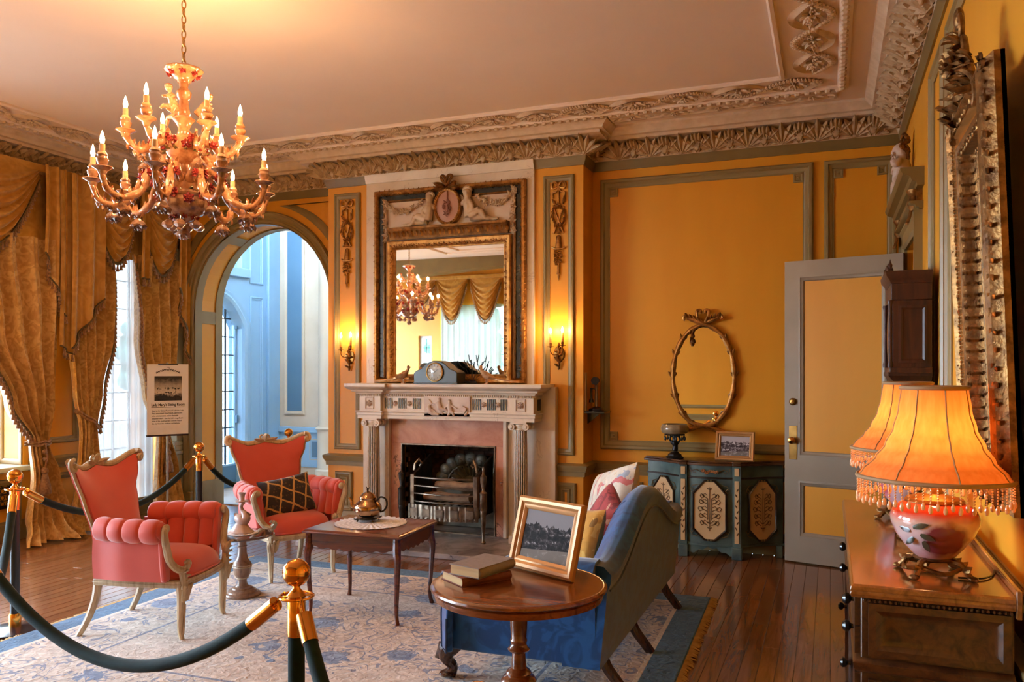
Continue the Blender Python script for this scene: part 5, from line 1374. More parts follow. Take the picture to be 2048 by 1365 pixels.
# ================================================================= WINE TABLE
WT = thing('pedestal_side_table', 'small round pedestal table with turned stem between the armchairs', 'side table', (-3.73, 4.54, RZ), 0)
obj('table_top', MB().lathe([(0.0, 0.398), (0.185, 0.398), (0.2, 0.404), (0.205, 0.412), (0.2, 0.419), (0.185, 0.422), (0, 0.422)], 48), M('dark_wine_top', (86, 62, 54), 0.12, c2=(70, 48, 42), nscale=6, coat=0.6), WT)
obj('turned_stem', MB().lathe([(0.04, 0.05), (0.035, 0.075), (0.03, 0.1), (0.032, 0.115), (0.04, 0.122), (0.055, 0.15), (0.06, 0.185), (0.062, 0.21), (0.055, 0.225), (0.038, 0.25), (0.03, 0.29), (0.028, 0.33), (0.034, 0.335), (0.028, 0.342), (0.028, 0.37), (0.034, 0.376), (0.03, 0.385), (0.03, 0.398)], 24), GREYW, WT)
m = MB(); m.lathe([(0.063, 0.206), (0.066, 0.209), (0.063, 0.212)], 24, caps=False); m.lathe([(0.062, 0.192), (0.065, 0.195), (0.062, 0.198)], 24, caps=False); m.lathe([(0.041, 0.118), (0.044, 0.121), (0.041, 0.124)], 24, caps=False); obj('pale_rings', m, M('bone_ring', (220, 204, 176), 0.4), WT)
obj('turned_base', MB().lathe([(0.118, 0), (0.121, 0.012), (0.115, 0.022), (0.1, 0.026), (0.098, 0.034), (0.085, 0.044), (0.07, 0.048), (0.066, 0.056), (0.045, 0.062), (0.04, 0.07)], 36), GREYW, WT)
def doily(name, R, z, loc, label, lobes=24):
    m = MB(); n = 96
    def g(u, v):
        a = 2*PI*u; r = R*v*(1+(0.06*abs(cos(lobes/2*a))-0.02)*v**3); return (r*cos(a), r*sin(a), z+0.004+0.0016*sin(14*PI*v)+0.0018*cos(lobes*a)*v)
    m.grid(g, n*2, 26, cu=True); m.grid(lambda u, v: tuple(list(g(u, v))[:2]+[z+0.0005]), n, 3, cu=True)
    return tag(obj(name, m, DOILY, loc=loc, smooth=50), label, 'doily')
doily('lace_doily', 0.105, 0, (-3.73, 4.54, RZ+0.4225), 'small lace doily under the candlestick on the round pedestal table', 16)
CS = thing('candlestick', 'pale dolphin-shaped candlestick on the round pedestal table', 'candlestick', (-3.74, 4.54, RZ+0.426))
DOLP = M('pale_pink_ceramic', (196, 168, 152), 0.35, c2=(176, 144, 130), nscale=8)
obj('foot', MB().lathe([(0.085, 0), (0.088, 0.008), (0.075, 0.016), (0.06, 0.035), (0.045, 0.055), (0.03, 0.07)], 28, sx=1.0, sy=0.85, wob=lambda a, z: 1+0.05*cos(8*a)*(z < 0.03)), DOLP, CS)
m = MB(); m.tube(spline([(-0.045, 0, 0.10), (-0.02, 0, 0.095), (0.015, 0, 0.085), (0.04, 0, 0.10), (0.03, 0, 0.13), (0.008, 0, 0.15), (0.0, 0, 0.18), (0.015, 0, 0.205)], 4), [0.012, 0.02, 0.026, 0.03, 0.034, 0.037, 0.039, 0.04, 0.04, 0.039, 0.037, 0.034, 0.032, 0.03, 0.027, 0.024, 0.022, 0.02, 0.018, 0.016, 0.015, 0.014, 0.013, 0.013, 0.013, 0.013, 0.014, 0.015, 0.016], 12)
m.leaf((0.03, 0, 0.12), (1, 0, 0.2), (0, 1, 0), 0.05, 0.04); m.leaf((-0.03, 0, 0.11), (-1, 0, 0.6), (0, 1, 0), 0.035, 0.03); obj('dolphin_stem', m, DOLP, CS, smooth=70)
obj('drip_cup', MB().lathe([(0.012, 0.20), (0.02, 0.206), (0.042, 0.212), (0.044, 0.218), (0.02, 0.216), (0.016, 0.225), (0.018, 0.25), (0.024, 0.268), (0.028, 0.272), (0.02, 0.273), (0.012, 0.262)], 22, c=(0.008, 0, 0)), DOLP, CS)

# ================================================================= CENTRE TABLE
CT = thing('centre_table', 'square mahogany table with scalloped apron and slender cabriole legs', 'table', (-2.735, 4.57, RZ), math.radians(3))
TX, TY = 0.335, 0.285
m = MB(); m.rings([[(sx*(TX-d), sy*(TY-d), z) for sx, sy in ((-1, -1), (1, -1), (1, 1), (-1, 1))] for d, z in ((0.03, 0.518), (0.004, 0.522), (0, 0.528), (0.002, 0.535), (0.01, 0.54), (0.014, 0.545), (0.02, 0.546))], True, True, True); obj('table_top', m, MAHOG, CT, smooth=20, bevel=0.002)
def apron(L):
    n = 40; pts = []
    for i in range(n+1):
        t = i/n; s = abs(2*t-1)
        z = 0.445+0.03*(s > 0.86)*sm((s-0.86)/0.14)-0.012*abs(sin(3.5*PI*s))-0.012*(1-s)
        pts.append((lerp(-L, L, t), z))
    return pts+[(L, 0.52), (-L, 0.52)]
for sy in (-1, 1):
    obj('apron', MB().prism(apron(TX-0.04), lambda u, v, h: (u, sy*(TY-0.035)+h, v), -0.009, 0.009), MAHOG, CT)
for sx in (-1, 1):
    obj('apron', MB().prism(apron(TY-0.04), lambda u, v, h: (sx*(TX-0.035)+h, u, v), -0.009, 0.009), MAHOG, CT)
for sx in (-1, 1):
    for sy in (-1, 1):
        m = MB(); x, y = sx*(TX-0.035), sy*(TY-0.035)
        P = spline([(x, y, 0.52), (x, y, 0.44), (x+sx*0.008, y+sy*0.008, 0.38), (x+sx*0.002, y+sy*0.002, 0.22), (x-sx*0.006, y-sy*0.006, 0.08), (x+sx*0.006, y+sy*0.006, 0.0)], 5)
        m.tube(P, [0.024, 0.024, 0.0245, 0.025, 0.0255, 0.026, 0.0255, 0.025, 0.024, 0.0225, 0.021, 0.0195, 0.0185, 0.0175, 0.0165, 0.0155, 0.015, 0.0145, 0.014, 0.0135, 0.013, 0.0125, 0.0125, 0.0135, 0.015, 0.015], 8); obj('leg', m, MAHOG, CT)
doily('crochet_doily', 0.225, 0, (-2.76, 4.60, RZ+0.5465), 'round white crochet doily under the teapot on the mahogany table', 32)
TP = thing('teapot', 'dented silver teapot on a small footed trivet', 'teapot', (-2.80, 4.63, RZ+0.5495), math.radians(190))
m = MB(); m.lathe([(0.072, 0.018), (0.076, 0.022), (0.072, 0.026)], 24)
for k in range(4):
    a = PI/4+k*PI/2; m.tube(spline([(0.06*cos(a), 0.06*sin(a), 0.02), (0.085*cos(a), 0.085*sin(a), 0.02), (0.098*cos(a), 0.098*sin(a), 0.026)], 3), 0.005, 6); m.tube([(0.07*cos(a), 0.07*sin(a), 0.02), (0.076*cos(a), 0.076*sin(a), 0.004)], 0.006, 6)
obj('trivet', m, BLACK, TP)
obj('body', MB().lathe([(0.04, 0.03), (0.055, 0.036), (0.078, 0.05), (0.09, 0.075), (0.088, 0.10), (0.075, 0.12), (0.058, 0.132), (0.052, 0.145), (0.055, 0.155), (0.05, 0.158)], 32), SILVER, TP)
ld = obj('lid', MB().lathe([(0.055, 0.155), (0.05, 0.165), (0.038, 0.18), (0.02, 0.19), (0.01, 0.195), (0.0, 0.196)], 24), SILVER, TP)
m = MB(); m.tube([(0, 0, 0.192), (0.002, 0, 0.21), (0.012, 0, 0.225)], [0.006, 0.005, 0.002], 6); m.tube([(0, 0, 0.205), (-0.012, 0, 0.222)], [0.004, 0.002], 6); m.leaf((0, 0, 0.2), (0, 1, 0.5), (0, 0, 1), 0.02, 0.012); obj('twig_finial', m, IRON, ld)
m = MB(); m.tube(spline([(0.08, 0, 0.08), (0.11, 0, 0.10), (0.115, 0, 0.13), (0.13, 0, 0.15)], 4), [0.018, 0.017, 0.016, 0.015, 0.014, 0.013, 0.012, 0.011, 0.011, 0.01, 0.01, 0.009, 0.009], 10); obj('spout', m, SILVER, TP)
m = MB(); m.tube(spline([(-0.06, 0, 0.135), (-0.085, 0, 0.16), (-0.12, 0, 0.15), (-0.13, 0, 0.11), (-0.11, 0, 0.075), (-0.085, 0, 0.065)], 4), 0.006, 8); obj('handle', m, IRON, TP)

# ================================================================= SOFA
SF = thing('sofa', 'blue damask camelback sofa with scrolled arms, back turned to us', 'sofa', (-1.36, 4.6, RZ), -PI/2)
SLX = 0.95
m = MB(); m.box(-SLX+0.08, SLX-0.08, -0.39, 0.36, 0.155, 0.36); obj('seat_base', m, BLUEV, SF, bevel=0.03, seg=3)
m = MB(); m.box(-SLX+0.13, SLX-0.13, -0.41, 0.2, 0.362, 0.46); obj('seat_cushion', m, BLUEV, SF, bevel=0.04, seg=4)
def camel(x): q = abs(x)/SLX; return 0.64+0.235*(0.5+0.5*cos(PI*min(1, q*1.08)))+0.03*(q > 0.9)*0
def sback(u, v):
    x = lerp(-SLX-0.02, SLX+0.02, u); zt = camel(x); a = 2*PI*v
    # closed section: inner face, rolled top, outer face
    sec = [(0.17, 0.40), (0.20, 0.50), (0.26, zt-0.09), (0.30, zt-0.035), (0.345, zt), (0.40, zt-0.005), (0.435, zt-0.04), (0.432, zt-0.08), (0.415, zt-0.12), (0.405, 0.40), (0.38, 0.16), (0.2, 0.16)]
    n = len(sec); f_ = v*n; i = int(f_) % n; t = f_-int(f_)
    p0, p1 = sec[i], sec[(i+1) % n]
    return (x, lerp(p0[0], p1[0], t), lerp(p0[1], p1[1], t))
m = MB(); m.grid(sback, 37, 36, cv=True)
for u in (0, 1): m.add([sback(u, k/36) for k in range(36)], [tuple(range(36))])
bo = obj('back', m, BLUEV, SF, smooth=50)
m = MB(); m.tube([(x, 0.425, camel(x)-0.115) for x in [lerp(-SLX, SLX, k/40) for k in range(41)]], 0.005, 6); obj('piping', m, NAVYV, bo)
m = MB(); m.tube([sback(0.62+0.0*k, k/36) for k in range(4, 12)], 0.004, 6); obj('seam', m, NAVYV, bo)
for sx in (-1, 1):
    def armf(u, v):
        y = lerp(-0.37, 0.36, u); zt = lerp(0.545, 0.655, sm(u*1.2)); c = (SLX-0.005, zt-0.085)
        sec = [(SLX-0.14, 0.36), (SLX-0.135, zt-0.10), (SLX-0.11, zt-0.03), (SLX-0.05, zt), (SLX+0.02, zt-0.005), (SLX+0.075, zt-0.045), (SLX+0.085, zt-0.10), (SLX+0.06, zt-0.15), (SLX+0.03, zt-0.17), (SLX+0.025, zt-0.2), (SLX+0.02, 0.30), (SLX+0.0, 0.16), (SLX-0.1, 0.16)]
        n = len(sec); f_ = v*n; i = int(f_) % n; t = f_-int(f_); p0, p1 = sec[i], sec[(i+1) % n]
        return (sx*lerp(p0[0], p1[0], t), y, lerp(p0[1], p1[1], t))
    m = MB(); m.grid(armf, 14, 39, cv=True)
    for u in (0, 1): m.add([armf(u, k/39) for k in range(39)], [tuple(range(39))])
    a = obj('scrolled_arm', m, BLUEV, SF, smooth=50, bevel=0.012)
    m = MB(); m.lathe([(0.08, 0), (0.085, 0.015), (0.07, 0.03), (0.03, 0.034), (0.0, 0.034)], 24, T=TR((sx*(SLX-0.005), -0.37, 0.455), rx=PI/2)); obj('arm_scroll', m, BLUEV, a, smooth=60)
    m = MB(); m.tube([(sx*(SLX+0.028), -0.372, 0.40), (sx*(SLX+0.024), -0.374, 0.30), (sx*(SLX+0.004), -0.374, 0.165)], 0.006, 6); obj('piping', m, NAVYV, a)
for sx in (-1, 1):
    T = TR((sx*(SLX+0.005), -0.375, 0), rz=sx*math.radians(38))
    prof = [(0.09*cos(t), 0.452+0.09*sin(t)) for t in [math.radians(lerp(-50, 235, k/22)) for k in range(23)]]+[(-0.062, 0.33), (-0.05, 0.162), (0.05, 0.162), (0.056, 0.33)]
    fc = obj('arm_facing', MB().prism(prof, lambda u, v, h: (u, -h, v), 0.0, 0.035, T), BLUEV, SF, bevel=0.010, seg=3)
    obj('facing_piping', MB().tube([T @ Vector((u*0.98, -0.036, v)) for u, v in prof], 0.005, 6), NAVYV, fc)
LEGW = WOOD('dark_leg_wood', (70, 38, 24), (40, 20, 12), 0.22, 2, 1.0, 0.5)
for sx in (-1, 1):
    m = MB(); P = spline([(sx*0.86, -0.36, 0.19), (sx*0.90, -0.41, 0.15), (sx*0.905, -0.425, 0.10), (sx*0.88, -0.40, 0.05), (sx*0.89, -0.415, 0.012)], 5); m.tube(P, [0.04, 0.044, 0.046, 0.048, 0.05, 0.05, 0.048, 0.045, 0.042, 0.038, 0.034, 0.031, 0.028, 0.026, 0.026, 0.026, 0.027, 0.029, 0.031, 0.033, 0.034], 10); m.ell((sx*0.895, -0.42, 0.018), (0.042, 0.046, 0.018), 12, 6); m.leaf((sx*0.9, -0.45, 0.17), (0, -0.2, -1), (0, -1, 0), 0.09, 0.05, 0.1)
    obj('cabriole_leg', m, LEGW, SF)
for x in (0.80, 0.20, -0.68):
    m = MB(); P = spline([(x, 0.34, 0.19), (x, 0.37, 0.12), (x-0.01, 0.42, 0.05), (x-0.02, 0.455, 0.0)], 5); m.tube(P, [lerp(0.03, 0.026, i/(len(P)-1)) for i in range(len(P))], 8); obj('back_leg', m, LEGW, SF)
def FLORAL(name, base, cols, sc, th=0.30):
    m, nt, b = _new(name)
    vec = coords(nt); c = ramp(nt, noise(nt, vec, 20, 3), [(0.3, tuple(v*0.88 for v in base)), (0.7, base)])
    for i, col in enumerate(cols):
        vo = N(nt, 'ShaderNodeTexNoise'); vo.inputs['Scale'].default_value = sc*(0.8+0.35*i); vo.inputs['Detail'].default_value = 3; vo.inputs['Distortion'].default_value = 1.6
        mp = N(nt, 'ShaderNodeMapping'); mp.inputs['Location'].default_value = (3.1*i, 1.7*i, 5.3*i); nt.links.new(vec, mp.inputs[0]); nt.links.new(mp.outputs[0], vo.inputs['Vector'])
        c = mixc(nt, mathn(nt, 'MULTIPLY', mathn(nt, 'GREATER_THAN', vo.outputs['Fac'], 1-th-0.09), 0.85), c, col)
    nt.links.new(c, b.inputs['Base Color']); b.inputs['Roughness'].default_value = 0.85; b.inputs['Sheen Weight'].default_value = 0.2
    bump(nt, b, noise(nt, vec, 300, 2), 0.2, 0.002)
    return m
F1 = FLORAL('ivory_floral_tapestry', (222, 208, 186), [(150, 160, 176), (196, 84, 84), (214, 178, 120)], 6)
F2 = FLORAL('red_floral_tapestry', (176, 62, 58), [(206, 160, 130), (120, 34, 34)], 9, 0.33)
F3 = FLORAL('gold_floral_silk', (214, 156, 60), [(128, 90, 34), (226, 184, 92)], 8)
tag(obj('cushion', pillow(0.60, 0.46, 0.20), F1, loc=(-1.30, 5.12, 0.70), rot=(math.radians(-16), math.radians(-14), math.radians(-52)), smooth=70), 'large ivory floral cushion at the far end of the sofa', 'cushion')
tag(obj('cushion', pillow(0.36, 0.34, 0.13), F2, loc=(-1.245, 4.72, 0.66), rot=(math.radians(-24), math.radians(26), math.radians(-62)), smooth=70), 'red tapestry cushion between the ivory and the golden one on the sofa', 'cushion')
tag(obj('cushion', pillow(0.36, 0.36, 0.14), F3, loc=(-1.30, 4.40, 0.605), rot=(math.radians(-20), math.radians(-6), math.radians(-40)), smooth=70), 'golden yellow cushion at the near end of the sofa', 'cushion')

# ================================================================= ROUND PEDESTAL TABLE WITH BOOKS AND PHOTO
PT = thing('pedestal_table', 'polished round pedestal table with turned column behind the sofa arm', 'table', (-1.135, 3.0, RZ), 0); PT.scale = (1, 1, 0.974)
obj('table_top', MB().lathe([(0.0, 0.695), (0.325, 0.695), (0.338, 0.70), (0.345, 0.707), (0.343, 0.715), (0.333, 0.72), (0.326, 0.7185), (0.318, 0.7205), (0.0, 0.7205)], 72), WALNUT, PT, smooth=30)
obj('apron', MB().lathe([(0.305, 0.667), (0.326, 0.667), (0.328, 0.671), (0.33, 0.69), (0.322, 0.695), (0.3, 0.695)], 72, caps=False), WALNUT, PT)
obj('turned_column', MB().lathe([(0.06, 0.09), (0.05, 0.11), (0.042, 0.14), (0.035, 0.2), (0.032, 0.24), (0.034, 0.28), (0.05, 0.292), (0.068, 0.315), (0.07, 0.33), (0.06, 0.345), (0.045, 0.352), (0.05, 0.36), (0.044, 0.37), (0.03, 0.38), (0.026, 0.44), (0.04, 0.448), (0.044, 0.455), (0.034, 0.465), (0.03, 0.475), (0.034, 0.49), (0.03, 0.5), (0.034, 0.55), (0.036, 0.66), (0.06, 0.68), (0.06, 0.695)], 28), WALNUT, PT)
for k in range(3):
    a = 2*PI*k/3+0.6; m = MB(); P = spline([(0.03*cos(a), 0.03*sin(a), 0.15), (0.12*cos(a), 0.12*sin(a), 0.13), (0.22*cos(a), 0.22*sin(a), 0.06), (0.30*cos(a), 0.30*sin(a), 0.03)], 4); m.tube(P, [lerp(0.038, 0.024, i/(len(P)-1)) for i in range(len(P))], 10); m.ell((0.31*cos(a), 0.31*sin(a), 0.03), (0.035, 0.035, 0.03), 10, 6); obj('scroll_foot', m, WALNUT, PT)
def book(loc, rz, L, Wd, H, cloth, label):
    t = thing('book', label, 'book', loc, rz, 'books stacked on the round table')
    m = MB(); m.box(-Wd/2+0.006, Wd/2-0.005, -L/2+0.004, L/2-0.004, 0.003, H-0.003); obj('pages', m, PAPER, t)
    m = MB(); m.box(-Wd/2, Wd/2, -L/2, L/2, 0, 0.003); m.box(-Wd/2, Wd/2, -L/2, L/2, H-0.003, H)
    m.rings([[(-Wd/2+0.004-0.012*sin(PI*k/8), y, H*k/8) for k in range(9)] for y in (-L/2, L/2)], False); m.rings([[(-Wd/2+0.0065-0.012*sin(PI*k/8), y, H*k/8) for k in range(9)] for y in (-L/2, L/2)], False)
    obj('cover', m, cloth, t, bevel=0.001)
book((-1.31, 2.985, 0.7205), math.radians(235-90), 0.225, 0.16, 0.034, CLOTHB, 'rust brown hardback book, lower of the two on the round table')
book((-1.285, 2.985, 0.755), math.radians(255-90), 0.225, 0.15, 0.04, CLOTHG, 'grey hardback book, upper of the two on the round table')
def PHOTO(name, sky, stops, tree=True, sc=6.0):
    """old black and white photograph: pale sky, dark trees, buildings"""
    m, nt, b = _new(name)
    vec = coords(nt, kind='Generated'); sep = N(nt, 'ShaderNodeSeparateXYZ'); nt.links.new(vec, sep.inputs[0])
    u, v = sep.outputs[0], sep.outputs[2]
    sil = N(nt, 'ShaderNodeCombineXYZ'); nt.links.new(u, sil.inputs[0])
    hline = mathn(nt, 'ADD', 0.42, mathn(nt, 'MULTIPLY', noise(nt, sil.outputs[0], sc, 5, 0.65), 0.55))
    above = mathn(nt, 'GREATER_THAN', v, hline)
    land = ramp(nt, noise(nt, vec, 9, 6, 0.65, 0.6), stops)
    low = mathn(nt, 'LESS_THAN', v, mathn(nt, 'ADD', 0.16, mathn(nt, 'MULTIPLY', u, 0.12)))
    land = mixc(nt, mathn(nt, 'MULTIPLY', low, 0.7), land, (132, 122, 112))
    c = mixc(nt, above, land, sky)
    nt.links.new(c, b.inputs['Base Color']); b.inputs['Roughness'].default_value = 0.75; b.inputs['Specular IOR Level'].default_value = 0.15
    return m
def picture(name, label, loc, rz, tilt, Wd, H, fw, frame_mat, photo, strut=True):
    t = thing(name, label, 'picture frame', loc, rz)
    R_ = Matrix.Rotation(-tilt, 4, 'X')
    fn = lambda u, v, h: tuple(R_ @ Vector((u, -h, v)))
    m = MB(); m.rectframe(-Wd/2, Wd/2, 0, H, [(0, -0.004), (0, 0.012), (fw*0.18, 0.022), (fw*0.42, 0.02), (fw*0.62, 0.012), (fw*0.75, 0.014), (fw*0.88, 0.011), (fw, 0.006), (fw, -0.004)], fn); obj('frame', m, frame_mat, t, smooth=25)
    m = MB(); m.box(-Wd/2+fw-0.002, Wd/2-fw+0.002, -0.004, -0.001, fw-0.002, H-fw+0.002); obj('photograph', m, photo, t, rot=(-tilt, 0, 0), smooth=None)
    m = MB(); m.prism([(-Wd/2+0.004, 0.004), (Wd/2-0.004, 0.004), (Wd/2-0.004, H-0.004), (-Wd/2+0.004, H-0.004)], fn, -0.01, -0.005); obj('backing', m, BLACK, t)
    if strut:
        zt = H*0.7*cos(tilt); yt = H*0.7*sin(tilt)
        m = MB(); m.tube([(0, yt+0.004, zt), (0, yt+0.10+0.02, 0.0)], 0.006, 6); obj('strut', m, BLACK, t)
    return t
GFR = M('satin_gold_frame', (196, 144, 88), 0.42, 0.3, c2=(176, 124, 72), nscale=6)
P1 = PHOTO('street_photograph', (128, 124, 126), [(0.3, (10, 9, 10)), (0.5, (34, 30, 30)), (0.6, (74, 68, 68)), (0.7, (176, 170, 168))])
P2 = PHOTO('castle_photograph', (176, 166, 166), [(0.35, (40, 32, 34)), (0.52, (92, 78, 78)), (0.66, (214, 206, 204))], sc=7)
picture('framed_photo', 'gold-framed black and white street photograph on the round table', (-1.10, 3.155, 0.722), math.radians(-26.4), math.radians(15), 0.372, 0.30, 0.052, GFR, P1)

for o in list(bpy.data.objects):
    if o.type == 'MESH' and o.name.split('.')[0] in ('leg', 'back_leg', 'cabriole_leg', 'scroll_foot'):
        for v in o.data.vertices:
            if v.co.z < 0: v.co.z = 0
# ================================================================= ROPE BARRIERS
def stanchion(loc, label, cover=True):
    t = thing('stanchion', label, 'stanchion', loc, 0, 'brass rope stanchions')
    obj('base_plate', MB().lathe([(0.16, 0), (0.165, 0.006), (0.162, 0.012), (0.12, 0.02), (0.04, 0.028), (0.03, 0.03)], 40), M('black_base_enamel', (34, 40, 48), 0.22, coat=0.4), t)
    obj('lower_sleeve', MB().lathe([(0.032, 0.026), (0.033, 0.03), (0.033, 0.10), (0.031, 0.105)], 24), BRASS, t)
    obj('post', MB().lathe([(0.026, 0.1), (0.026, 0.76)], 24), ROPE if cover else POST, t)
    c = obj('collar', MB().lathe([(0.0275, 0.72), (0.0285, 0.724), (0.0285, 0.835), (0.027, 0.838), (0.03, 0.842), (0.03, 0.846), (0.022, 0.856), (0.012, 0.868), (0.011, 0.876), (0.015, 0.882)], 28), BRASS, t)
    m = MB(); m.tube([(0.052*cos(2*PI*k/28), 0.052*sin(2*PI*k/28), 0.843) for k in range(28)], 0.0045, 7, closed=True)
    for k in range(4): a = PI/4+k*PI/2; m.tube([(0.02*cos(a), 0.02*sin(a), 0.843), (0.052*cos(a), 0.052*sin(a), 0.843)], 0.004, 6)
    obj('ring', m, BRASS, c)
    obj('ball_finial', MB().ell((0, 0, 0.917), 0.0435, 28, 16), BRASS, t)
    return t
ST = {'front': (-1.556, 2.147), 'left': (-4.521, 3.479), 'rear': (-4.85, 5.37), 'arch': (-5.13, 6.95), 'offl': (-3.25, 2.30), 'offr': (-0.62, 1.42)}
stanchion((*ST['front'], 0), 'green-covered brass stanchion in the centre foreground')
stanchion((*ST['left'], 0), 'brass stanchion with round base at the left edge', False)
stanchion((*ST['rear'], 0), 'brass stanchion standing before the arch jamb, behind the coral armchair', False)
stanchion((*ST['arch'], 0), 'brass stanchion whose ball shows behind the far armchair in the archway', False)
stanchion((*ST['offl'], 0), 'brass stanchion just beyond the left edge of the picture')
stanchion((*ST['offr'], 0), 'brass stanchion just below the lower edge of the picture')
def rope(a, b, sag, label):
    t = thing('barrier_rope', label, 'rope', (0, 0, 0), 0, 'velvet barrier ropes')
    A = Vector((*ST[a], 0.83)); B = Vector((*ST[b], 0.83)); d = (B-A); d.z = 0; d.normalize()
    A2, B2 = A+d*0.056, B-d*0.056; n = 40; pts = []
    for i in range(n+1):
        s = i/n; p = A2.lerp(B2, s); p.z -= sag*(1-(2*s-1)**2); pts.append(p)
    L = [(pts[i+1]-pts[i]).length for i in range(n)]; 
    def cut(i0, i1): return pts[i0:i1+1]
    tot = sum(L); k = 1; acc = L[0]
    while acc < 0.11: acc += L[k]; k += 1
    obj('rope_body', MB().tube(pts[k:n+1-k], 0.0225, 12), ROPE, t, smooth=70)
    for P in (pts[:k+1], list(reversed(pts[n-k:]))):
        D = (P[-1]-P[0]).normalized(); q0 = P[0]+D*0.035
        obj('brass_ferrule', MB().tube([q0-D*0.004, q0, q0+D*0.07, P[-1]+D*0.012], [0.012, 0.0245, 0.025, 0.025], 14), BRASS, t)
        m = MB(); m.tube(spline([P[0]+D*0.038, P[0]+D*0.015+Vector((0, 0, 0.010)), P[0]+Vector((0, 0, 0.012))-D*0.01, P[0]-D*0.012+Vector((0, 0, -0.006)), P[0]+Vector((0, 0, -0.008))], 4), 0.004, 6); obj('hook', m, BRASS, t)
rope('offl', 'front', 0.33, 'dark green rope swagged across the foreground to the centre stanchion')
rope('left', 'offl', 0.36, 'dark green rope hanging at the lower left edge')
rope('left', 'rear', 0.27, 'dark rope sagging behind the near armchair to the left stanchion')
rope('rear', 'arch', 0.34, 'dark rope dropping behind the far armchair toward the arch')
rope('front', 'offr', 0.30, 'dark green rope running down to the lower edge, right of the centre stanchion')

# ================================================================= INFORMATION SIGN
SG = thing('information_sign', 'printed grey information board on a slim metal stand by the sheer curtains', 'sign', (-5.69, 5.9, 0), math.radians(56)); SG.scale = (0.78, 1, 1)
ALU = M('brushed_aluminium', (176, 186, 196), 0.35, 0.8)
obj('pole', MB().lathe([(0.014, 0.02), (0.014, 1.62)], 14, c=(0, 0.025, 0)), ALU, SG)
obj('base', MB().lathe([(0.16, 0), (0.16, 0.01), (0.02, 0.022)], 32), ALU, SG)
SW, SZ0, SZ1 = 0.46, 0.955, 1.605
bd = obj('board', MB().box(-SW/2, SW/2, -0.004, 0.004, SZ0, SZ1), M('pale_grey_board', (226, 226, 228), 0.5, c2=(220, 220, 222)), SG)
obj('lower_channel', MB().box(-SW/2-0.012, SW/2, -0.01, 0.01, SZ0-0.012, SZ0+0.004), BLACK, SG, bevel=0.002)
obj('top_clip', MB().box(-0.11, 0.11, -0.01, 0.01, SZ1-0.006, SZ1+0.006), BLACK, SG, bevel=0.002)
def OLDROOM():
    m, nt, b = _new('old_room_photograph')
    vec = coords(nt, kind='Generated'); sep = N(nt, 'ShaderNodeSeparateXYZ'); nt.links.new(vec, sep.inputs[0]); u, v = sep.outputs[0], sep.outputs[2]
    n1 = noise(nt, vec, 7, 5, 0.6, 0.5)
    base = ramp(nt, mathn(nt, 'ADD', mathn(nt, 'MULTIPLY', v, 0.9), mathn(nt, 'MULTIPLY', n1, 0.35)), [(0.12, (40, 38, 36)), (0.34, (28, 26, 26)), (0.48, (200, 190, 176)), (0.78, (140, 132, 122)), (0.98, (36, 34, 32))])
    dark = mathn(nt, 'MULTIPLY', mathn(nt, 'GREATER_THAN', noise(nt, vec, 11, 3), 0.58), mathn(nt, 'LESS_THAN', v, 0.55))
    c = mixc(nt, dark, base, (18, 17, 17)); nt.links.new(c, b.inputs['Base Color']); b.inputs['Roughness'].default_value = 0.5
    return m
obj('printed_photograph', MB().box(-0.15, 0.155, -0.0055, -0.003, 1.27, 1.495), OLDROOM(), SG, smooth=None)
INK = M('black_print', (28, 24, 22), 0.7)
def text(body, x, z, size, align='LEFT', y=-0.0048, par=SG, name='printed_line', mat=INK, wide=None, bold=0.0):
    c = bpy.data.curves.new(name, 'FONT'); c.body = body; c.size = size; c.align_x = align; c.extrude = 0.0004; c.offset = bold
    o = bpy.data.objects.new(name, c); COL.objects.link(o)
    bpy.context.view_layer.update()
    me = bpy.data.meshes.new_from_object(o.evaluated_get(bpy.context.evaluated_depsgraph_get()))
    bpy.data.objects.remove(o); me.materials.clear(); me.materials.append(mat)
    o = bpy.data.objects.new(name, me); COL.objects.link(o); o.parent = par; o.location = (x, y, z); o.rotation_euler = (PI/2, 0, 0)
    w = max(v.co.x for v in me.vertices)-min(v.co.x for v in me.vertices)
    if wide and w > 1e-4: o.scale = (wide/w, 1, 1)
    return o
text("Lady Mary's Sitting Room", -0.185, 1.222, 0.034, wide=0.37, name='printed_heading', bold=0.0007)
obj('printed_rule', MB().box(-0.185, 0.185, -0.0052, -0.003, 1.208, 1.2115), INK, SG, smooth=None)
for k, s in enumerate(("Used as her Sitting Room and Solarium, Lady", "Mary entertained close friends, planned the", "other entertainments and her charitable", "volunteer work.  She also had a magnificent", "view of the south gardens and the city of", "the city from her windows and balcony.")):
    text(s, -0.178, 1.172-0.0235*k, 0.0185, wide=(0.35, 0.335, 0.29, 0.345, 0.33, 0.31)[k])
m = MB()
for sx in (-1, 1):
    m.tube(spline([(0, -0.005, 1.545), (sx*0.03, -0.005, 1.56), (sx*0.06, -0.005, 1.54), (sx*0.09, -0.005, 1.545), (sx*0.13, -0.005, 1.52)], 5), 0.0018, 4)
    for k in range(5): m.tube(spline([(sx*(0.025+0.022*k), -0.005, 1.548-0.005*k), (sx*(0.035+0.022*k), -0.005, 1.562-0.007*k), (sx*(0.045+0.022*k), -0.005, 1.553-0.006*k)], 3), 0.003, 4)
m.tube([(0.014*cos(2*PI*k/12), -0.005, 1.568+0.012*sin(2*PI*k/12)) for k in range(12)], 0.0022, 4, closed=True)
obj('printed_scroll_ornament', m, INK, SG)

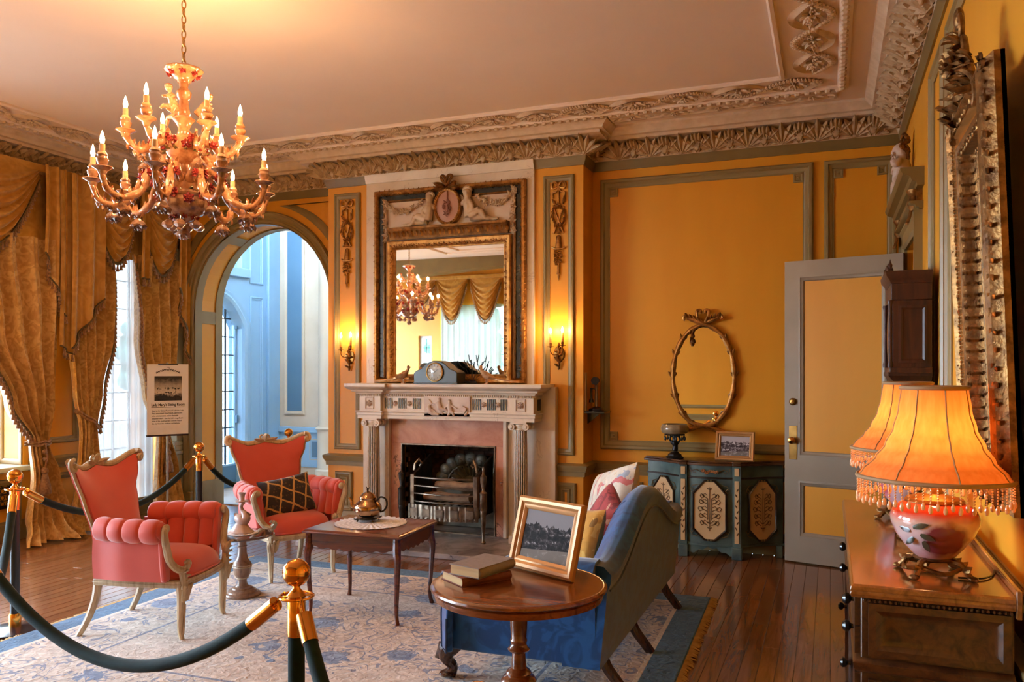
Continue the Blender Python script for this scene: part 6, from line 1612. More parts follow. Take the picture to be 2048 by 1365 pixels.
# ================================================================= CURTAINS (left wall)
XC = XL+0.16
SCAL = 0.0
tass_me = MB(); tass_me.lathe([(0.003, 0.0), (0.009, -0.006), (0.006, -0.013), (0.008, -0.018), (0.016, -0.05), (0.014, -0.054)], 8); TASSM = tass_me.mesh('tassel'); TASSM.materials.append(TASS)
def fringe(par, pts, step=0.042, sc=1.0, braid=0.016):
    """braid with a row of hanging tassels along a hem"""
    obj('braid', MB().tube(pts, braid*0.8, 6, flat=0.5), BRAID, par)
    acc = 0; last = Vector(pts[0])
    for i in range(1, len(pts)):
        a, b = Vector(pts[i-1]), Vector(pts[i]); L = (b-a).length; s = step-acc
        while s < L:
            p = a.lerp(b, s/L)
            o = bpy.data.objects.new('tassel', TASSM); COL.objects.link(o); o.parent = par; o.location = (p.x, p.y, p.z-0.008); o.scale = (sc, sc, sc*1.15)
            s += step
        acc = (acc+L) % step if L < step-acc+1e-9 else L-(s-step)
def drape(label, cols, n_folds, depth, group='gold damask window curtains', floor=0.02, fr=None, nt=60):
    """cols: [(z, yl, yr, xoff)] from top to bottom"""
    t = thing('curtain', label, 'curtain', (0, 0, 0), 0, group)
    zs = [c[0] for c in cols]
    def at(z, k):
        for a, b in zip(cols, cols[1:]):
            if z <= a[0] and z >= b[0]:
                s = (a[0]-z)/(a[0]-b[0]); return a[k]+(b[k]-a[k])*sm(s)
        return cols[-1][k] if z < cols[-1][0] else cols[0][k]
    def f(u, v):
        z = lerp(cols[0][0], cols[-1][0], v); yl, yr, xo = at(z, 1), at(z, 2), at(z, 3); w = yr-yl
        ph = 2*PI*n_folds*u+0.8*sin(3*v)+1.3*sin(5*u)
        dp = depth*min(1.0, 0.35+w*1.3)
        x = XC+xo+dp*(0.5*sin(ph)+0.25*sin(2*ph+1))+0.02*sin(9*v+7*u)
        y = lerp(yl, yr, u)+0.012*cos(ph)
        if v > 0.93: x += 0.10*(v-0.93)/0.07*(0.5+0.5*sin(11*u)); 
        return (x, y, z)
    m = MB(); m.grid(f, n_folds*12+1, nt); 
    o = obj('panel', m, CURT, t, smooth=80)
    if fr is not None:
        u, z0, z1 = fr; pts = [f(u, (cols[0][0]-z)/(cols[0][0]-cols[-1][0])) for z in [lerp(z0, z1, k/30) for k in range(31)]]
        fringe(t, [(p[0]+0.03, p[1], p[2]) for p in pts], 0.046, 1.25)
    return t
def tieback(label, y, z, x, w, drop, tassel=True, sl=0.0):
    t = thing('curtain_tieback', label, 'tieback', (x, y, z), 0, 'rope tiebacks')
    m = MB()
    for dz in (-0.012, 0.012):
        m.tube([(0.09*sin(PI*k/16)-0.02, lerp(-w/2, w/2, k/16), dz+sl*lerp(-1, 1, k/16)+0.008*sin(k)) for k in range(17)], 0.011, 7)
    obj('cord', m, TASS, t)
    if tassel:
        m = MB(); m.tube([(0.075, 0, 0), (0.085, 0.012, -drop*0.3), (0.08, -0.01, -drop*0.55)], 0.009, 6); m.ell((0.08, -0.01, -drop*0.18), 0.022, 8, 6); m.ell((0.08, -0.01, -drop*0.33), 0.018, 8, 6); obj('drop_cord', m, TASS, t)
        m = MB(); m.lathe([(0.01, 0), (0.03, -0.02), (0.032, -0.05), (0.02, -0.06), (0.026, -0.075), (0.05, -0.17), (0.056, -0.24), (0.05, -0.245)], 22, c=(0.08, -0.01, -drop*0.5), wob=lambda a, z: 1+(0.06*sin(11*a) if z < -0.07 else 0)); obj('tassel_skirt', m, TASS, t, smooth=60)
    return t
drape('gold damask curtain at the far left, tied low with a big tassel', [(2.75, 4.55, 5.62, 0.10), (1.9, 4.75, 5.60, 0.10), (1.25, 5.05, 5.55, 0.12), (0.88, 5.27, 5.47, 0.12), (0.6, 5.27, 5.56, 0.14), (0.15, 5.18, 5.66, 0.18), (0.02, 5.05, 5.75, 0.26)], 6, 0.11, fr=(0.0, 2.0, 0.95))
drape('gold damask curtain left of the sheers, swept back by a rope', [(2.75, 5.70, 6.28, 0.06), (1.9, 5.72, 6.26, 0.07), (1.35, 5.78, 6.12, 0.08), (0.98, 5.84, 6.04, 0.08), (0.55, 5.78, 6.06, 0.10), (0.15, 5.68, 6.06, 0.14), (0.02, 5.55, 6.12, 0.20)], 6, 0.10, fr=(1.0, 2.55, 1.0))
drape('gold damask curtain right of the sheers, tied beside the sign', [(2.75, 6.45, 7.14, 0.08), (1.9, 6.50, 7.12, 0.08), (1.3, 6.62, 7.08, 0.09), (0.86, 6.80, 6.98, 0.09), (0.5, 6.74, 7.06, 0.11), (0.12, 6.68, 7.10, 0.14), (0.02, 6.60, 7.14, 0.20)], 6, 0.10, fr=(0.0, 2.65, 0.95))
tieback('rope tieback with long tassel on the far left curtain', 5.37, 0.89, XC+0.12, 0.26, 0.42)
tieback('thin rope tieback slanting across the curtain left of the sheers', 5.94, 1.05, XC+0.08, 0.30, 0.3, False, -0.11)
tieback('rope tieback with tassel on the curtain beside the sign', 6.89, 0.87, XC+0.08, 0.26, 0.34)
def sheer(label, y0, y1, z0, z1, x, n=9, axis='x', grp='sheer inner curtains'):
    def f(u, v):
        q = lerp(y0, y1, u); d = 0.022*sin(2*PI*n*u+1.2*sin(4*u))+0.01*sin(2*PI*n*2.1*u)
        return (x+d, q, lerp(z1, z0, v)) if axis == 'x' else (q, x+d, lerp(z1, z0, v))
    return tag(obj('sheer_curtain', MB().grid(f, n*12+1, 10), SHEER, smooth=80), label, 'sheer curtain', grp)
sheer('white sheer curtain across the tall left window', 6.14, 7.06, 0.05, 2.85, XL-0.05)
sheer('white sheer curtain over the garden window behind the camera', -7.3, -6.0, 0.2, 2.85, YF+0.06, 10, 'y')
# ---- swags and tails
def swag(par, ya, yb, zt, drop, x, axis=0, flip=1):
    """festoon of cloth with catenary folds"""
    nf = 7
    def f(u, v):
        s = 2*u-1; y = lerp(ya, yb, u)
        dz = drop*(1-abs(s)**2.1)
        z = zt-0.02-dz*v**0.9-0.10*v*(1-abs(s)**3)*0-0.12*abs(s)**6*v
        fold = sin(2*PI*nf*v**1.15+0.9*s)*0.03*(0.25+0.75*(1-abs(s)**2))*sm(v*3)
        out = 0.05+0.10*sin(PI*min(1, v*0.9))*(1-abs(s)**2.2)+fold
        if axis == 0: return (x+out, y, z)
        return (y, x+flip*out, z)
    obj('swag', MB().grid(f, 31, 44), SWAG, par, smooth=80)
    pts = [f(k/30, 1.0) for k in range(31)]
    fringe(par, pts, 0.045, 1.15, 0.02)
def tail(par, ya, yb, zt, zl, zr, x, n=3):
    """pleated jabot whose hem steps from zl to zr"""
    def f(u, v):
        y = lerp(ya, yb, u); st = u*n; k = min(n-1, int(st)); fz = st-k
        zb = lerp(zl, zr, (k+fz)/n)
        z = lerp(zt, zb, v); x_ = x+0.07+0.035*sin(2*PI*n*u+0.6)+0.03*v*0
        return (x_, y+0.01*sin(4*v), z)
    obj('jabot', MB().grid(f, 12*n+1, 24), SWAG, par, smooth=80)
    fringe(par, [(p[0]+0.012, p[1], p[2]) for p in [f(k/36, 1.0) for k in range(37)]], 0.042, 1.1, 0.02)
V1 = thing('swag_valance', 'bronze-gold swag valance with tasselled tails over the left windows', 'valance', (0, 0, 0))
XV = XL+0.17
obj('pelmet_heading', MB().box(XL, XV+0.08, 4.5, 7.19, 3.36, 3.43), SWAG, V1, bevel=0.01)
obj('valance_backing', MB().grid(lambda u, v: (XV-0.02+0.015*sin(60*u), lerp(4.5, 7.19, u), lerp(3.40, 2.70, v)), 120, 4), SWAG, V1, smooth=80)
swag(V1, 4.35, 5.40, 3.42, 0.78, XV+0.02)
swag(V1, 5.98, 6.52, 3.40, 0.76, XV+0.02)
swag(V1, 6.56, 7.10, 3.38, 0.80, XV+0.04)
tail(V1, 5.40, 5.62, 3.42, 2.62, 2.05, XV+0.06, 2)
tail(V1, 5.56, 5.72, 3.40, 1.78, 1.70, XV+0.05, 1)
tail(V1, 5.66, 6.04, 3.40, 1.75, 2.25, XV+0.08, 2)
tail(V1, 6.50, 6.60, 3.38, 2.5, 2.5, XV+0.08, 1)
tail(V1, 7.02, 7.18, 3.38, 2.45, 1.68, XV+0.08, 2)
V2 = thing('swag_valance', 'bronze-gold swag valance over the garden window, seen in the fireplace mirror', 'valance', (0, 0, 0))
obj('pelmet_heading', MB().box(-7.9, -5.7, YF, YF+0.2, 3.36, 3.43), SWAG, V2, bevel=0.01)
swag(V2, -7.35, -6.68, 3.40, 0.85, YF+0.12, 1); swag(V2, -6.62, -5.95, 3.40, 0.85, YF+0.12, 1); swag(V2, -7.9, -7.4, 3.4, 0.5, YF+0.1, 1)


# ================================================================= CHANDELIERS
def chandelier(loc, label, energy):
    t = thing('chandelier', label, 'chandelier', loc, 0, 'porcelain chandeliers')       # origin at the ceiling
    lk = MB(); lk.tube([(0.011*cos(2*PI*k/14), 0, 0.02*sin(2*PI*k/14)*1.25) for k in range(14)], 0.0036, 6, closed=True); lme = lk.mesh('chain_link'); lme.materials.append(BRASSD)
    n = 13
    for k in range(n):
        o = bpy.data.objects.new('chain_link', lme); COL.objects.link(o); o.parent = t; o.location = (0, 0, -0.02-0.0395*k); o.rotation_euler = (0, 0, (PI/2)*(k % 2)+0.3)
    obj('ceiling_hook', MB().lathe([(0.05, 0), (0.05, -0.008), (0.02, -0.018), (0.006, -0.02)], 20), BRASSD, t)
    Z = lambda z: z-3.67
    c = MB(); c.lathe([(0.012, 3.165), (0.06, 3.16), (0.094, 3.15), (0.098, 3.142), (0.09, 3.13), (0.06, 3.115), (0.045, 3.10), (0.034, 3.085), (0.03, 3.075)], 32, c=(0, 0, -3.67), wob=lambda a, z: 1+0.03*cos(10*a)); cn_ = obj('canopy', c, PORC, t)
    for k in range(7): a = 2*PI*k/7; obj('canopy_rose', MB().flower((0.07*cos(a), 0.07*sin(a), Z(3.125)), (cos(a), sin(a), -0.8), 0.024, 5), ROSEP, cn_)
    obj('stem', MB().lathe([(0.026, 3.08), (0.022, 3.05), (0.028, 3.04), (0.04, 3.025), (0.036, 3.0), (0.024, 2.985), (0.026, 2.95), (0.034, 2.91), (0.03, 2.90), (0.05, 2.89), (0.058, 2.88), (0.04, 2.86), (0.028, 2.83), (0.034, 2.80), (0.05, 2.79), (0.07, 2.775), (0.082, 2.745), (0.085, 2.72), (0.09, 2.705), (0.085, 2.69), (0.06, 2.665), (0.03, 2.64), (0.026, 2.60), (0.04, 2.585), (0.07, 2.56), (0.085, 2.53), (0.09, 2.50)], 30, c=(0, 0, -3.67)), PORC, t)
    obj('lower_bowl', MB().lathe([(0.09, 2.50), (0.11, 2.495), (0.126, 2.48), (0.122, 2.468), (0.115, 2.46), (0.126, 2.44), (0.122, 2.41), (0.095, 2.38), (0.06, 2.36), (0.04, 2.345), (0.02, 2.335), (0.0, 2.33)], 32, c=(0, 0, -3.67), wob=lambda a, z: 1+0.02*cos(12*a)), PORCD, t)
    rr = random.Random(21)
    for k in range(9): a = 2*PI*k/9; obj('applied_rose', MB().flower((0.092*cos(a), 0.092*sin(a), Z(2.73+0.02*(k % 2))), (cos(a), sin(a), 0.1), 0.032, 6), ROSEP, t)
    for k in range(10): a = 2*PI*k/10; obj('applied_rose', MB().flower((0.118*cos(a), 0.118*sin(a), Z(2.475-0.03*(k % 2))), (cos(a), sin(a), -0.1), 0.036, 6), ROSEP, t)
    for k in range(8): a = 2*PI*k/8; obj('applied_rose', MB().flower((0.06*cos(a), 0.06*sin(a), Z(2.365)), (cos(a), sin(a), -0.8), 0.022, 5), ROSEP, t)
    m = MB()
    for k in range(26): a = 2*PI*k/26; m.leaf((0.09*cos(a), 0.09*sin(a), Z(2.705 if k % 2 else 2.50)), (cos(a), sin(a), rr.uniform(-.6, .6)), (0, 0, 1), 0.04, 0.02)
    stuff(obj('applied_leaves', m, LEAFP, t))
    # seated putti
    for k in range(3):
        a = 2*PI*k/3+2.75; ca, sa = cos(a), sin(a)
        P = lambda r, s, z: (r*ca-s*sa, r*sa+s*ca, Z(z))
        m = MB(); figure(m, [(P(0.125, 0, 3.01), P(0.125, 0, 3.01), 0.021, 0), (P(0.115, 0, 2.985), P(0.085, 0, 2.935), 0.017, 0.023), (P(0.085, 0, 2.935), P(0.065, 0, 2.91), 0.024, 0.025), (P(0.075, 0.015, 2.91), P(0.12, 0.03, 2.915), 0.016, 0.012), (P(0.12, 0.03, 2.915), P(0.14, 0.03, 2.87), 0.011, 0.008), (P(0.075, -0.015, 2.91), P(0.12, -0.03, 2.925), 0.016, 0.012), (P(0.12, -0.03, 2.925), P(0.15, -0.03, 2.90), 0.011, 0.008), (P(0.105, 0.02, 2.975), P(0.145, 0.02, 2.955), 0.009, 0.007), (P(0.105, -0.02, 2.975), P(0.145, -0.025, 2.965), 0.009, 0.007)])
        b = obj('putto', m, PORC, t, remesh=0.005); h = MB(); h.ell(P(0.126, 0, 3.018), (0.021, 0.021, 0.015), 10, 6); obj('hair', h, M('porcelain_auburn', (196, 110, 62), 0.25, coat=0.4), b)
    # arms: one of each tier is built, the rest are copies
    def arm(R, z0, zc, low, r0):
        e = bpy.data.objects.new('arm_lower' if low else 'arm_upper', None)
        m = MB()
        if low: P = spline([(r0, 0, Z(z0)), (r0+0.07, 0, Z(z0+0.055)), (r0+0.13, 0, Z(z0+0.01)), (r0+0.17, 0, Z(z0-0.09)), (R-0.10, 0, Z(zc-0.125)), (R-0.03, 0, Z(zc-0.10)), (R, 0, Z(zc-0.03))], 6)
        else: P = spline([(r0, 0, Z(z0)), (r0+0.06, 0, Z(z0+0.03)), (r0+0.12, 0, Z(z0-0.02)), (R-0.05, 0, Z(zc-0.085)), (R, 0, Z(zc-0.03))], 6)
        m.tube(P, [lerp(0.024, 0.015, i/(len(P)-1))*(1+0.12*sin(i*1.3)) for i in range(len(P))], 10)
        for i in range(3, len(P)-3, 3):
            q = P[i]; m.leaf(q, (0.3, 0.4*(-1) ** i, 0.8), (0, 0, 1), 0.05, 0.024, 0.4); m.leaf(q, (0.3, -0.4*(-1) ** i, -0.6), (0, 0, -1), 0.045, 0.022, 0.4)
        a_ = obj('arm', m, PORC, t, smooth=60)
        cup = obj('drip_cup', MB().lathe([(0.012, -0.035), (0.02, -0.02), (0.022, -0.012), (0.04, -0.002), (0.05, 0.004), (0.048, 0.008), (0.02, 0.004), (0.016, 0.012), (0.026, 0.03), (0.03, 0.045), (0.022, 0.058), (0.026, 0.066), (0.018, 0.08)], 20, c=(R, 0, Z(zc)), wob=lambda a, z: 1+0.05*cos(9*a)*(z < 0.01)), PORCD if low else PORC, a_)
        obj('candle_sleeve', MB().lathe([(0.0135, 0.078), (0.0135, 0.118), (0.009, 0.121)], 14, c=(R, 0, Z(zc))), CANDLE, a_)
        obj('bulb', MB().lathe([(0.006, 0.118), (0.0105, 0.132), (0.0115, 0.142), (0.0085, 0.160), (0.003, 0.178), (0.0, 0.186)], 14, c=(R, 0, Z(zc))), FLAME, a_)
        m = MB(); m.flower((R-0.08, 0.0, Z(zc-0.13)), (0, 0.3, -1), 0.028, 6)
        m.tube([(R-0.10, 0, Z(zc-0.125)), (R-0.10, 0, Z(zc-0.165))], 0.003, 5); m.flower((R-0.10, 0, Z(zc-0.18)), (0, 0, -1), 0.05, 6); m.lathe([(0.008, 0.02), (0.028, 0.0), (0.036, -0.016), (0.026, -0.03), (0.0, -0.04)], 10, c=(R-0.10, 0, Z(zc-0.172)), wob=lambda a, z: 1+0.15*cos(5*a))
        obj('hanging_rose', m, PORCD, a_)
        for sy in (-1, 1): obj('arm_rose', MB().flower((P[len(P)//3].x, sy*0.02, P[len(P)//3].z), (0.2, sy, 0.2), 0.028, 6), ROSEP, a_)
        return a_
    lo = arm(0.44, 2.55, 2.535, True, 0.07); up = arm(0.285, 2.73, 2.80, False, 0.07)
    NL, NU = 9, 6
    for proto, nn, off, R, zc in ((lo, NL, 0.28, 0.44, 2.535), (up, NU, 0.62, 0.285, 2.80)):
        for k in range(nn):
            a = off+2*PI*k/nn
            q = proto if k == 0 else copytree(proto, t)
            q.rotation_euler = (0, 0, a)
            bulb_light(t, (R*cos(a), R*sin(a), Z(zc+0.152)), energy)
    m = MB(); m.tube([(0, 0, Z(2.335)), (0, 0, Z(2.30))], 0.003, 5); m.lathe([(0.01, 2.305), (0.03, 2.285), (0.034, 2.27), (0.022, 2.25), (0.0, 2.242)], 12, c=(0, 0, -3.67), wob=lambda a, z: 1+0.15*cos(5*a)); m.flower((0, 0, Z(2.275)), (0, 0, -1), 0.04, 6); obj('bottom_rose', m, PORCD, t)
    for k in range(6):
        a = 2*PI*k/6; m = MB(); m.tube([(0.07*cos(a), 0.07*sin(a), Z(2.365)), (0.08*cos(a), 0.08*sin(a), Z(2.335))], 0.003, 5); m.lathe([(0.008, 0.012), (0.026, -0.004), (0.028, -0.018), (0.016, -0.032), (0.0, -0.036)], 10, c=(0.08*cos(a), 0.08*sin(a), Z(2.33)), wob=lambda b, z: 1+0.15*cos(5*b)); obj('pendant_rose', m, PORCD, t)
    return t
chandelier((-3.2, 3.43, 3.67), 'flowered porcelain chandelier with two tiers of candle bulbs, hanging at upper left', 2.9)
chandelier((-6.0, 2.62, 3.67), 'second porcelain chandelier, seen only in the fireplace mirror', 1.1)
# ================================================================= PAINTED COMMODE
TEAL = M('teal_painted_wood', (96, 118, 112), 0.36, c2=(54, 72, 72), nscale=7, bumpn=0.1)
IVORY = M('ivory_painted_panel', (218, 186, 138), 0.4, c2=(204, 168, 118), nscale=6)
SCROLLP = M('umber_scroll_paint', (120, 88, 50), 0.45, c2=(92, 64, 34), nscale=20)
BRONZEM = M('dark_moulding', (54, 36, 24), 0.3, c2=(36, 22, 14), nscale=10)
CM = thing('painted_commode', 'teal painted commode with ivory cartouche doors under the oval mirror', 'commode', (-0.925, 0, 0), 0)
yb = YR-0.047
def plan(o=0.0):
    L = [(-0.56-o, yb), (-0.56-o, 7.13-o*0.6)]
    for k in range(1, 6): t = k/6; L.append((lerp(-0.56-o, -0.26-o*0.3, t), lerp(7.13-o*0.6, 6.93-o, t)+0.03*sin(PI*t)))
    L += [(-0.25, 6.925-o), (-0.25, 6.905-o), (-0.185, 6.905-o), (-0.185, 6.915-o)]
    n = 8
    for k in range(n+1): t = k/n; L.append((lerp(-0.18, 0.18, t), 6.915-0.03*sin(PI*t)-o))
    R = [(-x, y) for x, y in reversed(L[:11])]
    return L+R
up = lambda u, v, h: (u, v, h)
obj('carcass', MB().prism(plan(), up, 0.10, 0.765), TEAL, CM, smooth=25)
obj('top', MB().prism(plan(0.035), up, 0.765, 0.785).prism(plan(0.022), up, 0.785, 0.80), WOOD('burr_top', (104, 66, 40), (66, 38, 24), 0.25, 0, 0.6, 0.5), CM, smooth=25, bevel=0.004)
obj('waist_moulding', MB().prism(plan(0.010), up, 0.655, 0.67), BRONZEM, CM, bevel=0.003)
obj('base_moulding', MB().prism(plan(0.012), up, 0.10, 0.118), TEAL, CM, bevel=0.003)
for sx in (-1, 1):
    x = sx*0.2175
    obj('corner_post', MB().box(x-0.033, x+0.033, 6.888, 6.93, 0.10, 0.765), TEAL, CM, bevel=0.003)
    obj('ivory_post_inlay', MB().box(x-0.018, x+0.018, 6.882, 6.892, 0.135, 0.645), IVORY, CM, bevel=0.002); obj('ivory_post_inlay', MB().box(x-0.018, x+0.018, 6.882, 6.892, 0.685, 0.75), IVORY, CM, bevel=0.002)
    m = MB(); 
    for k in range(9): m.leaf((x, 6.881, 0.2+0.045*k), (0.5*(-1) ** k, -0.02, 1), (0, -1, 0), 0.03, 0.012, 0, 2)
    stuff(obj('painted_vine', m, SCROLLP, CM))
    obj('foot', MB().box(x-0.04, x+0.04, 6.88, 6.96, 0.0, 0.10), TEAL, CM, bevel=0.005); obj('foot', MB().box(sx*0.535-0.025, sx*0.535+0.025, 7.10, yb-0.02, 0, 0.10), TEAL, CM, bevel=0.005)
def cart(hw, z0, z1):
    return [(-hw*0.3, z0), (hw*0.3, z0), (hw, z0+0.085), (hw, z1-0.105), (hw*0.55, z1-0.04), (hw*0.28, z1), (-hw*0.28, z1), (-hw*0.55, z1-0.04), (-hw, z1-0.105), (-hw, z0+0.085)]
def cartouche(fn, hw, z0, z1, label=None):
    poly = cart(hw, z0, z1); zc = (z0+z1)/2
    d = obj('door', MB().prism(poly, fn, 0, 0.008), IVORY, CM)
    sc = lambda k: [(u*k, zc+(v-zc)*(1+(k-1)*hw/(z1-z0)*2)) for u, v in poly]
    rg = [[fn(u, v, h) for u, v in sc(k)] for k, h in ((1.10, 0), (1.10, 0.012), (1.04, 0.02), (0.98, 0.012), (0.97, 0.006))]
    obj('cartouche_moulding', MB().rings(rg, True), BRONZEM, d)
    m = MB(); H = z1-z0
    P = lambda u, v: fn(u, v, 0.0095)
    w = 0.0028
    m.tube([P(0, z0+0.07), P(0, z1-0.05)], w, 5); 
    for sx in (-1, 1):
        m.tube([P(sx*0.016, z0+0.16), P(sx*0.016, z1-0.14)], w, 5)
        for j, q in enumerate((0.26, 0.38, 0.50, 0.62, 0.72)):
            v = z0+H*q; r = hw*(0.62-0.12*abs(j-2)*0.6)
            m.tube([Vector(P(sx*(0.016+a), v+b)) for a, b in ((0, -0.01), (r*0.4, 0.006), (r*0.8, -0.008), (r, 0.014), (r*0.85, 0.03), (r*0.6, 0.024), (r*0.62, 0.012))], w*1.15, 5)
            m.tube([Vector(P(sx*(0.02+a), v+b)) for a, b in ((0.0, 0.02), (r*0.3, 0.034), (r*0.5, 0.022), (r*0.38, 0.012))], w*0.9, 5)
            m.leaf(P(sx*(0.016+r*0.45), v+0.004), Vector(P(sx, v+1.2))-Vector(P(0, v)), Vector(fn(0, 0, 1))-Vector(fn(0, 0, 0)), 0.03, 0.012, 0, 2)
        for v in (z0+0.09, z1-0.07, z0+0.13): m.leaf(P(0, v), Vector(P(sx*1.0, v+0.6))-Vector(P(0, v)), Vector(fn(0, 0, 1))-Vector(fn(0, 0, 0)), 0.026, 0.010, 0, 2)
    stuff(obj('painted_scrolls', m, SCROLLP, d))
    m = MB()
    for sx in (-1, 1):
        for vv, dv in ((z0+0.02, 1), (z1-0.03, -1)):
            m.tube([Vector(fn(sx*hw*a, vv+dv*b, 0.004)) for a, b in ((0.75, 0.0), (1.1, 0.01), (1.25, 0.05), (1.1, 0.07), (1.0, 0.05), (1.12, 0.03))], 0.0032, 5)
    m.ell(fn(-0.012, z1+0.004, 0.014), 0.009, 6, 4); m.ell(fn(0.012, z1+0.004, 0.014), 0.009, 6, 4); m.ell(fn(-0.012, z0-0.004, 0.014), 0.009, 6, 4); m.ell(fn(0.012, z0-0.004, 0.014), 0.009, 6, 4)
    stuff(obj('gilt_scrolls', m, M('dull_gold_paint', (134, 116, 78), 0.4, 0.4), d))
cartouche(lambda u, v, h: (u, 6.889-h+0.03*(1-cos(u*8))*0.3, v), 0.128, 0.155, 0.635)
for sx in (-1, 1):
    a = Vector((sx*0.26, 6.935, 0)); b = Vector((sx*0.555, 7.13, 0)); mid = (a+b)/2; d = (b-a).normalized()*sx; nn = Vector((sx*(b-a).y*sx*sx, -abs((b-a).x), 0)); nn = Vector((sx*abs((b-a).y), -abs((b-a).x), 0)).normalized()
    cartouche(lambda u, v, h: tuple(mid+d*u*sx*sx+nn*(h-0.004)+Vector((0, 0, v))), 0.115, 0.155, 0.635)
m = MB(); rr = random.Random(2)
for k in range(9): m.flower((-0.06+0.015*k, 6.884, 0.712+rr.uniform(-.008, .008)), (0, -1, 0), 0.016, 5, 1)
stuff(obj('painted_posy', m, M('faded_rose_paint', (190, 130, 80), 0.5, c2=(160, 100, 56), nscale=20), CM))
m = MB()
for sx in (-1, 1):
    m.tube([(sx*a, 6.888, 0.712+b) for a, b in ((0.08, 0), (0.11, 0.02), (0.14, 0.008), (0.13, -0.016), (0.115, -0.004))], 0.003, 5); m.tube([(sx*a, 6.895, 0.712+b) for a, b in ((0.145, -0.01), (0.165, 0.018), (0.16, 0.03))], 0.003, 5)
stuff(obj('drawer_scrolls', m, SCROLLP, CM))
ap = [(-0.185, 0.10)]+[(lerp(-0.185, 0.185, k/24), 0.03+0.055*sm(1-abs(abs(2*k/24-1)-0.0)*1.0)+0.008*sin(10*PI*k/24)) for k in range(25)]+[(0.185, 0.10)]
obj('scalloped_apron', MB().prism(ap, lambda u, v, h: (u, 6.90+h, v), 0, 0.02), TEAL, CM)

# ---- oval mirror
OV = thing('oval_mirror', 'oval gilt mirror framed by crossed leafy branches above the commode', 'mirror', (-1.02, YR-0.002, 1.50), 0)
obj('mirror_glass', MB().rings([[(0.252*cos(2*PI*k/48)*r, -0.02, 0.42*sin(2*PI*k/48)*r) for k in range(48)] for r in (1.0, 0.5, 0.001)], True), MIRR, OV, smooth=None)
obj('backing', MB().rings([[(0.258*cos(2*PI*k/48), y, 0.428*sin(2*PI*k/48)) for k in range(48)] for y in (0, -0.018)], True, True, True), BLACK, OV)
for sx in (-1, 1):
    pts = [(sx*0.165, -0.03, -0.475), (sx*0.09, -0.04, -0.455), (0, -0.045-0.012*sx, -0.43)]
    for k in range(13):
        a = math.radians(lerp(-78, 76, k/12)); pts.append((-sx*0.262*cos(a), -0.035, 0.435*sin(a)))
    pts += [(0.0, -0.045+0.01*sx, 0.45), (sx*0.08, -0.045, 0.485), (sx*0.135, -0.045, 0.505)]
    P = spline(pts, 3)
    m = MB(); m.tube(P, [0.019+0.004*sin(i*0.9) for i in range(len(P))], 9); m.ell(P[0], 0.02, 8, 6)
    br = obj('branch', m, GILT, OV)
    for i in (10, 15, 21, 27, 33, 38):
        q = P[i]; tv = (P[i+1]-P[i-1]).normalized()
        if tv.z < 0: tv = -tv
        m = MB(); od = Vector((-sx, 0, 0))
        m.leaf(q+od*0.008, tv+od*0.55, (0, -1, 0), 0.06, 0.024, 0.25); m.leaf(q-od*0.008, tv-od*0.55, (0, -1, 0), 0.05, 0.02, 0.25); obj('leaf', m, GILT, br)
    m = MB(); m.tube(spline([(sx*0.02, -0.05, 0.46), (sx*0.045, -0.055, 0.51), (sx*0.05, -0.05, 0.56), (sx*0.02+sx*0.0, -0.05, 0.565), (sx*0.02, -0.05, 0.54)], 4), 0.014, 8); m.tube(spline([(sx*0.11, -0.05, 0.495), (sx*0.15, -0.05, 0.52), (sx*0.165, -0.05, 0.50), (sx*0.15, -0.05, 0.485)], 4), 0.013, 8)
    for k in range(4): m.leaf((sx*(0.02+0.035*k), -0.05, 0.46+0.012*k), (sx*0.5, -0.3, 1), (0, -1, 0), 0.07, 0.03, 0.4)
    obj('crest_scroll', m, GILT, OV)
m = MB()
for k in range(5): m.leaf((-0.10+0.004*k, -0.05, 0.40-0.025*k), (-0.3*(-1) ** k, -0.2, -1), (0, -1, 0), 0.05, 0.022, 0.3)
m.tube([(-0.07, -0.045, 0.43), (-0.095, -0.05, 0.36), (-0.11, -0.045, 0.28)], [0.01, 0.008, 0.003], 6); obj('hanging_sprig', m, GILTD, OV)

# ---- compote bowl and framed photo on the commode
CB = thing('compote_bowl', 'smoky glass bowl on a dark figural stem with hanging drops', 'bowl', (-1.235, 7.02, 0.801))
DKB = M('dark_bronze', (40, 40, 40), 0.4, 0.5, c2=(24, 24, 26), nscale=12)
obj('foot', MB().lathe([(0.075, 0), (0.078, 0.008), (0.06, 0.02), (0.055, 0.035), (0.04, 0.045), (0.03, 0.055)], 8), DKB, CB)
m = MB(); figure(m, [((0, 0, 0.06), (0.008, 0, 0.10), 0.028, 0.022), ((0.008, 0, 0.10), (-0.004, 0, 0.14), 0.022, 0.026), ((0, 0, 0.15), (0, 0, 0.15), 0.02, 0), ((0.02, 0, 0.12), (0.05, 0, 0.16), 0.011, 0.009), ((-0.02, 0, 0.12), (-0.045, 0, 0.165), 0.011, 0.009), ((0.05, 0, 0.16), (0.03, 0, 0.19), 0.01, 0.009), ((-0.045, 0, 0.165), (-0.03, 0, 0.19), 0.01, 0.009), ((0, 0, 0.15), (0, 0, 0.2), 0.016, 0.02)]); obj('figural_stem', m, DKB, CB, remesh=0.006)
obj('rim_plate', MB().lathe([(0.02, 0.19), (0.085, 0.196), (0.088, 0.2), (0.085, 0.204), (0.02, 0.202)], 24), DKB, CB)
SMOKE = M('smoky_glass', (150, 132, 104), 0.15, c2=(128, 108, 80), nscale=9, coat=0.6); 
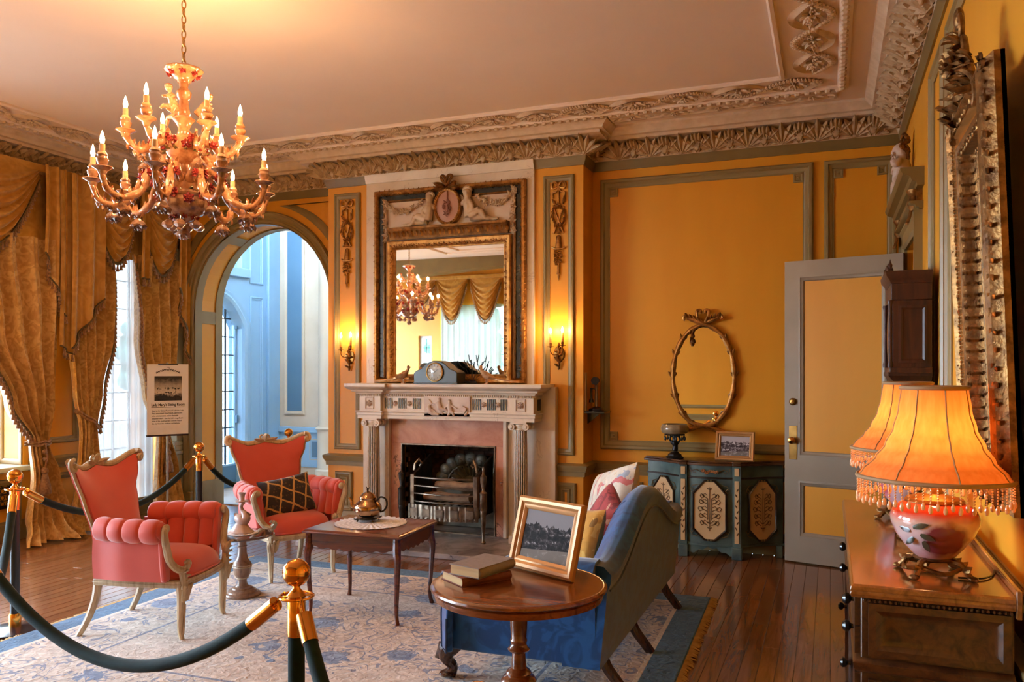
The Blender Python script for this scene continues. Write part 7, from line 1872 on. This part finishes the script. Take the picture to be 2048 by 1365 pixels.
obj('bowl', MB().lathe([(0.05, 0.205), (0.098, 0.211), (0.116, 0.228), (0.121, 0.25), (0.116, 0.275), (0.105, 0.29), (0.101, 0.29), (0.11, 0.272), (0.113, 0.25), (0.1, 0.222), (0.0, 0.214)], 36, wob=lambda a, z: 1+0.012*cos(12*a)), SMOKE, CB)
dm = MB(); dm.tube([(0, 0, 0), (0, 0, -0.012)], 0.002, 5); dm.lathe([(0.003, -0.01), (0.009, -0.025), (0.009, -0.036), (0.0, -0.05)], 8); dme = dm.mesh('drop'); dme.materials.append(DKB)
for k in range(10):
    a = 2*PI*k/10; o = bpy.data.objects.new('drop', dme); COL.objects.link(o); o.parent = CB; o.location = (0.085*cos(a), 0.085*sin(a), 0.197)
picture('framed_photo', 'gold-framed photograph of castle ruins standing on the teal commode', (-0.735, 6.965, 0.8015), math.radians(-4), math.radians(14), 0.315, 0.245, 0.042, GFR, P2)

# ---- candlestick telephone on its shelf
TS = thing('telephone_shelf', 'small black wall shelf on the side of the chimney breast', 'shelf', (BX1, 7.06, 1.17))
obj('shelf_board', MB().box(0.001, 0.185, -0.12, 0.12, 0.0, 0.018), BLACK, TS, bevel=0.004)
obj('ringer_board', MB().box(0.001, 0.012, -0.10, -0.055, 0.018, 0.36), CREAMW, TS, bevel=0.003)
obj('bracket', MB().prism([(0.001, -0.1), (0.001, 0), (0.12, 0)], lambda u, v, h: (u, h, v), -0.01, 0.01), BLACK, TS)
PH = thing('candlestick_telephone', 'antique candlestick telephone on the black wall shelf', 'telephone', (BX1+0.085, 7.04, 1.189))
obj('base', MB().lathe([(0.066, 0), (0.068, 0.008), (0.06, 0.022), (0.03, 0.032), (0.016, 0.04)], 28), BLACK, PH)
obj('stem', MB().lathe([(0.013, 0.035), (0.0115, 0.2), (0.014, 0.215), (0.018, 0.222), (0.012, 0.232)], 16), M('nickel', (150, 130, 110), 0.3, 0.9), PH)
m = MB(); m.lathe([(0.012, 0), (0.016, 0.02), (0.034, 0.05), (0.036, 0.056), (0.03, 0.056)], 22, T=TR((0, 0.012, 0.275), rx=PI/2+0.15)); m.ell((0, 0.01, 0.27), (0.028, 0.026, 0.028), 14, 10); m.tube([(0, 0, 0.225), (0, 0.008, 0.26)], 0.008, 8); obj('mouthpiece', m, BLACK, PH)
m = MB(); m.tube([(0, 0, 0.19), (-0.03, 0, 0.2), (-0.04, 0, 0.19)], 0.005, 6); hk = obj('hook', m, BLACK, PH)
m = MB(); m.lathe([(0.022, 0.0), (0.02, 0.02), (0.012, 0.035), (0.010, 0.11), (0.014, 0.13)], 16, c=(-0.045, 0, 0.075)); obj('receiver', m, BLACK, PH)

# ================================================================= DOOR
ang = math.atan2(7.016-6.775, -0.336-0.515)
DR = bpy.data.objects.new('door_1', None); COL.objects.link(DR); DR.location = (0.515, 6.775, 0.012); DR.rotation_euler = (0, 0, ang); DR['kind'] = 'structure'
DW, DH, DT = 0.885, 2.415, 0.045
TRIMD = M('warm_grey_door_paint', (160, 146, 126), 0.35, c2=(150, 136, 116), nscale=3)
fd = lambda u, v, h: (u, h, v)          # local +y is the face towards the camera
st = 0.125
def leafbox(n, a, b, c, d, t=DT): return obj(n, MB().box(a, b, -t/2, t/2, c, d), TRIMD, DR)
leafbox('stile', 0, st, 0, DH); leafbox('stile', DW-st, DW, 0, DH)
leafbox('rail', st, DW-st, 0, 0.21); leafbox('rail', st, DW-st, 0.64, 0.86); leafbox('rail', st, DW-st, DH-0.135, DH)
for z0, z1 in ((0.21, 0.64), (0.86, DH-0.135)):
    obj('panel', MB().box(st, DW-st, -0.008, 0.008, z0, z1), WALLY, DR)
    for s in (1, -1): obj('panel_moulding', MB().rectframe(st-0.012, DW-st+0.012, z0-0.012, z1+0.012, [(0, 0.022), (0, 0.03), (0.012, 0.032), (0.022, 0.024), (0.034, 0.02), (0.042, 0.008)], lambda u, v, h: (u, s*h, v)), TRIMD, DR)
m = MB().box(DW-0.10, DW-0.035, DT/2, DT/2+0.004, 0.82, 1.09); hp = obj('escutcheon_plate', m, BRASSD, DR, bevel=0.002)
kn = lambda z: MB().lathe([(0.012, 0.0), (0.010, 0.022), (0.026, 0.032), (0.030, 0.044), (0.024, 0.056), (0.0, 0.06)], 22, T=TR((DW-0.067, DT/2, z), rx=-PI/2))
obj('knob', kn(0.975), M('darkened_brass', (176, 122, 60), 0.2, 1.0), hp)
m = MB().lathe([(0.03, 0), (0.03, 0.01), (0.02, 0.018), (0.016, 0.03), (0.0, 0.032)], 22, T=TR((DW-0.067, DT/2, 1.285), rx=-PI/2)); obj('deadbolt', m, BRASSD, DR)
for z in (0.25, 1.2, 2.15): obj('hinge', MB().lathe([(0.008, 0), (0.008, 0.1)], 10, c=(0.0, -DT/2-0.006, z)), BRASSD, DR)

# ---- cherub over the door
CH = thing('overdoor_cherub', 'white plaster cherub with dark curls sitting on the overdoor cornice', 'sculpture', (XR-0.07, 6.3, DZ+0.356))
q = lambda a, b, c: (a, b, c)
m = MB(); figure(m, [(q(-0.012, 0, 0.27), q(-0.012, 0, 0.27), 0.058, 0), (q(-0.008, 0, 0.22), q(0, 0, 0.13), 0.05, 0.06), (q(0, 0, 0.13), q(0.0, 0, 0.06), 0.062, 0.07), (q(0, -0.03, 0.06), q(-0.04, -0.11, 0.05), 0.046, 0.036), (q(-0.04, -0.11, 0.05), q(-0.045, -0.19, 0.015), 0.032, 0.018), (q(0, 0.03, 0.06), q(-0.04, 0.12, 0.06), 0.046, 0.036), (q(-0.04, 0.12, 0.06), q(-0.05, 0.21, 0.01), 0.032, 0.018), (q(-0.02, -0.05, 0.2), q(-0.055, -0.09, 0.15), 0.026, 0.02), (q(-0.055, -0.09, 0.15), q(-0.075, -0.06, 0.20), 0.018, 0.014), (q(-0.02, 0.05, 0.2), q(-0.05, 0.10, 0.16), 0.026, 0.02), (q(-0.05, 0.10, 0.16), q(-0.06, 0.06, 0.13), 0.018, 0.014), (q(-0.065, 0, 0.262), q(-0.065, 0, 0.262), 0.014, 0)])
obj('body', m, STONE, CH, remesh=0.009)
m = MB()
for k in range(22): a = 2*PI*k/22; m.ell((0.012+0.02*cos(3*a), 0.052*cos(a), 0.295+0.042*sin(a)), 0.02, 6, 4)
obj('curls', m, GILTD, CH)
m = MB()
for k in range(7): m.flower((-0.06+0.01*rr.random(), -0.05+rr.uniform(-.04, .04), 0.2+rr.uniform(-.03, .04)), (-1, rr.uniform(-.5, .5), 0.2), 0.026, 5)
obj('posy', m, STONE, CH)
obj('gilt_ribbon', MB().tube(spline([(0.03, -0.06, 0.34), (0.01, -0.02, 0.38), (0.0, 0.02, 0.36), (0.03, 0.05, 0.33)], 4), 0.014, 7), GILTD, CH)
for s_ in (-1, 1): obj('wing', MB().leaf((0.03, s_*0.06, 0.2), (0.1, s_, 0.4), (-1, 0, 0), 0.09, 0.04), GILTD, CH)

# ================================================================= LONGCASE CLOCK
LC = thing('longcase_clock', 'dark longcase clock standing against the right wall beyond the sideboard', 'clock', (0, 0, 0))
y0, y1 = 4.88, 5.32; xb = XR-0.032
def cb(n, a, b, c, d, e, g, mat=CLOCKW, bv=0.004, par=LC): return obj(n, MB().box(a, b, c, d, e, g), mat, par, bevel=bv)
cb('plinth', 0.27, xb, y0-0.02, y1+0.02, 0, 0.12); cb('base', 0.29, xb, y0, y1, 0.12, 0.52); cb('trunk', 0.34, xb, y0+0.05, y1-0.05, 0.52, 1.50)
cb('trunk_door', 0.328, 0.342, y0+0.10, y1-0.10, 0.62, 1.40)
obj('trunk_moulding', MB().mould([(xb, y0+0.05), (0.34, y0+0.05), (0.34, y1-0.05), (xb, y1-0.05)], [(0, 1.46), (0.01, 1.46), (0.02, 1.49), (0.045, 1.52), (0.045, 1.54), (0, 1.54)][::1]), CLOCKW, LC)
hd = cb('hood', 0.315, xb, y0+0.004, y1-0.004, 1.54, 1.93)
cb('hood_base', 0.30, xb, y0-0.012, y1+0.012, 1.535, 1.565); cb('hood_frieze', 0.308, xb, y0-0.003, y1+0.003, 1.93, 2.02)
obj('hood_cornice', MB().mould([(xb, y0), (0.31, y0), (0.31, y1), (xb, y1)], [(0, 2.02), (0.004, 2.02), (0.01, 2.04), (0.026, 2.06), (0.03, 2.085), (0, 2.085)]).box(0.31, xb, y0, y1, 2.02, 2.084), CLOCKW, LC)
m = MB(); m.rectframe(0.345, xb-0.025, 1.59, 1.90, [(0, 0), (0, 0.008), (0.012, 0.01), (0.022, 0.002)], lambda u, v, h: (u, y0+0.004-h, v), True); obj('side_panel', m, CLOCKW, LC)
for yy in (y0+0.012, y1-0.012): obj('colonnette', MB().lathe([(0.014, 1.565), (0.016, 1.58), (0.01, 1.6), (0.011, 1.75), (0.01, 1.9), (0.016, 1.92), (0.014, 1.93)], 14, c=(0.305, yy, 0)), CLOCKW, LC)
obj('dial', MB().lathe([(0.15, 0), (0.15, 0.006), (0.0, 0.007)], 40, T=TR((0.315, (y0+y1)/2, 1.74), ry=-PI/2)), BRASSD, LC)
m = MB(); m.prism([(y0, 2.08), (y1, 2.08), (y1, 2.10), (y1-0.12, 2.13), (5.13, 2.10), (5.07, 2.10), (y0+0.12, 2.13), (y0, 2.10)], lambda u, v, h: (h, u, v), 0.29, 0.32); obj('swan_neck', m, CLOCKW, LC, bevel=0.004)
for yy in (y0+0.02, 5.10, y1-0.02): obj('finial', MB().lathe([(0.01, 2.085), (0.012, 2.10), (0.006, 2.105), (0.012, 2.12), (0.006, 2.135), (0.0, 2.155)], 12, c=(0.305, yy, 0)), CLOCKW, LC)

# ================================================================= WALL MIRROR (right)
WM = thing('wall_mirror', 'large carved gilt mirror leaning from the right wall above the sideboard', 'mirror', (0, 0, 0))
H_, Y0_, Y1_ = 1.37, 2.75, 3.52
def fm(u, v, h): return (XR-0.012-0.052*v/H_-h, u, 1.12+v)
obj('frame_back', MB().prism([(Y0_, 0), (Y1_, 0), (Y1_, H_), (Y0_, H_)], fm, 0, 0.012), BLACK, WM)
obj('outer_frame', MB().rectframe(Y0_, Y1_, 0, H_, [(0, 0.0), (0, 0.03), (0.012, 0.045), (0.02, 0.062), (0.05, 0.072), (0.065, 0.06), (0.07, 0.05)], fm), GILTB, WM)
obj('flat_sight', MB().rectframe(Y0_+0.07, Y1_-0.07, 0.07, H_-0.07, [(0, 0.05), (0.014, 0.056), (0.05, 0.05), (0.06, 0.045)], fm), M('satin_gilt', (198, 140, 72), 0.25, 0.7), WM)
obj('inner_border', MB().rectframe(Y0_+0.13, Y1_-0.13, 0.13, H_-0.13, [(0, 0.045), (0.005, 0.054), (0.02, 0.05), (0.028, 0.035), (0.03, 0.012)], fm), GILTB, WM)
lv = MB()
for a, b in (((Y0_+0.04, 0.02), (Y0_+0.04, H_)), ((Y1_-0.04, 0.02), (Y1_-0.04, H_)), ((Y0_, H_-0.04), (Y1_, H_-0.04)), ((Y0_, 0.04), (Y1_, 0.04))): foliate(lv, a, b, fm, 0.026, 0.03, 0.015, 0.062, 0.026, 9)
stuff(obj('carved_leaves', lv, GILTB, WM))
lv = MB()
for a, b in (((Y0_+0.145, 0.14), (Y0_+0.145, H_-0.14)), ((Y1_-0.145, 0.14), (Y1_-0.145, H_-0.14)), ((Y0_+0.14, H_-0.145), (Y1_-0.14, H_-0.145)), ((Y0_+0.14, 0.145), (Y1_-0.14, 0.145))): foliate(lv, a, b, fm, 0.02, 0.02, 0.010, 0.047, 0.012, 11)
stuff(obj('carved_inner_leaves', lv, GILTB, WM))
lv = MB()
for u in (Y0_+0.078, Y1_-0.078):
    for k in range(90): lv.ell(fm(u, 0.08+k*(H_-0.16)/89, 0.056), 0.006, 6, 4)
stuff(obj('pearl_beading', lv, GILT, WM))
obj('mirror_glass', MB().prism([(Y0_+0.155, 0.155), (Y1_-0.155, 0.155), (Y1_-0.155, H_-0.155), (Y0_+0.155, H_-0.155)], fm, 0.016, 0.02), MIRR, WM, smooth=None)
m = MB(); rr = random.Random(31); yc_ = (Y0_+Y1_)/2
for k in range(80):
    s = rr.uniform(-1, 1); u = yc_+s*0.25; hgt = 0.27*(1-abs(s)**1.2); v = H_-0.06+rr.random()*hgt
    m.leaf(fm(u, v, 0.045+0.02*rr.random()), (-0.3, rr.uniform(-1, 1), rr.uniform(-0.3, 1)), (-1, 0, 0), rr.uniform(0.04, 0.075), 0.03, 0.5, 4)
for sx in (-1, 1):
    for pts, rad in ((((0.02, 0.0), (0.09, 0.05), (0.17, 0.03), (0.2, -0.02), (0.16, -0.04), (0.14, -0.01)), 0.013), (((0.05, 0.05), (0.10, 0.10), (0.07, 0.16), (0.03, 0.13), (0.05, 0.10)), 0.012), (((0.0, 0.16), (0.05, 0.2), (0.03, 0.25), (0.0, 0.22)), 0.010), (((0.12, 0.0), (0.24, -0.03), (0.27, -0.09), (0.24, -0.11)), 0.012)):
        m.tube(spline([Vector(fm(yc_+sx*a, H_+b, 0.06)) for a, b in pts], 4), rad, 7)
m.ell(fm(yc_, H_+0.10, 0.06), (0.025, 0.045, 0.06), 12, 8); m.flower(fm(yc_, H_+0.10, 0.085), (-1, 0, 0), 0.05, 7); m.ell(fm(yc_, H_+0.25, 0.06), (0.018, 0.022, 0.04), 10, 6)
obj('carved_crest', m, GILTB, WM)

# ================================================================= SIDEBOARD AND LAMPS
SBD = thing('sideboard', 'dark carved oak sideboard along the right wall with worn golden top', 'sideboard', (0, 0, 0))
sx0, sx1, sy0, sy1, sh_ = 0.085, XR-0.06, 2.64, 4.29, 0.92
obj('top', MB().rings([[(sx0-d, sy0-d, z), (sx1, sy0-d, z), (sx1, sy1+d, z), (sx0-d, sy1+d, z)] for d, z in ((0.012, 0.878), (0.026, 0.882), (0.03, 0.892), (0.028, 0.90), (0.03, 0.904), (0.028, 0.914), (0.022, 0.92))], True, True, True), DOAKT, SBD, smooth=20, bevel=0.002)
obj('back_ledge', MB().box(sx1, XR-0.046, sy0-0.03, sy1+0.03, 0.86, 0.94), DOAKT, SBD, bevel=0.003)
obj('carcass', MB().box(sx0, sx1, sy0, sy1, 0.09, 0.879), DOAK, SBD, bevel=0.004)
obj('waist_moulding', MB().mould([(sx1, sy0), (sx0, sy0), (sx0, sy1), (sx1, sy1)], [(0, 0.655), (0.012, 0.66), (0.02, 0.672), (0.022, 0.688), (0.012, 0.695), (0, 0.7)]), DOAK, SBD)
obj('plinth', MB().box(sx0-0.015, sx1, sy0-0.015, sy1+0.015, 0.0, 0.10), DOAK, SBD, bevel=0.006)
fe = lambda u, v, h: (u, sy0-h, v)
pp = [(0, 0), (0, 0.016), (0.02, 0.018), (0.03, 0.010), (0.04, 0.004), (0.05, 0.004)]
def epanel(u0, u1, v0, v1, n='end_panel'):
    obj(n, MB().rectframe(u0, u1, v0, v1, pp, fe, True), DOAK, SBD)
epanel(sx0+0.02, sx1-0.01, 0.71, 0.865); epanel(sx0+0.02, 0.275, 0.12, 0.64); epanel(0.295, sx1-0.01, 0.12, 0.64)
m = MB()
for k in range(28): m.ell((sx0+0.01+k*(sx1-sx0-0.02)/27, sy0-0.012, 0.872), (0.006, 0.006, 0.006), 6, 4)
stuff(obj('dentil_beading', m, DOAK, SBD))
ff = lambda u, v, h: (sx0-h, u, v)
def knob(y, z, par): obj('knob', MB().lathe([(0.008, 0), (0.007, 0.012), (0.017, 0.02), (0.019, 0.03), (0.012, 0.038), (0, 0.04)], 16, T=TR((sx0-0.01, y, z), ry=-PI/2)), BLACK, par)
for k in range(2):
    a, b = sy0+0.03+k*0.815, sy0+0.03+k*0.815+0.79
    for j, (v0, v1) in enumerate(((0.785, 0.868), (0.70, 0.78))):
        d = obj('drawer', MB().rectframe(a, b, v0, v1, pp[:4], ff, True), DOAK, SBD); knob(a+0.14, (v0+v1)/2, d)
    d = obj('cupboard_door', MB().rectframe(a, b, 0.12, 0.64, pp, ff, True), DOAK, SBD); knob(b-0.04, 0.42, d)
def VASE():
    m, nt, b = _new('painted_opal_glass')
    tc = N(nt, 'ShaderNodeTexCoord'); sep = N(nt, 'ShaderNodeSeparateXYZ'); nt.links.new(tc.outputs['Object'], sep.inputs[0]); vec = tc.outputs['Object']
    z = mathn(nt, 'ADD', sep.outputs[2], mathn(nt, 'MULTIPLY', mathn(nt, 'SUBTRACT', noise(nt, vec, 8, 3), 0.5), 0.05))
    zz = mathn(nt, 'DIVIDE', mathn(nt, 'SUBTRACT', z, 0.05), 0.18)
    c = ramp(nt, zz, [(0.0, (206, 130, 126)), (0.25, (214, 182, 186)), (0.5, (218, 188, 184)), (0.68, (214, 170, 150)), (0.84, (196, 52, 26)), (1.0, (206, 70, 34))])
    def patch(x, y, zc_, r0, r1, col, c):
        vm = N(nt, 'ShaderNodeVectorMath', operation='DISTANCE'); nt.links.new(vec, vm.inputs[0]); vm.inputs[1].default_value = (x, y, zc_)
        d = mathn(nt, 'ADD', vm.outputs['Value'], mathn(nt, 'MULTIPLY', mathn(nt, 'SUBTRACT', noise(nt, vec, 22, 3), 0.5), 0.05))
        mr = N(nt, 'ShaderNodeMapRange'); mr.inputs[1].default_value = r0; mr.inputs[2].default_value = r1; mr.inputs[3].default_value = 0.9; mr.inputs[4].default_value = 0.0
        nt.links.new(d, mr.inputs[0]); return mixc(nt, mr.outputs[0], c, col)
    c = patch(0.0, -0.113, 0.112, 0.055, 0.08, (122, 6, 36), c)
    c = patch(0.09, 0.05, 0.12, 0.02, 0.07, (186, 60, 80), c); c = patch(-0.09, 0.04, 0.14, 0.02, 0.06, (196, 80, 96), c)
    nt.links.new(c, b.inputs['Base Color']); b.inputs['Roughness'].default_value = 0.1; b.inputs['Coat Weight'].default_value = 0.5
    return m
VS = VASE()
LEAFD = M('painted_dark_leaf', (58, 66, 44), 0.2, c2=(80, 40, 44), nscale=20, coat=0.4); PETAL = M('painted_crimson_petal', (158, 24, 52), 0.2, c2=(196, 60, 84), nscale=14, coat=0.4)
bd_ = MB()
for k in range(6): bd_.ell((0, 0, -0.004-0.0085*k), (0.0032, 0.0032, 0.0036), 6, 4)
bd_.lathe([(0.002, -0.052), (0.006, -0.062), (0.0065, -0.070), (0.004, -0.077), (0.0, -0.079)], 8); BDM = bd_.mesh('bead_strand'); BDM.materials.append(BEADG)
def lamp(loc, rz, label, energy):
    t = thing('table_lamp', label, 'lamp', loc, rz, 'silk-shaded lamps on the sideboard')
    m = MB(); m.lathe([(0.03, 0.042), (0.055, 0.046), (0.062, 0.052), (0.055, 0.056)], 24)
    for k in range(4):
        a = PI/4+k*PI/2; ca, sa = cos(a), sin(a)
        m.tube(spline([(0.045*ca, 0.045*sa, 0.046), (0.08*ca, 0.08*sa, 0.042), (0.098*ca, 0.098*sa, 0.022), (0.112*ca, 0.112*sa, 0.008)], 4), [0.012]*5+[0.009]*8, 8); m.ell((0.116*ca, 0.116*sa, 0.008), (0.016, 0.016, 0.008), 8, 5)
        for j in range(3): m.leaf(((0.06+0.014*j)*ca, (0.06+0.014*j)*sa, 0.045-0.006*j), (ca+0.8*sa*(j-1), sa-0.8*ca*(j-1), -0.3), (0, 0, 1), 0.04, 0.02)
        b0, b1 = a, a+PI/2
        m.tube(spline([(0.085*cos(b0), 0.085*sin(b0), 0.034), (0.088*cos((b0+b1)/2), 0.088*sin((b0+b1)/2), 0.02), (0.085*cos(b1), 0.085*sin(b1), 0.034)], 4), 0.007, 6)
    obj('pierced_foot', m, GILTB, t)
    obj('vase', MB().lathe([(0.05, 0.055), (0.062, 0.064), (0.085, 0.09), (0.11, 0.125), (0.124, 0.16), (0.126, 0.18), (0.118, 0.2), (0.10, 0.216), (0.08, 0.226), (0.074, 0.23)], 44), VS, t)
    m = MB()
    for k, (a, z, ln_, da, dz) in enumerate(((-2.35, 0.158, 0.046, 1, 0.3), (-2.45, 0.146, 0.036, -1, 0.2), (-2.2, 0.138, 0.042, 1, -0.35), (-2.4, 0.124, 0.034, -1, -0.9), (-2.15, 0.118, 0.034, 0.5, -0.9))):
        r = interp([(0.09, 0.087), (0.125, 0.111), (0.16, 0.1245), (0.18, 0.1262)], z); m.leaf((r*cos(a), r*sin(a), z), (-sin(a)*da, cos(a)*da, dz), (cos(a), sin(a), 0), ln_, 0.017, -0.18, 5, 0.04)
    obj('painted_leaves', m, LEAFD, t)
    obj('collar', MB().lathe([(0.082, 0.222), (0.085, 0.228), (0.08, 0.236), (0.06, 0.242), (0.025, 0.25), (0.02, 0.27), (0.012, 0.28), (0.008, 0.36)], 32), BRASSD, t)
    SB_ = [(0.0, 0.222), (0.08, 0.205), (0.2, 0.172), (0.36, 0.142), (0.55, 0.118), (0.75, 0.104), (1.0, 0.095)]
    def shade(u, v):
        a = 2*PI*u; r = interp(SB_, v)*(1-0.018*abs(sin(4*a))); return (r*cos(a), r*sin(a), 0.30+0.275*v)
    s = obj('shade', MB().grid(shade, 96, 22, cu=True), SHADE, t, smooth=70)
    BRD = M('tan_shade_braid', (166, 132, 92), 0.7)
    for v, r in ((0, 0.007), (1, 0.007)): obj('shade_braid', MB().tube([shade(k/64, v) for k in range(64)], r, 7, closed=True), BRD, s)
    for k in range(8): obj('shade_rib', MB().tube([Vector(shade(k/8, v/20))*1.0 for v in range(21)], 0.0025, 5), BRD, s)
    n = 72
    for k in range(n):
        a = 2*PI*k/n; p = shade(k/n, 0); o = bpy.data.objects.new('bead_strand', BDM); COL.objects.link(o); o.parent = t; o.location = (p[0]*0.995, p[1]*0.995, 0.296); o.scale = (1, 1, 0.88 if k % 2 else 1.0)
    obj('bulb', MB().lathe([(0.012, 0.36), (0.022, 0.39), (0.03, 0.42), (0.024, 0.445), (0, 0.455)], 16), EMIT('lamp_bulb', (255, 190, 110), 14) if 'lamp_bulb' not in MATS else MATS['lamp_bulb'], t)
    bulb_light(t, (0, 0, 0.41), energy, (1.0, 0.50, 0.19), 0.035)
    return t
lamp((0.30, 2.83, 0.9205), 0.2, 'near table lamp with flared amber silk shade, bead fringe and painted vase', 4.6)
lamp((0.305, 3.82, 0.9205), 0.9, 'far table lamp with amber silk shade, half hidden by the near one', 4.4)
CD = tag(obj('lamp_cord', MB().tube(spline([(0.36, 2.79, 0.9245), (0.42, 2.80, 0.9245), (0.46, 2.86, 0.9245), (0.49, 2.98, 0.9245)], 6), 0.003, 6), BLACK), 'thin dark lamp cord trailing over the sideboard top to the wall', 'cord')
BX_ = thing('carved_box', 'small dark carved box between the two lamps on the sideboard', 'box', (0.315, 3.33, 0.9205), 0.3)
obj('body', MB().box(-0.06, 0.06, -0.09, 0.09, 0, 0.06), GILTB, BX_, bevel=0.006); obj('lid', MB().box(-0.065, 0.065, -0.095, 0.095, 0.06, 0.075), GILTB, BX_, bevel=0.006)
m = MB()
for k in range(12): m.leaf((-0.062, -0.08+0.0145*k, 0.03), (-0.2, 0.4*(-1) ** k, 1), (-1, 0, 0), 0.035, 0.018)
stuff(obj('carved_leaves', m, GILTB, BX_))
picture('framed_photo', 'small dark-backed photo frame turned away between the lamps', (0.30, 3.10+0.42, 0.9215), math.radians(160), math.radians(14), 0.13, 0.10, 0.02, GILTD, P2)
